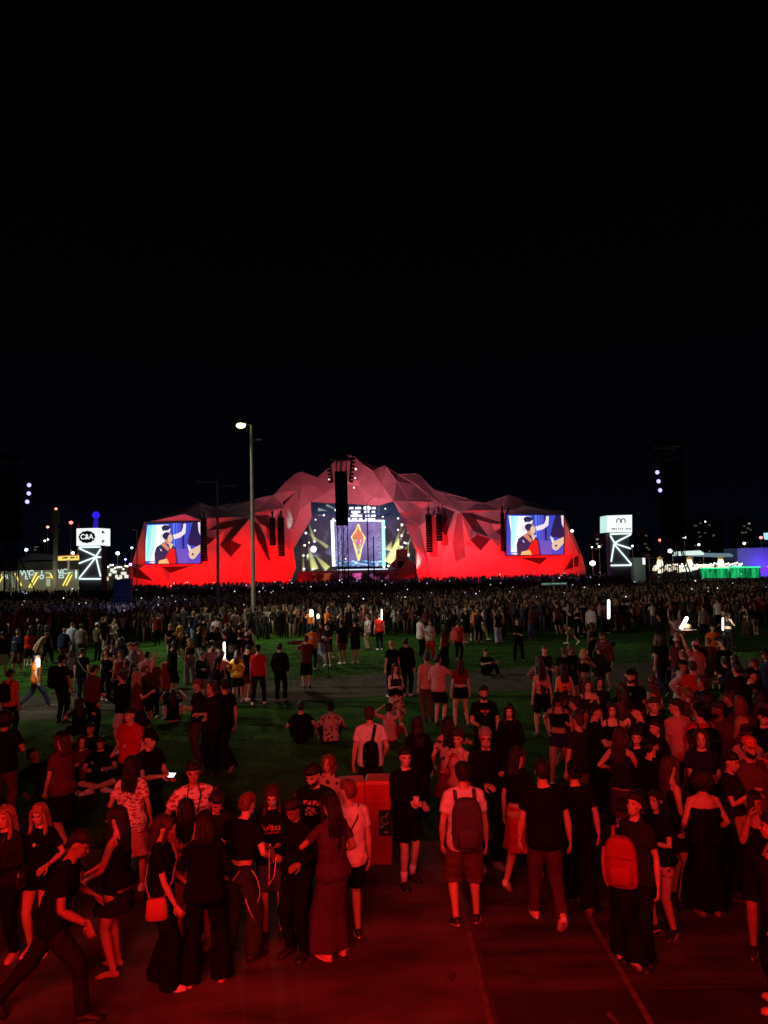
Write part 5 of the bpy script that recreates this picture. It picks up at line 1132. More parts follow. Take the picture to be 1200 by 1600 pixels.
def backpack(info, label, m, w=.32, h=.46, dep=.17, z=1.17, front=False, pocket=True, straps=True):
    s = info['s']; U = info['up']; sg = 1 if front else -1
    c = U(np.array([[0, sg*(.125+dep/2), z]]))[0]; root = thing('backpack', label, 'backpack', tuple(info['w'](c))); root.rotation_euler = info['root'].rotation_euler
    mb = MB(); rs = []; n = 20; th = np.arange(n)*2*math.pi/n
    for t, kw in ((-.5, .55), (-.47, .86), (-.35, 1), (0, 1.0), (.25, .95), (.40, .80), (.48, .55), (.5, .3)):
        cc, ss = np.cos(th), np.sin(th); rs.append(np.stack([np.sign(cc)*np.abs(cc)**.6*w/2*kw, np.sign(ss)*np.abs(ss)**.7*dep/2*(kw*.6+.4)-t*.03, np.full(n, t*h)], 1)*s)
    mb.rings(rs); V, N, F = remesh(mb, .014, 1); V = folds(V, N, .006, 5); me = bpy.data.meshes.new('bag'); me.from_pydata(V.tolist(), [], F); me.materials.append(m); me.polygons.foreach_set('use_smooth', [True]*len(F)); link('bag', me, root)
    if pocket: 
        mb = MB(); mb.rings([np.stack([np.cos(th)*w*.36*q, np.sin(th)*.05*q + sg*dep*.46, np.full(n, -h*.22+t*h*.36)], 1)*s for t, q in ((-.5, .7), (-.4, 1), (.3, 1), (.5, .6))]); mb.build('pocket', m, root, True)
        mb = MB(); mb.tube([np.array([-w*.4, sg*dep*.45, h*.10])*s, np.array([0, sg*dep*.54, h*.13])*s, np.array([w*.4, sg*dep*.45, h*.10])*s], [.004]*3, 5); mb.build('zip', mat('zip', (.12, .12, .13), .4, .5), root)
    if straps:
        inv = Matrix.Rotation(-root.rotation_euler.z, 3, 'Z')
        for k in (-1, 1):
            pts = [U(np.array([p]))[0] for p in ((k*.10, -.14, 1.36), (k*.105, -.085, 1.455), (k*.105, .02, 1.475), (k*.115, .11, 1.38), (k*.13, .125, 1.24), (k*.155, .04, 1.08), (k*.14, -.13, 1.02))]
            if front: pts = [U(np.array([[p0, -p1, p2]]))[0] for p0, p1, p2 in ((k*.10, -.14, 1.36), (k*.105, -.085, 1.46), (k*.105, .04, 1.475), (k*.115, .12, 1.38), (k*.13, .125, 1.24))]
            q = [np.array(inv @ (Vector(info['w'](p))-root.location)) for p in pts]; mb = MB(); mb.tube(q, [.022*s]*len(q), 6, flat=.35, fdir=(1, 0, 0)); mb.build('strap', m, root, True)
    return root
def strapbag(info, label, m, side=1, size=(.24, .18, .08), z=.86, tcol=None, name='shoulder_bag', long=False):
    U = info['up']; c = U(np.array([[side*.24, .0, z]]))[0]; root = thing(name, label, 'bag', tuple(info['w'](c))); root.rotation_euler = info['root'].rotation_euler
    mb = MB(); n = 16; th = np.arange(n)*2*math.pi/n; w, h, d_ = size
    mb.rings([np.stack([np.cos(th)*d_/2*q, np.sign(np.sin(th))*np.abs(np.sin(th))**.6*w/2*q, np.full(n, t*h)], 1) for t, q in ((-.5, .8), (-.42, 1.05), (0, 1), (.45, .88), (.5, .7))]); mb.build('bag', m, root, True)
    inv = Matrix.Rotation(-root.rotation_euler.z, 3, 'Z'); o = -1 if long else .7
    pts = [(side*.24, .06, z+.08), (side*.15, .145, 1.12), (o*side*.03, .155, 1.30), (o*side*.10, .09, 1.45), (o*side*.11, -.04, 1.475), (o*side*.06, -.13, 1.36), (side*.12, -.145, 1.10), (side*.24, -.06, z+.08)]
    q = [np.array(inv @ (Vector(info['w'](U(np.array([p]))[0]))-root.location)) for p in pts]; mb = MB(); mb.tube(q, [.009]*len(q), 6); mb.build('strap', tcol or m, root, True); return root
def decal(info, rows, zc, w, m, front=True, name='print', onto=('shirt', 'dress'), h=None):
    """printed marks laid on the garment: every '#' is one small patch pressed on the cloth"""
    ob = [c for c in info['root'].children if c.name.split('.')[0] in onto][0]; me = ob.data
    bt = BVHTree.FromPolygons([v.co for v in me.vertices], [tuple(p.vertices) for p in me.polygons]); s = info['s']; sg = 1 if front else -1
    nr, nc = len(rows), max(map(len, rows)); cw = w/nc; ch = h/nr if h else cw; V, F = [], []
    def hit(x, z):
        q = info['up'](np.array([[x, 0, z]]))[0]*s; r = bt.ray_cast(Vector((q[0], q[1]+sg*.6, q[2])), Vector((0, -sg, 0)))
        return None if r[0] is None else r[0]+r[1]*.004
    for j, row in enumerate(rows):
        for i, c in enumerate(row):
            if c != '#': continue
            x0 = (i-nc/2)*cw*sg*-1; x1 = x0-cw*sg; z1 = zc+(nr/2-j)*ch; z0 = z1-ch; q = [hit(x0, z0), hit(x1, z0), hit(x1, z1), hit(x0, z1)]
            if any(a is None for a in q): continue
            k = len(V); V += q; F.append((k, k+1, k+2, k+3))
    if not F: return
    me2 = bpy.data.meshes.new(name); me2.from_pydata([tuple(v) for v in V], [], F); me2.materials.append(m); link(name, me2, ob)
def reflect(info, onto, seed, m, n=4):
    pass
pw = mat('print_white', (.55, .5, .48), .8); pr = mat('print_red', (.45, .10, .09), .8); pd = mat('print_dark', (.03, .03, .035), .8)

# ---------------------------------------------------------------- the people one can tell apart, front to back
Lbl = {}
i = put('A', 'woman with long fair hair and open dark jacket cut by the left edge', 10, 1258, 172, sex='f', hair='long', hairc='blond', skin=4, top='long', tc='charcoal', bot='trousers', bc='black', sc='pink', so='white', arms={1: (.12, .28, 1.10), -1: (-.10, .26, 1.14)}, legs='shift', H=1.56); strapbag(i, 'black handbag of the fair haired woman at the left edge', mat('leather_black', (.02, .02, .02), .25), -1, z=.95)
i = put('B', 'blond woman in black tee and short shorts with bare legs facing the camera', 63, 1253, 180, sex='f', H=1.54, hair='long', hairc='blond', skin=4, tc='black', bot='minishorts', bc='black', shoes='heel', sc='white', arms={1: (.22, .12, 1.02), -1: (-.18, .18, 1.08)}, nod=10, legs='stand', hem=.80); decal(i, ['.##.', '####', '.##.'], 1.30, .05, pw)
i = put('C', 'person in black leaning forward and striding right at the lower left corner', 122, 1308, -82, hz=1.58, H=1.74, skin=2, hair='buzz', tc='black', bot='trousers', bc='charcoal', sc='black', lean=16, nod=14, yaw=-4, pelvis=(0, 0, .86), feet={1: (.10, .28, 0, 0), -1: (-.08, -.52, 0, 0)}, toe={-1: 1.0}, arms={1: (.27, .36, .93), -1: (-.24, .26, .98)}, hdir={1: (.0, .25, -1)}); decal(i, ['.#.#', '##..', '.#.#', '#.##', '.#..', '#..#', '##..', '.#.#'], 1.18, .10, pw, h=.34)
p, fd = hold(i, 1, -.03); mb = MB(); mb.tube([(-.0, 0, -.012), (0, 0, .012)], [.036, .036], 14, round_ends=False); o = tag(mb.build('wristwatch', mat('watch', (.6, .6, .6), .2, .8)), 'pale wristwatch on the arm of the striding person in black', 'watch'); o.location = p
i = put('D', 'woman in sleeveless black top and short skirt in profile handing over a phone', 184, 1258, 82, sex='f', H=1.62, hair='long', hairc='black', skin=0, top='tank', tc='black', bot='miniskirt', bc='charcoal', shoes='heel', sc='tan', arms={1: (.10, .34, 1.02), -1: (-.12, .30, 1.00)}, nod=4, yaw=8, feet={1: (.10, .05, 0, -8), -1: (-.12, -.02, 0, 8)}); phone(i, -1, 'phone glowing pinkish between the striding person and the woman in profile', True, (0, 1, .2), True); 
i = put('E', 'woman seen from behind in a red and white lettered tee and pale skirt', 205, 1180, 4, sex='f', H=1.68, hair='long', hairc='black', skin=1, tc='words', bot='skirt', bc='pink', sc='white', arms={1: (.24, .08, .90), -1: (-.22, .16, 1.0)}, legs='shift', hem=.80)
i = put('F', 'short haired man in the same red and white lettered tee, wearing a lanyard', 302, 1187, 200, H=1.78, skin=1, tc='words', bc='beige', yaw=-6, nod=6, arms={1: (.25, .12, 1.0), -1: (-.22, .2, 1.02)}); mb = MB()
U_ = i['up']; q = [i['w'](U_(np.array([a]))[0]) for a in ((-.05, .02, 1.49), (-.075, .105, 1.40), (-.03, .165, 1.22), (0, .17, 1.14), (.03, .165, 1.22), (.075, .105, 1.40), (.05, .02, 1.49))]; mb.tube([tuple(a) for a in q], [.008]*7, 6); tag(mb.build('lanyard', CL['charcoal']), 'dark lanyard round the neck of the man in the lettered tee', 'lanyard')
i = put('G', 'woman with very long straight black hair holding a pink pouch, seen from behind', 290, 1246, 8, sex='f', H=1.57, hair='verylong', hairc='black', skin=4, top='long', tc='pink', bot='skinny', bc='tan', sc='white', arms={1: (.23, .12, .98), -1: (-.20, .26, 1.10)}, legs='shift')
i = put('H', 'woman in profile with black tee, long black skirt trousers and big pink shoes', 252, 1272, -84, sex='f', H=1.60, hair='bob', hairc='brown', skin=0, tc='black', bot='wide', bc='black', shoes='sneaker', sc='white', arms={1: (.24, .20, .88), -1: (-.2, .22, .95)}, nod=12, legs='shift'); strapbag(i, 'small pink bag hanging from a thin strap of the woman in profile', mat('bag_pink', (.42, .10, .10), .6), 1, (.20, .20, .07), .88, mat('strap_grey', (.25, .2, .25), .6), long=True)
i = put('I', 'woman with black hair looking down at a phone held at her chest', 337, 1230, 196, sex='f', H=1.62, hair='bun', hairc='black', skin=0, tc='charcoal', bot='shorts', bc='black', arms='phone', nod=32, yaw=10, sc='grey'); phone(i, 1, 'dark phone in the hands of the black haired woman looking down', False, (0, .8, .6))
i = put('J', 'person in loose black top and very wide black trousers, back to the camera', 320, 1266, 10, sex='f', H=1.62, hair='bob', hairc='black', skin=1, top='long', tc='black', bot='wide', bc='black', sc='pink', arms={1: (.22, .24, 1.0), -1: (-.12, .28, 1.28)}, legs='apart', nod=10, ease=.03)
i = put('K', 'leaning person in dark green strapped cargo trousers with cropped red hair', 388, 1252, -28, hz=1.53, H=1.64, hair='short', hairc='red', skin=4, tc='black', top='crop', hem=1.08, bot='cargo', bc='green', sc='charcoal' if False else 'black', lean=14, arms={1: (.30, .26, 1.06), -1: (-.22, .30, 1.08)}, legs='apart', bulk=1.04)
strp = mat('reflective_cord', (.55, .50, .36), .3)
mb = MB()
for a in (((-.20, -.02, .98), (-.245, .02, .90), (-.26, .03, .78), (-.235, .03, .70), (-.20, .04, .66)), ((.20, -.02, .98), (.25, .0, .90), (.275, .02, .78), (.255, .04, .68), (.21, .05, .60)), ((-.10, -.15, 1.0), (-.05, -.165, .93), (-.02, -.16, .89)), ((.13, -.145, 1.0), (.08, -.16, .94), (.05, -.16, .90)), ((.17, -.10, .70), (.22, -.10, .60), (.235, -.05, .50), (.20, .02, .44)), ((-.17, -.10, .70), (-.215, -.10, .62), (-.225, -.05, .54), (-.20, .02, .50))):
    mb.tube([tuple(i['w'](q)) for q in a], [.0065]*len(a), 6)
tag(mb.build('hanging_straps', strp), 'pale cords looping from the green cargo trousers', 'trouser straps')
mb = MB(); a = i['w']((.34, .12, 1.22)); b = i['w']((.40, .02, .84)); mb.tube([tuple(a), tuple(b)], [.011, .016], 8); mb.ell(tuple(a), (.018, .018, .018), 8); root = thing('folded_tripod', 'slim shiny folded tripod hanging beside the green cargo trousers', 'tripod'); mb.build('leg', mat('tripod_metal', (.6, .55, .42), .25, .9), root); mb = MB(); a2 = i['w']((.44, .10, 1.10)); mb.tube([tuple(a2), tuple(i['w']((.47, .03, .95))), tuple(b)], [.005]*3, 6); mb.build('cord', strp, root)
i = put('L', 'long haired woman in a black band tee with pale lettering, facing the camera', 425, 1222, 186, sex='f', H=1.64, hair='long', hairc='brown', skin=0, tc='black', bc='denim', bot='shorts', arms={1: (-.02, .26, 1.06), -1: (-.20, .22, .98)}, nod=22, sc='black'); decal(i, ['#.....#.#.......#', '.#...#.###.##.#.#', '.##.##.#.#.#..###', '..###..###.####.#', '................', '...#.##.#.##.#..', '..##.#.##.#.##..'], 1.27, .24, pr)
i = put('M', 'bearded man in a black tee with pale print looking down to the left', 492, 1188, 168, H=1.78, hair='short', hairc='black', skin=0, beard=1, tc='black', bc='black', nod=24, yaw=-14, arms={1: (.10, .24, 1.12), -1: (-.22, .2, 1.0)}); decal(i, ['##.#.##.#', '#.##.#.##', '.........', '..##.#...', '.#..##...', '..##..#..', '.#.##....'], 1.28, .20, pr)
i = put('N', 'person in black with cropped dark hair standing between band tee woman and phone holder', 462, 1240, 150, sex='f', H=1.62, hair='bun', hairc='black', skin=2, top='long', tc='black', bc='black', bot='trousers', nod=30, arms={1: (.06, .26, 1.26), -1: (-.20, .2, 1.1)})
i = put('O', 'woman with long black hair and floor length dark purple skirt holding a lit phone', 517, 1238, 38, sex='f', H=1.64, hair='verylong', hairc='black', skin=1, top='tee', tc='purple', bot='longskirt', bc='purple', sc='pink', flare=.06, arms={-1: (-.26, .38, 1.22), 1: (.20, .16, 1.0)}, nod=12, yaw=6); phone(i, -1, 'bright white phone screen held by the long haired woman in purple', True, (.8, .6, -.1), True)
i = put('P', 'man with shaved head in a pale tee behind the long haired woman', 543, 1216, 22, H=1.70, hair='buzz', hairc='red', skin=0, tc='white', bot='shorts', bc='black', sc='black', so='white', legs='shift', yaw=25); strapbag(i, 'thin dark shoulder strap and bag on the man in the pale tee', CL['charcoal'], -1, long=True)
i = put('R', 'pale faced man in black shorts outfit and white socks facing right beside the red bins', 632, 1166, -152, H=1.68, hair='buzz', hairc='black', skin=4, top='long', tc='black', bot='shorts', bc='black', sc='black', socks='white', arms={1: (.10, .30, 1.14), -1: (-.10, .32, 1.10)}, nod=4, yaw=-12, legs='shift', drape=.03); cup(i, 1, 'drinking cup in the hands of the man in white socks')
i = put('S', 'man in white tee and brown cargo shorts walking away with a dark backpack', 722, 1188, 3, H=1.79, hair='short', hairc='black', skin=0, tc='white', bot='longshorts', bc='brown', sc='black', so='tan', legs='walk2', feet={-1: (-.13, -.06, 0, 8), 1: (.12, .12, 0, -16)}, toe={-1: .35}, arms={1: (.25, .06, .84), -1: (-.24, .06, .88)}); backpack(i, 'dark purple backpack worn by the man in white tee and cargo shorts', mat('pack_dark', (.045, .03, .045), .8, bump=.4, bscale=30), .33, .54, .17, 1.16)
i = put('X', 'dark haired woman in black cropped top and red skirt walking right', 808, 1166, -35, sex='f', H=1.70, hair='bob', hairc='black', skin=0, top='crop', tc='black', hem=1.08, bot='skirt', bc='red', hair_='', sc='white', legs='walk', arms={-1: (-.24, .02, .82), 1: (.22, .14, .92)}, yaw=-30, flare=.05)
i = put('Y', 'broad man in black tee and grey purple trousers walking away, bare forearm lit', 846, 1184, 2, H=1.80, bulk=1.10, hair='short', hairc='black', skin=0, tc='black', bot='trousers', bc='purple', sc='pink', so='white', feet={-1: (-.09, .22, 0, 0), 1: (.10, -.20, 0, 0)}, toe={1: .95}, arms={1: (.30, .05, .80), -1: (-.26, .1, .86)})
i = put('Z', 'person in all black with loose trousers walking away beside the broad man', 896, 1188, -6, H=1.66, hair='short', hairc='black', skin=0, tc='black', bot='wide', bc='black', sc='grey', legs='walk2', arms={1: (.28, .06, .82), -1: (-.24, .1, .88)}, hat='backcap', hatc='black')
i = put('AA', 'person in black wearing a bright red backpack, turned to the right', 973, 1258, -28, H=1.54, hz=1.49, lean=5, hair='short', hairc='brown', skin=0, tc='black', bot='wide', bc='black', sc='pink', so='white', hat='backcap', hatc='charcoal', feet={-1: (-.10, .02, 0, 0), 1: (.12, -.30, 0, -10)}, toe={1: .8}, arms={-1: (-.25, .06, .84), 1: (.2, .25, 1.1)}, hdir={-1: (.1, .5, -1)}); backpack(i, 'bright red backpack on the person in black at the lower right', mat('pack_red', (.30, .012, .008), .7, bump=.3, bscale=20), .36, .56, .18, 1.14)
i = put('AB', 'woman in black tee and spotted shorts over reddish tights reaching left', 1026, 1246, 120, sex='f', H=1.50, hz=1.42, hair='bob', hairc='black', skin=4, tc='black', bot='minishorts', bc='spots', sc='black', so='pink', arms={1: (.02, .42, 1.26), -1: (-.10, .30, 1.20)}, feet={1: (.10, .04, 0, -10), -1: (-.11, -.05, 0, 20)}, shoes='boot', hem=.86)
i = put('AC', 'woman in sleeveless black dress in right profile with lit shoulder and nose', 1046, 1180, -86, sex='f', H=1.66, hair='long', hairc='brown', skin=0, top='tank', tc='black', bot='miniskirt', bc='charcoal', sc='black', arms={1: (.14, .22, 1.0), -1: (-.1, .25, 1.05)})
i = put('AD', 'woman with huge black curls and bare shoulders in a long black dress', 1095, 1204, -2, sex='f', H=1.57, hair='afro', hairc='black', skin=0, top='offshoulder', tc='black', bot='longskirt', bc='black', sc='grey', flare=.10, arms={1: (.22, .14, 1.0), -1: (-.22, .14, 1.0)}, ease=.03, bulk=1.12)
i = put('AE', 'bearded man in a bright orange cap and brown tee smoking', 1169, 1150, -165, H=1.78, bulk=1.1, hair='short', hairc='black', skin=0, beard=1, hat='cap', hatc='orange', tc='brown', bc='black', arms={-1: (-.06, .24, 1.46), 1: (.2, .2, 1.0)}, yaw=-14)
i = put('AF', 'man in a black vest top with a hand raised to his cheek', 1178, 1234, 160, H=1.58, hair='buzz', hairc='black', skin=2, top='tank', tc='black', bot='shorts', bc='black', sc='black', so='pink', arms={1: (.09, .15, 1.48), -1: (-.22, .18, 1.0)}, epole={1: (.4, .3, -1)}, legs='shift'); phone(i, 1, 'phone pressed to the cheek of the man in the black vest', False)
i = put('AG', 'woman in black vest with lit bare arm cut by the right edge', 1206, 1268, 60, sex='f', H=1.70, hair='bun', hairc='black', skin=0, top='tank', tc='charcoal', bot='trousers', bc='black', sc='pink', arms='down', bulk=1.1)
i = put('AH', 'woman with lit cheek looking right beside the man in the orange cap', 1138, 1172, -140, sex='f', H=1.66, hair='short', hairc='black', skin=0, tc='charcoal', arms={1: (.08, .28, 1.30), -1: (-.1, .26, 1.24)}, nod=8)
i = put('T', 'balding man in pale tee with a black sling bag across his back', 577, 1103, 3, H=1.76, bulk=1.08, hair='buzz', hairc='brown', skin=0, tc='white', bot='trousers', bc='charcoal', sc='grey', arms={-1: (-.28, .03, .84), 1: (.22, .12, .95)}); backpack(i, 'black teardrop sling bag on the back of the balding man', CL['black'], .26, .40, .13, 1.06, pocket=False, straps=False)
mb = MB(); mb.tube([tuple(i['w'](i['up'](np.array([a]))[0])) for a in ((.02, -.17, 1.22), (.055, -.15, 1.36), (.08, -.09, 1.47))], [.026]*3, 8, flat=.4, fdir=(1, 0, 0)); tag(mb.build('sling_strap', CL['black']), 'black sling strap over the right shoulder of the balding man', 'strap')
i = put('U', 'bearded man in black printed tee holding a small camera at his waist', 755, 1070, 178, H=1.78, hair='short', hairc='black', skin=0, beard=1, tc='black', bc='black', arms={1: (.12, .26, 1.10), -1: (-.22, .08, .9)}); decal(i, ['####.###', '.##.###.', '........', '...##...'], 1.30, .16, pr)
p, fd = hold(i, 1); root = thing('camera', 'small camera with a glinting lens in the hand of the bearded man', 'camera', tuple(p)); mb = MB(); mb.box((-.06, -.03, -.035), (.06, .03, .035)); mb.build('camera_body', m_pb, root); mb = MB(); mb.tube([(0, -.03, 0), (0, -.08, 0)], [.03, .027], 12); mb.build('lens', mat('lens_glass', (.5, .5, .55), .1, .6), root)
i = put('V', 'bald bearded man with glasses in a long black tee, arms at his waist', 757, 1134, -170, H=1.82, hair='buzz', hairc='grey', skin=0, beard=1, tc='black', top='long', bc='black', sc='grey', arms={1: (.10, .24, 1.10), -1: (-.16, .25, 1.22)}, nod=10, yaw=-10)
HRf = lambda info, q: tuple(info['w'](info['hb']+info['HR']@(np.array(q)-np.array([0, 0, .015])))); mb = MB()
for k in (-1, 1):
    mb.tube([HRf(i, (k*.033+.022*math.cos(t), .097, .114+.016*math.sin(t))) for t in np.linspace(0, 6.28, 9)], [.003]*9, 5); mb.tube([HRf(i, (k*.055, .095, .12)), HRf(i, (k*.078, .0, .12))], [.003, .003], 5)
tag(mb.build('glasses', m_pb), 'dark rimmed glasses on the bald bearded man', 'glasses')
i = put('W', 'woman with long dark hair and a pale open neckline standing on the dark grass', 795, 1098, 170, sex='f', H=1.66, hair='long', hairc='black', skin=4, top='long', tc='black', bc='black', nod=6, arms={-1: (-.12, .28, 1.08), 1: (.2, .1, .9)})
i = put('AI', 'woman in flowery cropped blouse and red skirt, hands behind her head, seen from behind', 700, 1118, 4, sex='f', H=1.68, hair='verylong', hairc='black', skin=0, top='crop', tc='floral', bot='skirt', bc='darkred', sc='tan', arms={1: (.16, .08, 1.40), -1: (-.24, .05, 1.0)})
i = put('AI2', 'fair woman raising both hands to her face behind the man with the backpack', 716, 1140, 150, sex='f', H=1.62, hair='bun', hairc='brown', skin=4, top='tank', tc='pink', bc='red', bot='skirt', arms={1: (.08, .2, 1.38), -1: (-.08, .18, 1.42)})
i = put('AJ', 'person in black with a hood standing behind the red bins', 652, 1118, 10, sex='f', H=1.64, hair='long', hairc='black', skin=1, top='hoodie', tc='black', bc='charcoal', lod=1)
i = put('AL', 'man in bright red shirt with a lanyard and badge facing left', 204, 1104, 160, H=1.74, hair='short', hairc='black', skin=0, tc='red', bc='black', yaw=-10, arms={1: (.12, .24, 1.08), -1: (-.24, .1, .9)}, bulk=1.05); decal(i, ['##', '##'], 1.14, .06, pw)
i = put('AL2', 'man in black cap and black tee looking at a small lit phone', 232, 1138, -120, H=1.78, hair='short', hairc='black', hat='cap', hatc='black', skin=0, tc='black', bc='black', bot='shorts', arms={1: (.10, .36, 1.18), -1: (-.08, .34, 1.14)}, nod=14); phone(i, 1, 'small lit phone held out by the man in the black cap', True, (0, 1, .1), True)
i = put('AM', 'dark haired person in black with waistband showing at the left edge', 8, 1112, 14, H=1.78, hair='afro', hairc='black', skin=1, tc='black', bot='trousers', bc='brown', arms={1: (.2, .2, 1.1)}, lod=0)
i = put('AM2', 'raised bent forearm of a woman cut by the left edge behind the fair haired woman', -14, 1200, 150, sex='f', H=1.68, hair='long', hairc='black', skin=0, tc='black', arms={-1: (-.18, .12, 1.30), 1: (.1, .2, 1.2)}, epole={-1: (-1, .2, -.4)}, lod=1)
i = put('AK', 'woman in dark cap and skirt walking left before the seated group', 97, 1142, 55, sex='f', H=1.70, hair='bob', hairc='brown', hat='cap', hatc='black', skin=0, top='tee', tc='maroon', bot='skirt', bc='black', legs='walk', arms={1: (.24, .30, 1.0), -1: (-.2, .1, .9)}, yaw=20, lod=0)
# ---- seated groups
i = put('s1', 'person sitting on the grass hugging a pale knee, left of the pair in shirts', 128, 1150, -150, top='tee', tc='maroon', bot='shorts', bc='black', legs='sit', sc='white', skin=0, hair='curly', hairc='brown', arms={1: (.2, .4, .5), -1: (-.2, .4, .5)}, sex='f')
i = put('s2', 'person in black tee sitting on the grass with bare crossed legs and pale shoes', 158, 1148, -168, tc='black', bot='shorts', bc='black', legs='sitcross', sc='white', skin=0, arms={1: (.18, .36, .42), -1: (-.18, .36, .42)}, nod=15)
i = put('s3', 'hunched person in black on the grass behind the seated pair', 142, 1128, 170, tc='black', top='long', bc='charcoal', legs='sit', skin=1, lod=1, arms={1: (.2, .4, .5), -1: (-.2, .4, .5)})
i = put('s4', 'person in dark clothes lying back on the grass at the left edge', 50, 1166, -100, tc='black', top='hoodie', bc='black', legs='sit', lean=-25, skin=2, lod=1, sc='grey', arms={1: (.3, -.25, .2), -1: (-.3, -.25, .2)})
i = put('s5', 'seated woman with long hair and pink white skirt beside the path', 270, 1078, 20, sex='f', hair='verylong', hairc='black', tc='black', bot='shorts', bc='pink', legs='sit', lod=1, skin=0, hz=.86)
i = put('s6', 'person in floral shirt sitting on the grass, back to the camera', 516, 1096, 10, tc='floral', bot='shorts', bc='charcoal', legs='sit', hair='short', hat='backcap', hatc='black', skin=2, lod=0, arms={1: (.25, .3, .4), -1: (-.25, .3, .4)})
i = put('s7', 'person in black sitting beside the one in the floral shirt', 470, 1095, 5, tc='black', bot='trousers', bc='black', legs='sit', hair='short', skin=0, lod=1, arms={1: (.35, .0, .3), -1: (-.25, .3, .4)})
i = put('s8', 'woman in pink blouse crouching with lit knees right of the pale tee man', 608, 1098, -30, sex='f', top='tee', tc='pink', bot='shorts', bc='darkred', legs='sit', hair='bun', skin=0, lod=1)
i = put('s9', 'curly haired person hidden behind the bearded man at the bins', 512, 1180, 165, sex='f', H=1.50, top='tee', tc='floral', bc='black', hair='curly', hairc='red', skin=1, lod=1)
i = put('s10', 'lone person in black sitting on the lit grass with a long shadow', 758, 1016, -150, tc='black', bot='trousers', bc='black', legs='sit', hair='short', skin=1, lod=1, arms={1: (.2, .4, .5), -1: (-.2, .4, .5)}, hz=.9)
# ---- middle ground
i = put('AN', 'big man in pale pink tee with a dark print on the back', 230, 1016, 4, H=1.80, bulk=1.12, hair='short', skin=0, tc='pink', bot='trousers', bc='maroon', sc='tan', lod=1); decal(i, ['..###..', '.#####.', '.##.##.', '######.', '.####..', '.#####.', '.......', '.#.##..'], 1.26, .16, pd, False)
i = put('AN2', 'woman in black vest and pink trousers left of the man with the printed back', 208, 1034, 10, sex='f', H=1.68, hair='long', skin=0, top='tank', tc='black', bot='skinny', bc='pink', lod=1)
mb = MB(); a = groundat(222, plane(222, 1140)[1]); root = thing('wooden_pole', 'tall pale pole leaning before the man in the printed tee', 'pole', tuple(a)); mb.tube([(0, 0, 0), (-.15, .15, 1.35)], [.016, .014], 8); mb.build('shaft', mat('wood_pale', (.35, .22, .13), .7), root)
i = put('AO', 'man in plain red tee and dark trousers standing on the path, back to camera', 403, 1007, 2, H=1.76, bulk=1.05, hair='short', hat='backcap', hatc='black', skin=0, tc='red', bot='trousers', bc='navy', sc='white', lod=1, legs='apart')
i = put('AO2', 'person in blue top right behind the man in the red tee', 386, 988, 10, H=1.72, hair='short', hat='bucket', hatc='offwhite', tc='navy', bc='denim', lod=1)
i = put('AP', 'man all in black beside the man in the red tee', 437, 1004, -8, H=1.76, hair='short', top='long', tc='black', bot='trousers', bc='black', sc='grey', lod=1, legs='shift', arms='pockets')
i = put('AQ', 'person in dark tee, cap and knee shorts filming at the edge of the path', 478, 993, 20, H=1.74, hair='short', hat='backcap', hatc='maroon', skin=0, tc='maroon', bot='longshorts', bc='black', sc='black', lod=1, arms='camera')
p = INFO['AQ']['w']((-.10, .40, 1.50)); root = thing('video_camera', 'dark video camera raised by the person in knee shorts', 'video camera', tuple(p)); mb = MB(); mb.box((-.28, -.07, -.07), (.12, .07, .08)); mb.build('camera_body', m_pb, root); mb = MB(); mb.tube([(-.28, 0, 0), (-.40, 0, 0)], [.05, .06], 10); mb.build('lens', m_pb, root)
g = plane(512, 1062); root = thing('camera_tripod', 'empty black tripod standing on the grass right of the filming person', 'tripod', tuple(g)); mb = MB()
for k, a in enumerate((90, 210, 330)): mb = MB(); mb.tube([(0, 0, 1.25), (math.cos(R(a))*.55, math.sin(R(a))*.55, 0)], [.018, .014], 6); mb.build('leg', m_trs, root)
mb = MB(); mb.box((-.09, -.1, 1.25), (.09, .1, 1.42)); mb.tube([(0, .0, 1.3), (.1, -.35, 1.2)], [.012, .012], 6); mb.build('head', m_trs, root)
vest = dict(bot='trousers', bc='navy', tc='orange', top='tee', lod=1)
i = put('AR', 'steward in orange vest with a white square on the back behind the filming person', 487, 977, -6, H=1.74, **vest, sc='white'); decal(i, ['###', '###', '###'], 1.28, .14, pw, False)
i = put('AS', 'vendor in orange vest walking left with a glowing tube, left grass', 57, 1019, -60, H=1.72, hair='short', hat='cap', hatc='black', skin=0, tc='orange', bot='trousers', bc='denim', lod=1, legs='stride', sc='grey', hem=.82)
i = put('AT', 'man in black hat with a big black backpack striding away on the left', 97, 1023, -20, H=1.82, hair='short', hat='bucket', hatc='black', skin=1, tc='black', bot='trousers', bc='black', lod=1, legs='stand', arms={1: (.24, .1, .85)}); backpack(i, 'big black backpack of the man in the black hat', CL['black'], .36, .58, .24, 1.22)
i = put('AU', 'person in orange tee with dark backpack at the left edge', 16, 1044, -10, H=1.74, hair='short', tc='orange', bot='trousers', bc='black', lod=1); backpack(i, 'dark backpack over the orange tee at the left edge', CL['navy'], .30, .45, .16, 1.2)
i = put('AV', 'stooped person in maroon hooded top near the path on the left', 148, 1038, -30, H=1.76, hair='short', tc='maroon', top='hoodie', bot='wide', bc='black', lod=1, lean=8)
i = put('AV2', 'dark long haired person crouching beside the stooped one in maroon', 122, 1084, 40, sex='f', hair='long', tc='black', bot='shorts', bc='black', lod=1, legs='crouch', hz=1.2)
i = put('AW', 'man in grey tee and jeans with hands in pockets on the left grass', 127, 974, 5, H=1.78, bulk=1.06, tc='grey', bot='trousers', bc='denim', sc='white', lod=1, arms='pockets')
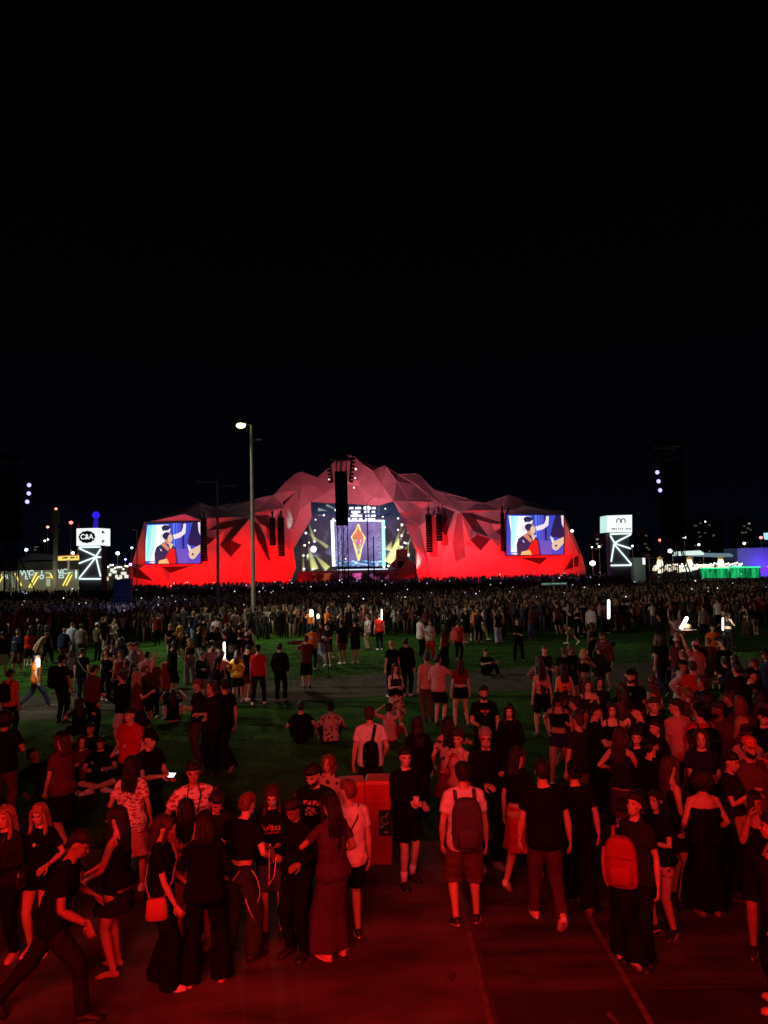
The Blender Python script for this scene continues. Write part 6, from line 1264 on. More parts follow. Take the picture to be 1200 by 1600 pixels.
i = put('AW2', 'person in black tee with a pale diagonal strap below the man in grey', 128, 1012, -5, H=1.70, tc='black', bot='trousers', bc='navy', sc='white', lod=1); strapbag(i, 'pale diagonal strap and pouch on the person in black', CL['grey'], 1, tcol=CL['offwhite'], long=True)
i = put('AX', 'woman in vest top with hand on hip and trainers in the left group', 166, 1012, 170, sex='f', hair='long', tc='black', top='tank', bot='skinny', bc='charcoal', sc='white', lod=1, arms='hips', skin=4)
i = put('AX2', 'woman in dark red vest standing right of the one with hand on hip', 188, 1015, 176, sex='f', hair='long', hairc='brown', tc='darkred', top='tank', bot='trousers', bc='black', sc='black', lod=1)
i = put('AY', 'stocky person in black tee looking down right of centre grass', 612, 1000, 30, H=1.72, tc='black', bot='trousers', bc='navy', lod=1, hair='short', hairc='blond', nod=20, sc='white')
i = put('AY1', 'person in black beside the stocky one with fair hair', 634, 996, -20, H=1.78, tc='black', top='long', bot='trousers', bc='black', lod=1, sc='white')
i = put('AY2', 'woman in orange red vest with dark waist bag and small lit phone near centre', 617, 1036, -165, sex='f', hair='long', skin=0, top='tank', tc='black', bot='skirt', bc='floral', lod=1, arms='phone'); phone(i, 1, 'small violet white phone glow at the hands of the woman near centre', True)
i = put('AZ', 'man in long white shirt standing at the vendor table on the lit grass', 656, 962, -60, H=1.80, top='long', tc='white', bot='trousers', bc='black', sc='black', lod=1, arms='fwdlow', hem=.78)
i = put('AZ2', 'vendor in white top and red apron trousers behind a small tray', 672, 968, 170, sex='f', H=1.70, tc='offwhite', bot='trousers', bc='red', lod=1, arms='fwdlow')
i = put('AZ3', 'woman with long hair in dark dress at the vendor tray', 694, 975, 40, sex='f', H=1.68, hair='long', tc='brown', bot='longskirt', bc='black', lod=1)
i = put('AZ4', 'person in black trousers carrying a big red delivery bag on the back', 715, 968, -30, H=1.74, tc='red', bot='skinny', bc='black', lod=1); backpack(i, 'boxy red delivery bag with white patch on the lit grass', mat('bag_red', (.5, .05, .03), .7), .42, .42, .30, 1.12, pocket=False)
i = put('BA', 'man in pink white tee reaching out his right arm, centre right', 684, 1022, -30, H=1.76, hair='short', skin=0, tc='pink', bot='shorts', bc='black', lod=1, arms={1: (.32, .42, 1.18), -1: (-.2, .2, 1.0)})
i = put('BA1', 'man in pale tee directly left behind the one reaching out', 666, 1020, 20, H=1.74, hair='short', skin=1, tc='pink', bot='trousers', bc='brown', lod=1)
i = put('BA2', 'woman in red cropped top and black shorts with long bare legs, back turned', 718, 1026, 10, sex='f', H=1.72, hair='long', skin=0, top='crop', tc='darkred', bot='minishorts', bc='black', lod=1, sc='black', legs='apart')
i = put('BB', 'left of two women in black shorts with bare legs, salmon cropped top', 845, 1034, 6, sex='f', H=1.68, hair='verylong', skin=0, top='croptank', tc='pink', bot='shorts', bc='black', lod=0, sc='black', legs='apart')
i = put('BB2', 'right of two women in black shorts with bare legs, orange cropped top', 880, 1036, 2, sex='f', H=1.68, hair='verylong', skin=0, top='croptank', tc='orange', bot='shorts', bc='black', lod=0, sc='black', legs='apart')
i = put('BC', 'vendor with white cap raising a tray and a glowing tube on the right', 1086, 1002, 12, H=1.76, hair='short', hat='cap', hatc='white', skin=0, tc='pink', bot='trousers', bc='black', lod=1, arms={-1: (-.30, .10, 1.88), 1: (.25, .1, .9)})
i = put('BC2', 'broad man in plain red tee, back turned, on the right', 1081, 1032, -5, H=1.78, bulk=1.1, hair='short', hairc='brown', skin=0, tc='red', bot='trousers', bc='black', lod=0)
i = put('BD', 'vendor in orange vest over dark tee right of the raised glowing tube', 1113, 975, 170, H=1.74, tc='orange', bot='trousers', bc='navy', lod=1, skin=4)
i = put('BE', 'man in white shirt and light cap carrying a crossbody strap, right half', 922, 946, -10, H=1.76, tc='offwhite', bot='trousers', bc='black', lod=1, hairc='brown')
i = put('BF', 'man in pink tee with thin backpack straps in the dense right crowd', 1056, 1090, 20, H=1.80, bulk=1.05, hair='short', skin=0, tc='pink', bot='trousers', bc='black', lod=0, yaw=50, sc='white'); 
i = put('BG', 'person in black printed vest with bright red sleeve and black backpack', 1092, 1098, 10, H=1.76, hair='short', hat='backcap', hatc='black', skin=0, tc='red', bot='skirt' if False else 'shorts', bc='maroon', lod=0); backpack(i, 'black backpack on the person with the red sleeves', CL['black'], .32, .46, .18, 1.2)
i = put('BH', 'short haired man in black facing the camera in the dense right crowd', 1020, 1088, 178, H=1.78, hair='short', hairc='brown', skin=4, tc='black', bc='black', lod=0)
i = put('BI', 'man in a back turned cap with beard in three quarter view, dense right crowd', 985, 1046, 150, H=1.82, bulk=1.08, hair='short', hat='backcap', hatc='black', skin=0, beard=1, tc='black', bc='black', lod=0); decal(i, ['#.', '##'], 1.33, .05, pw)
i = put('BJ', 'man in a black cap looking left with a hand at his mouth', 998, 1098, 70, H=1.76, hair='short', hat='cap', hatc='black', skin=4, top='long', tc='charcoal', bc='black', lod=0, arms='face')
i = put('BK', 'man in profile with lit forearm raised in front, right crowd', 928, 1098, -95, H=1.74, hair='short', hat='cap', hatc='charcoal', skin=0, tc='black', bc='black', lod=0, arms={1: (.10, .34, 1.18), -1: (-.1, .3, 1.1)})
i = put('BL', 'woman with dark fringe and pale neck facing the camera, right crowd', 955, 1096, 172, sex='f', H=1.70, hair='bob', hairc='black', skin=4, top='tank', tc='black', bc='black', lod=0)
i = put('BM', 'woman in pink white vest with bent bare arm and long brown hair', 968, 1136, -40, sex='f', H=1.66, hair='long', hairc='brown', skin=0, top='tank', tc='charcoal', bot='skirt', bc='purple', lod=0, arms={1: (.12, .30, 1.22), -1: (-.24, .12, 1.12)})
i = put('BN', 'young woman with round lit face beside the long haired one, right crowd', 994, 1138, 160, sex='f', H=1.62, hair='bun', hairc='black', skin=4, tc='black', bc='black', lod=0)
i = put('BO', 'man in black cap and jacket in right profile with lit neck', 1016, 1148, -70, H=1.76, hair='short', hat='backcap', hatc='black', skin=0, beard=1, top='long', tc='black', bc='black', lod=0)
i = put('BP', 'woman with dark hair and small smile between cap wearers, right crowd', 936, 1056, 176, sex='f', H=1.64, hair='long', skin=0, tc='charcoal', bc='black', lod=0)
i = put('BQ', 'woman in black vest with white straps and long hair facing left', 918, 1060, 165, sex='f', H=1.70, hair='long', hairc='brown', skin=4, tc='charcoal', top='tank', bc='black', lod=0)
i = put('BR', 'person in black cap low at the right edge with lit chin', 1192, 1106, 165, H=1.70, hair='short', hat='cap', hatc='charcoal', skin=4, tc='black', bc='black', lod=0)
i = put('BS', 'woman behind the red backpack with lit profile looking up', 990, 1236, 130, sex='f', H=1.66, hair='bun', hairc='black', skin=0, tc='charcoal', bc='black', bot='trousers', lod=0, nod=-10)
i = put('BT', 'tall person in long dark coat right of the broad red tee', 1150, 1034, 10, H=1.86, top='hoodie', tc='charcoal', bot='wide', bc='black', lod=1)
i = put('BU', 'man in black with short beard in profile at the right, pale face', 1172, 1044, -100, H=1.80, hair='short', skin=4, tc='black', bc='black', lod=1, hat='cap', hatc='black')
i = put('BV', 'dark pair member with crossed arms on the left path, head lit red', 330, 1064, 150, H=1.80, tc='charcoal', bc='black', lod=0, skin=0, arms='crossed', hair='curly', hairc='brown')
i = put('BW', 'man in black watching his phone at the left end of the path', 350, 1060, 40, H=1.84, tc='black', bot='wide', bc='black', sc='grey', lod=0, skin=0, legs='stride')
i = put('BX', 'woman in charcoal tee with folded arms left of the dark striding man', 309, 1060, 120, sex='f', H=1.72, tc='charcoal', bot='trousers', bc='purple', lod=0, skin=0, arms='crossed', hair='short', hairc='red')
i = put('BY', 'steward in orange vest with a bright chest light, centre back', 463, 947, 165, H=1.72, tc='orange', bc='black', lod=1)
i = put('BZ', 'steward in orange vest raising a bright lamp, centre back', 485, 950, 150, H=1.74, tc='orange', bc='navy', lod=1, arms='one')
i = put('CA', 'steward in orange vest looking at the ground right of the bright lamp', 512, 950, 175, H=1.74, tc='orange', bc='black', lod=1, arms='crossed')
i = put('CB', 'staff member in red top with thick belt and dark trousers, centre', 592, 958, 10, H=1.76, tc='red', bc='navy', lod=1, sc='white')
i = put('CC', 'person in beige clothes beside the staff member in red, centre', 574, 960, 60, H=1.70, tc='offwhite', bot='trousers', bc='tan', lod=1)
i = put('CD', 'person in bright white tee at the edge of the packed crowd right of centre', 752, 932, 4, H=1.76, tc='white', bc='black', bot='shorts', lod=1)
i = put('CE', 'person in black with pale shoes standing alone on the far lit grass', 808, 966, 175, H=1.74, tc='black', bc='black', lod=1, legs='apart', arms='crossed')
i = put('CF', 'pair member in dark top and light jeans on the far lit grass', 778, 952, 20, H=1.70, tc='black', bc='paleblue', bot='wide', lod=1, sex='f', hair='long')
i = put('CG', 'man in red tee inside the left cluster below the red pennant', 246, 958, 30, H=1.76, tc='darkred', bc='black', lod=1)
i = put('CH', 'man in white tee inside the left cluster near the red pennant', 338, 962, 10, H=1.76, tc='white', bc='denim', lod=1)
i = put('CI', 'man in pale greenish shirt on the right near the raised tube', 1098, 944, 5, H=1.80, tc='grey', bc='black', lod=1)
i = put('CJ', 'man in white shirt at the back right beside the pale greenish shirt', 1121, 934, -5, H=1.78, tc='white', bc='black', lod=1)
i = put('CK', 'tall man in white top and dark shorts on the left grass, holding a bag', 78, 957, -30, H=1.80, tc='white', bc='charcoal', bot='shorts', lod=1, arms='fwdlow')
i = put('CL', 'man in olive top in the left cluster with pale cap', 152, 973, -20, H=1.74, tc='olive', bc='black', lod=1, hat='cap', hatc='white')
i = put('CM', 'bending person in beige trousers on the left grass', 74, 985, -80, H=1.70, tc='beige', bot='trousers', bc='offwhite', lod=1, lean=35)
# ---------------------------------------------------------------- glowing tubes, bins, pennant, tray
m_stick = emis('stick_glow', (1, .97, .80), 7)
def stick(px, py0, py1, Y, label, px1=None, col=m_stick, r=.035, lit=True):
    a = D(px if px1 is None else px1, py1, Y); b = D(px, py0, Y); root = thing('light_stick', label, 'light stick', tuple(a), 0, 'glowing tubes carried by the vendors'); d = b-a
    mb = MB(); mb.tube([(0, 0, 0), d], [r, r], 10); mb.build('tube', col, root); mb = MB(); mb.tube([-nrm(d)*.3, -nrm(d)*.02], [.022, .026], 8); mb.build('handle', m_pb, root)
    if lit:
        l = bpy.data.lights.new('stick_light', 'POINT'); l.energy = 28; l.color = (1, .93, .75); l.shadow_soft_size = .15; o = bpy.data.objects.new('stick_light', l); COL.objects.link(o); o.location = (a+b)/2+np.array([0, -.1, 0])
def Yof(k): return INFO[k]['root'].location.y
stick(59.5, 1031, 1040, Yof('AS')-.35, 'short glowing tube at the shoulder of the walking orange vest vendor', r=.05)
stick(350.5, 1005, 1028, 21.5, 'upright glowing tube in the left cluster')
stick(596.5, 953, 968, Yof('CB')-.4, 'slim glowing tube beside the staff member in red, centre', r=.03)
stick(951, 939, 965, 34, 'upright bluish white glowing tube in the right crowd', col=emis('stick_cool', (.85, .93, 1), 8), r=.06)
stick(1073, 966, 981, Yof('BC')-.1, 'slanted yellow glowing tube raised above the vendor tray', px1=1065, r=.045)
stick(1129.5, 966, 984, 30, 'thin upright glowing tube right of the slanted one', r=.03)
stick(486.5, 955, 961, Yof('BZ')-.4, 'short bright lamp held by a steward in the centre', r=.10)
stick(497, 961, 965, Yof('BZ')-.2, 'tiny second lamp right of the bright steward lamp', r=.06, lit=False)
p = D(1071, 985, Yof('BC')); root = thing('vendor_tray', 'dark round tray carried over the head of the vendor in a white cap', 'tray', tuple(p)); mb = MB(); mb.tube([(0, 0, -.05), (0, 0, .03)], [.26, .30], 18, round_ends=False); mb.build('tray', mat('tray', (.08, .06, .05), .6), root); mb = MB(); mb.ell((.05, 0, .1), (.12, .1, .09), 10); mb.ell((-.1, .03, .08), (.09, .08, .07), 10); mb.build('load', mat('load', (.2, .12, .08), .7), root)
p = D(665, 994, Yof('AZ')-.1); root = thing('serving_tray', 'flat yellowish tray between the white shirt man and the vendor', 'tray', tuple(p)); mb = MB(); mb.box((-.25, -.18, 0), (.25, .18, .03)); mb.build('tray', mat('tray_y', (.5, .38, .15), .6), root); mb = MB(); [mb.tube([(x, .02, .03), (x, .02, .14)], [.03, .035], 8) for x in (-.15, -.05, .06, .16)]; mb.build('cups', mat('cup_white', (.6, .6, .62), .3), root)
def red_bin(px0, px1, ytop, ybot, label, yaw, poster):
    b = plane((px0+px1)/2, ybot); Y = b[1]; w = (px1-px0)*Y/FPX; h = D((px0+px1)/2, ytop, Y)[2]; root = thing('waste_bin', label, 'waste bin', (b[0], Y+w*.4, 0), R(yaw), 'red festival bins'); m = mat('bin_red', (.52, .03, .02), .42, noise=.15, nscale=3, spec=.4)
    def sect(z, k, kk=1): 
        q = [(-1, -.85), (-.85, -1), (.85, -1), (1, -.85), (1, .85), (.85, 1), (-.85, 1), (-1, .85)]; return np.array([(x*w/2*k, y*w/2*k*kk, z) for x, y in q])
    mb = MB(); mb.rings([sect(.03, .84), sect(.0, .80), sect(.03, .86), sect(h*.35, .93), sect(h*.70, .97), sect(h*.71, 1.02), sect(h*.76, 1.04), sect(h*.765, .98)][1:]); mb.build('body', m, root)
    mb = MB(); mb.rings([sect(h*.766, .93), sect(h*.80, .96), sect(h*.93, .98), sect(h*.965, .92), sect(h*.97, .84)]); hd_ = mb.build('hood', m, root)
    mb = MB(); [mb.box((x-.03, -w*.40, .0), (x+.03, w*.40, .03)) for x in (-w*.3, w*.3)]; mb.build('foot', m_trs, root)
    if poster:
        mb = MB(); y = -w*.5-.02; mb.box((w*.02, y-.012, h*.36), (w*.46, y+.03, h*.64)); po = mb.build('poster', mat('poster_black', (.012, .012, .014), .5), root)
        mb = MB(); c = np.array([w*.24, y-.016, h*.54]); mb.tube([c+np.array([.045*math.cos(t), 0, .05*math.sin(t)-.01]) for t in np.linspace(.9, 5.6, 12)], [.007]*12, 6); mb.tube([c+np.array([.01, 0, .045]), c+np.array([.045, 0, .09])], [.009, .004], 6); mb.build('emblem', mat('print_grey', (.35, .32, .34), .7), po)
        mb = MB(); mb.box((w*.05, y-.016, h*.463), (w*.22, y-.012, h*.470)); mb.box((w*.05, y-.016, h*.448), (w*.18, y-.012, h*.452)); mb.ell((w*.27, y-.012, h*.395), (w*.08, .004, h*.014), 10); mb.build('lettering', mat('print_grey', (.35, .32, .34), .7), po)
    return root
red_bin(531, 572, 1218, 1352, 'left of two tall red waste bins, partly behind the pale tee man', 6, False)
red_bin(573, 616, 1215, 1352, 'right of two tall red waste bins with a black poster', -4, True)
red_bin(252, 268, 1034, 1078, 'small orange red bin behind the man with the printed back', 0, False)
g = groundat(354, 30); root = thing('pennant', 'tall narrow red pennant on a thin pole in the left cluster', 'flag', tuple(g)); z0 = D(354, 975, 30)[2]; z1 = D(354, 952, 30)[2]; mb = MB(); mb.add([(-.18, 0, z0), (.14, .05, z0+.05), (.0, 0, z1), (-.18, .012, z0), (.14, .062, z0+.05), (.0, .012, z1)], [(0, 1, 2), (5, 4, 3), (0, 3, 4, 1), (1, 4, 5, 2), (2, 5, 3, 0)]); mb.build('flag', CL['darkred'], root); mb = MB(); mb.tube([(0, 0, 0), (0, 0, z1+.1)], [.012, .01], 6); mb.ell((0, 0, z1+.14), (.05, .05, .05), 8); mb.build('pole', m_trs, root)
for px, py, lb in ((255, 1092, 'dark bag dropped on the grass left of the seated woman'), (952, 1010, 'pile of dark bags on the lit grass at the right'), (735, 1336, 'grey shoe and bag on the ground behind the backpack man')):
    g = plane(px, py); root = thing('bag_on_ground', lb, 'bag', tuple(g)); mb = MB(); mb.ell((0, 0, .12), (.24, .16, .13), 12); mb.ell((.2, .1, .10), (.16, .12, .11), 10); V, N, F = remesh(mb, .02, 1); me = bpy.data.meshes.new('bag'); me.from_pydata(folds(V, N, .012, 3).tolist(), [], F); me.materials.append(CL['charcoal']); link('bag', me, root)
    mb = MB(); mb.tube([(-.1, 0, .22), (0, 0, .34), (.1, 0, .22)], [.012]*3, 6); mb.build('handle', CL['black'], root)
# ---- litter trodden on the paving
rl = random.Random(77)
for j in range(13):
    x, y = rl.uniform(-4.2, 4.6), rl.uniform(5.8, 12); z = .012; root = thing('litter', 'small crushed cup or scrap lying on the dark ground', 'litter', (x, y, z), rl.uniform(0, 6.28), 'crushed cups and scraps on the ground')
    mb = MB(); c = rl.random()
    if c < .5: mb.tube([(0, 0, .028), (.11, 0, .034)], [.024, .034], 9, flat=.7, round_ends=False)
    else: q = [(rl.uniform(-.05, .05), rl.uniform(-.05, .05), rl.uniform(0, .025)) for _ in range(6)]; mb.add(q+[(a, b, d+.004) for a, b, d in q], [(0, 1, 2), (0, 2, 3), (0, 3, 4), (0, 4, 5), (8, 7, 6), (9, 8, 6), (10, 9, 6), (11, 10, 6)])
    mb.build('scrap', mat('scrap_%d' % (j % 3), [(.14, .14, .14), (.06, .05, .05), (.10, .06, .05)][j % 3], .7), root)
# ---------------------------------------------------------------- people of the middle crowd: copies of a set of figures
rc = random.Random(21); PROTO = {0: [], 1: []}
def proto(lod, seed):
    r = random.Random(seed); fem = r.random() < .48
    arms = r.choice(['down', 'down', 'phone', 'one', 'crossed', 'pockets', 'fwdlow', 'drink', 'hips', 'onel'] + (['up', 'bothup'] if r.random() < .25 else [])); legs = r.choice(['stand', 'stand', 'shift', 'apart', 'walk'])
    bot = r.choice(['trousers', 'wide', 'shorts', 'minishorts', 'skirt', 'longshorts'] if fem else ['trousers', 'trousers', 'shorts', 'longshorts', 'cargo'])
    top = r.choice(['tee', 'crop', 'tank', 'croptank', 'long'] if fem else ['tee', 'tee', 'tee', 'long', 'hoodie'])
    hair = r.choice(['long', 'long', 'bob', 'bun', 'verylong', 'curly', 'ponytail'] if fem else ['short', 'short', 'buzz', 'short', 'curly']); hat = None if r.random() < .72 else r.choice(['cap', 'backcap', 'bucket'])
    if hat and hair == 'curly': hair = 'short'
    d = PP(sex='f' if fem else 'm', arms=arms, legs=legs, top=top, bot=bot, hair=hair, H=1.64 if fem else 1.75, bulk=r.uniform(.95, 1.12), nod=r.choice([0, 0, 8, 20]), yaw=r.uniform(-25, 25), seed=seed, beard=(not fem and r.random() < .3), lean=r.choice([0, 0, 3, 6]), sc='grey')
    if hat: d['hat'] = hat; d['hatm'] = CL['black']
    ms, info = person_meshes(d, lod); desc = dict(fem=fem, arms=arms, legs=legs, bot=bot, top=top, hair=hair, hat=hat)
    return ms, desc
for lod, n in ((1, 26), (2, 26)):
    for k in range(n): PROTO.setdefault(lod, []).append(proto(lod, 500+lod*100+k))
COLN = dict(black='black', charcoal='dark grey', white='white', offwhite='off white', grey='grey', red='red', darkred='dark red', orange='orange', pink='pale pink', beige='beige', denim='blue denim', navy='navy', maroon='maroon', olive='olive', brown='brown', purple='purple', tan='tan', yellow='yellow', paleblue='pale blue', stripes='striped', green='green')
TOPN = dict(tee='tee', crop='cropped top', tank='vest top', croptank='cropped vest', long='long sleeved top', hoodie='hooded top'); BOTN = dict(trousers='trousers', wide='wide trousers', shorts='shorts', minishorts='short shorts', skirt='skirt', longshorts='knee shorts', cargo='cargo trousers')
ARMN = dict(down='', phone=', phone', one=', hand raised', onel=', hand raised', crossed=', folded arms', pockets=', hands pocketed', fwdlow='', drink=', drinking', hips=', hands on hips', up=', arm up', upl=', arm up', bothup=', both arms up')
placed = [(i['root'].location.x, i['root'].location.y) for i in INFO.values()]
PLAN = []
def region(n, x0, x1, y0, y1, where, dark=.74, stage=.6, mind=.40, H=1.7):
    c = 0; tries = 0; own = []
    while c < n and tries < n*60:
        tries += 1
        if own and rc.random() < .62:                  # people stand in clumps: beside somebody already placed
            q = rc.choice(own); an = rc.uniform(0, 6.28); d_ = rc.uniform(.42, .85); p = np.array([q[0]+math.cos(an)*d_, q[1]+math.sin(an)*d_, H])
            v_ = p-CP; px, py = 600+FPX*(v_@_R)/(v_@_F), 800-FPX*(v_@_U)/(v_@_F)
            if not (x0-15 < px < x1+15 and y0-6 < py < y1+6): continue
        else: px, py = rc.uniform(x0, x1), rc.uniform(y0, y1); p = plane(px, py, H)
        if any((p[0]-a)**2+(p[1]-b)**2 < mind**2 for a, b in placed): continue
        placed.append((p[0], p[1])); own.append(p); c += 1; PLAN.append((px, py, p, where, dark, stage))
region(13, -5, 150, 946, 966, 'far left grass')
region(10, -5, 120, 966, 1010, 'left grass')
region(40, 150, 385, 950, 1008, 'left cluster')
region(12, 195, 385, 1008, 1052, 'left end of path', .8)
region(13, 385, 600, 938, 950, 'far centre grass')
region(6, 480, 620, 950, 975, 'lit centre grass')
region(14, 620, 840, 934, 952, 'far grass right of centre')
region(26, 840, 1205, 930, 985, 'back right')
region(25, 835, 1205, 985, 1050, 'middle right crowd', .85)
region(24, 870, 1205, 1050, 1135, 'dense right crowd', .92, .45)
cnt = Counter(); rows = []
for px, py, p, where, dark, stg in PLAN:
    Dn = p[1]; lod = 1 if Dn < 19 else 2; ms, ds = rc.choice(PROTO[lod]); u = rc.random()
    tcn = rc.choice(['black', 'black', 'black', 'charcoal', 'navy', 'maroon']) if u < dark else rc.choice(['white', 'offwhite', 'grey', 'red', 'pink', 'beige', 'olive', 'brown', 'stripes', 'paleblue', 'darkred', 'white', 'tan', 'yellow', 'orange'])
    bcn = rc.choice(['black', 'black', 'charcoal', 'navy', 'denim', 'brown']) if rc.random() < .8 else rc.choice(['beige', 'offwhite', 'grey', 'tan', 'paleblue'])
    away = rc.random() < stg; face = rc.gauss(0, 30) if away else rc.uniform(60, 300); rows.append([px, p, where, lod, ms, ds, tcn, bcn, away, face])
def lab(r):
    px, p, where, lod, ms, ds, tcn, bcn, away, face = r
    hat = '' if not ds['hat'] else (', hat' if ds['hat'] == 'bucket' else ', cap')
    return f"{COLN[tcn]} {TOPN[ds['top']]}, {COLN[bcn]} {BOTN[ds['bot']]}{ARMN[ds['arms']]}{hat}", where
byl = {}
for r in rows: byl.setdefault(lab(r), []).append(r)
MID = {c: CL[c] for c in CL}
PN = {'shirt': 't', 'vest': 't', 'hoodie': 't', 'dress': 't', 'trousers': 'b', 'shorts': 'b', 'skirt': 'b'}
ORD = ['leftmost', 'second', 'third', 'fourth', 'fifth', 'sixth']
for (l, where), rs in byl.items():
    rs.sort(key=lambda r: r[0])
    for j, r in enumerate(rs):
        px, p, _, lod, ms, ds, tcn, bcn, away, face = r
        full = f"{l}, {where}" if len(rs) == 1 else f"{ORD[j]}, {l}, {where}"
        root = thing('person', full, 'person', (p[0], p[1], 0), R(face), 'people standing about in the crowd'); sk = skin_mat(rc.choice([0, 0, 1, 1, 2, 3, 4])); hm_ = hair_mat(rc.choice(['black', 'black', 'brown', 'brown', 'blond', 'red'])); scl = rc.uniform(.95, 1.06); root.scale = (scl, scl, scl); shm = SHM[rc.choice(['white', 'black', 'grey', 'white'])]
        hatm = CL[rc.choice(['black', 'charcoal', 'offwhite', 'navy', 'black'])]
        for nm, ml in ms.items():
            for me in ml:
                o = link(nm, me, root)
                m = sk if nm == 'body' else hm_ if nm in ('hair', 'beard') else shm if nm == 'shoe' else hatm if nm in ('cap', 'hat', 'beanie') else CL[tcn] if PN.get(nm) == 't' else CL[bcn] if PN.get(nm) == 'b' else None
                if m and o.material_slots: o.material_slots[0].link = 'OBJECT'; o.material_slots[0].material = m
# ---------------------------------------------------------------- the packed crowd before the stage: too many to count
def simple_person(arms, seed):
    r = random.Random(seed); mb = MB(); fem = seed % 2
    sx = .15 if fem else .18
    mb.tube([(-.09, 0, .02), (-.10, .01, .5), (-.09, 0, .9)], [.05, .065, .10], 6, 1, round_ends=False); mb.tube([(.09, 0, .02), (.10, .01, .5), (.09, 0, .9)], [.05, .065, .10], 6, 1, round_ends=False)
    th = np.arange(8)*2*math.pi/8; mb.rings([np.stack([np.cos(th)*a, np.sin(th)*b, np.full(8, z)], 1) for z, a, b in ((.84, .17, .12), (1.05, .155 if not fem else .13, .11), (1.25, .19 if not fem else .16, .125), (1.38, sx+.03, .11), (1.46, .10, .07))], 0)
    mb.tube([(0, 0, 1.44), (0, .01, 1.54)], [.055, .05], 6, 2, round_ends=False); mb.ell((0, .01, 1.63), (.078, .098, .115), 8, 2); mb.ell((0, -.022, 1.655), (.09, .098, .105), 8, 3)
    if fem: mb.tube([(0, -.07, 1.62), (0, -.10, 1.30)], [.085, .07], 6, 3)
    for k in (-1, 1):
        up_ = arms == 2 or (arms == 1 and k == 1); el = (k*.28, .05, 1.16) if not up_ else (k*.30, .12, 1.50); wr = (k*.25, .12, .92) if not up_ else (k*.22, .18, 1.78)
        if arms == 3: wr = (k*.07, .30, 1.25)
        mb.tube([(k*sx, 0, 1.38), tuple(np.array([k*sx, 0, 1.38])*.5+np.array(el)*.5)], [.065, .058], 5, 0); mb.tube([tuple(np.array([k*sx, 0, 1.38])*.5+np.array(el)*.5), el, wr], [.042, .038, .03], 5, 2); mb.ell(wr, (.035, .035, .05), 5, 2)
    return np.vstack(mb.v), mb.f, np.array(mb.m)
protos = [simple_person(a, s_) for s_, a in enumerate((0, 0, 3, 3, 1, 0, 2, 0))]
rs_ = np.random.RandomState(8); allv = []; loops = []; starts = []; mats_ = []; cols = []; off = 0; ls = 0
TC = np.array([(.012, .012, .014)]*7 + [(.03, .03, .035), (.02, .025, .06), (.5, .5, .5), (.35, .33, .3), (.25, .03, .025), (.12, .12, .13), (.10, .03, .035), (.3, .18, .16)]); BC = np.array([(.012, .012, .014)]*5 + [(.04, .06, .12), (.03, .03, .035), (.25, .2, .15)])
SC_ = np.array([(.5, .3, .21), (.42, .24, .16), (.3, .165, .105), (.17, .09, .055)]); HC = np.array([(.012, .01, .009)]*3 + [(.05, .03, .02), (.3, .2, .1)])
pts = []
def scatter(n, y0, y1, dens_edge=None):
    c = 0
    while c < n:
        Y = y0+(y1-y0)*rs_.uniform(); hw = Y*.60+2; X = rs_.uniform(-hw, hw)
        if X/Y > .345 and Y > 80: continue
        if abs(X - (537-600)*90/FPX-.3) < 2 and abs(Y-91) < 2: continue
        pts.append((X, Y)); c += 1
scatter(1500, 41, 60); scatter(2300, 60, 95); scatter(1900, 95, 151)
fcache = [(np.array([i for q in f for i in q]), np.array([len(q) for q in f])) for v, f, m in protos]
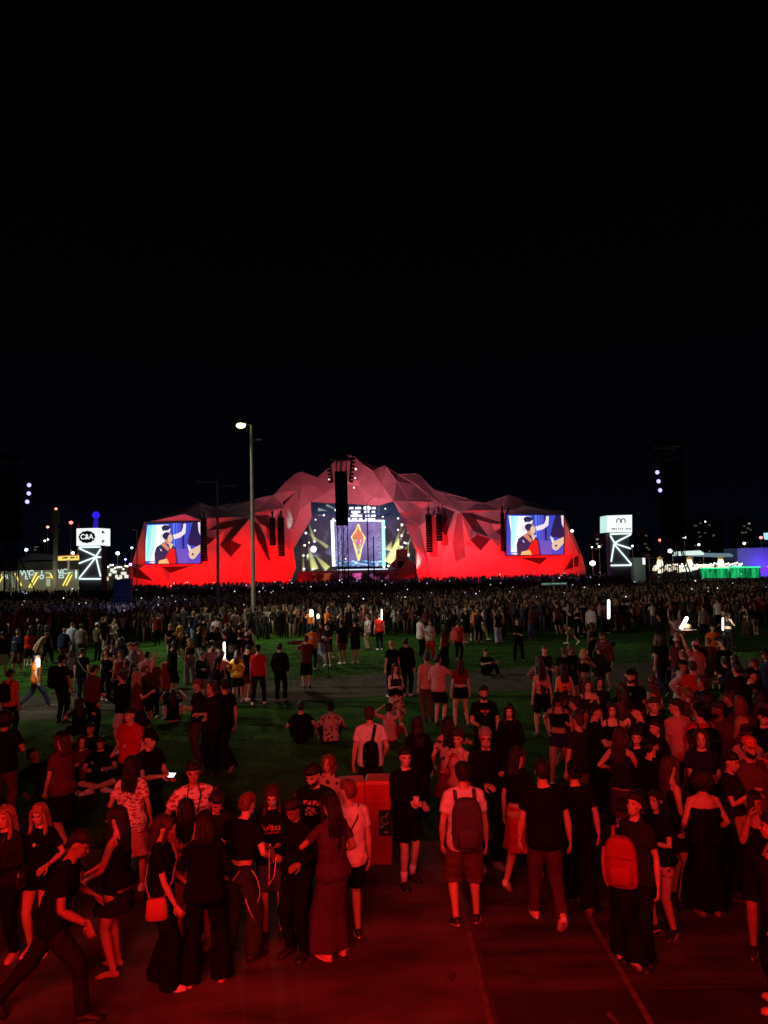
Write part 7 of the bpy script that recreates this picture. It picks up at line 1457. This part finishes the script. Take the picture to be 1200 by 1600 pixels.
for X, Y in pts:
    k = rs_.randint(len(protos)) if Y > 50 or rs_.uniform() < .8 else rs_.choice([0, 1, 2, 3]); v, f, m = protos[k]; a = rs_.normal(0, .5) if rs_.uniform() < .75 else rs_.uniform(0, 6.28); s_ = rs_.uniform(.90, 1.06); ca, sa = math.cos(a), math.sin(a)
    allv.append(np.stack([(v[:, 0]*ca-v[:, 1]*sa)*s_+X, (v[:, 0]*sa+v[:, 1]*ca)*s_+Y, v[:, 2]*s_], 1))
    fi, fl = fcache[k]; loops.append(fi+off); starts.append(fl); off += len(v)
    pal = np.stack([TC[rs_.randint(len(TC))], BC[rs_.randint(len(BC))], SC_[rs_.randint(4)], HC[rs_.randint(5)]]); cols.append(pal[m])
V = np.vstack(allv).astype(np.float32); L = np.concatenate(loops).astype(np.int32); cnts = np.concatenate(starts); st = np.concatenate([[0], np.cumsum(cnts)[:-1]]).astype(np.int32)
me = bpy.data.meshes.new('packed_crowd'); me.vertices.add(len(V)); me.vertices.foreach_set('co', V.ravel()); me.loops.add(len(L)); me.loops.foreach_set('vertex_index', L); me.polygons.add(len(cnts)); me.polygons.foreach_set('loop_start', st); me.polygons.foreach_set('loop_total', cnts.astype(np.int32)); me.update(calc_edges=True)
me.polygons.foreach_set('use_smooth', [True]*len(cnts))
at = me.attributes.new('clothing', 'FLOAT_COLOR', 'FACE'); Cc = np.vstack(cols); at.data.foreach_set('color', np.hstack([Cc, np.ones((len(Cc), 1))]).astype(np.float32).ravel())
m = bpy.data.materials.new('crowd_clothing'); m.use_nodes = True; n_ = m.node_tree; a_ = n_.nodes.new('ShaderNodeAttribute'); a_.attribute_name = 'clothing'; n_.links.new(a_.outputs['Color'], n_.nodes['Principled BSDF'].inputs['Base Color']); n_.nodes['Principled BSDF'].inputs['Roughness'].default_value = .8
me.materials.append(m); tag(link('packed_crowd', me), 'dense dark crowd standing shoulder to shoulder up to the stage', 'crowd', kind='stuff')
# phones and small lamps held up over the crowd
mb = MB(); r = np.random.RandomState(31)
for i in range(115):
    Y = r.uniform(52, 150) if r.uniform() < .8 else r.uniform(44, 60); X = r.uniform(-Y*.56, Y*.56); w = r.uniform(.022, .05)*Y/70; z = r.uniform(1.55, 2.0); mb.box((-w, -.01, -w*1.3), (w, .01, w*1.3), int(r.randint(3)), org=(X, Y, z))
mb.build('phone_lights', [emis('phone_cool', (.75, .82, 1), 1.6), emis('phone_white', (.9, .92, 1), .9), emis('phone_lilac', (.6, .5, .9), 1.0)]); tag(bpy.data.objects['phone_lights'], 'tiny phone screens glinting over the packed crowd', 'phone lights', kind='stuff')

bpy.data.scenes.remove(TS)
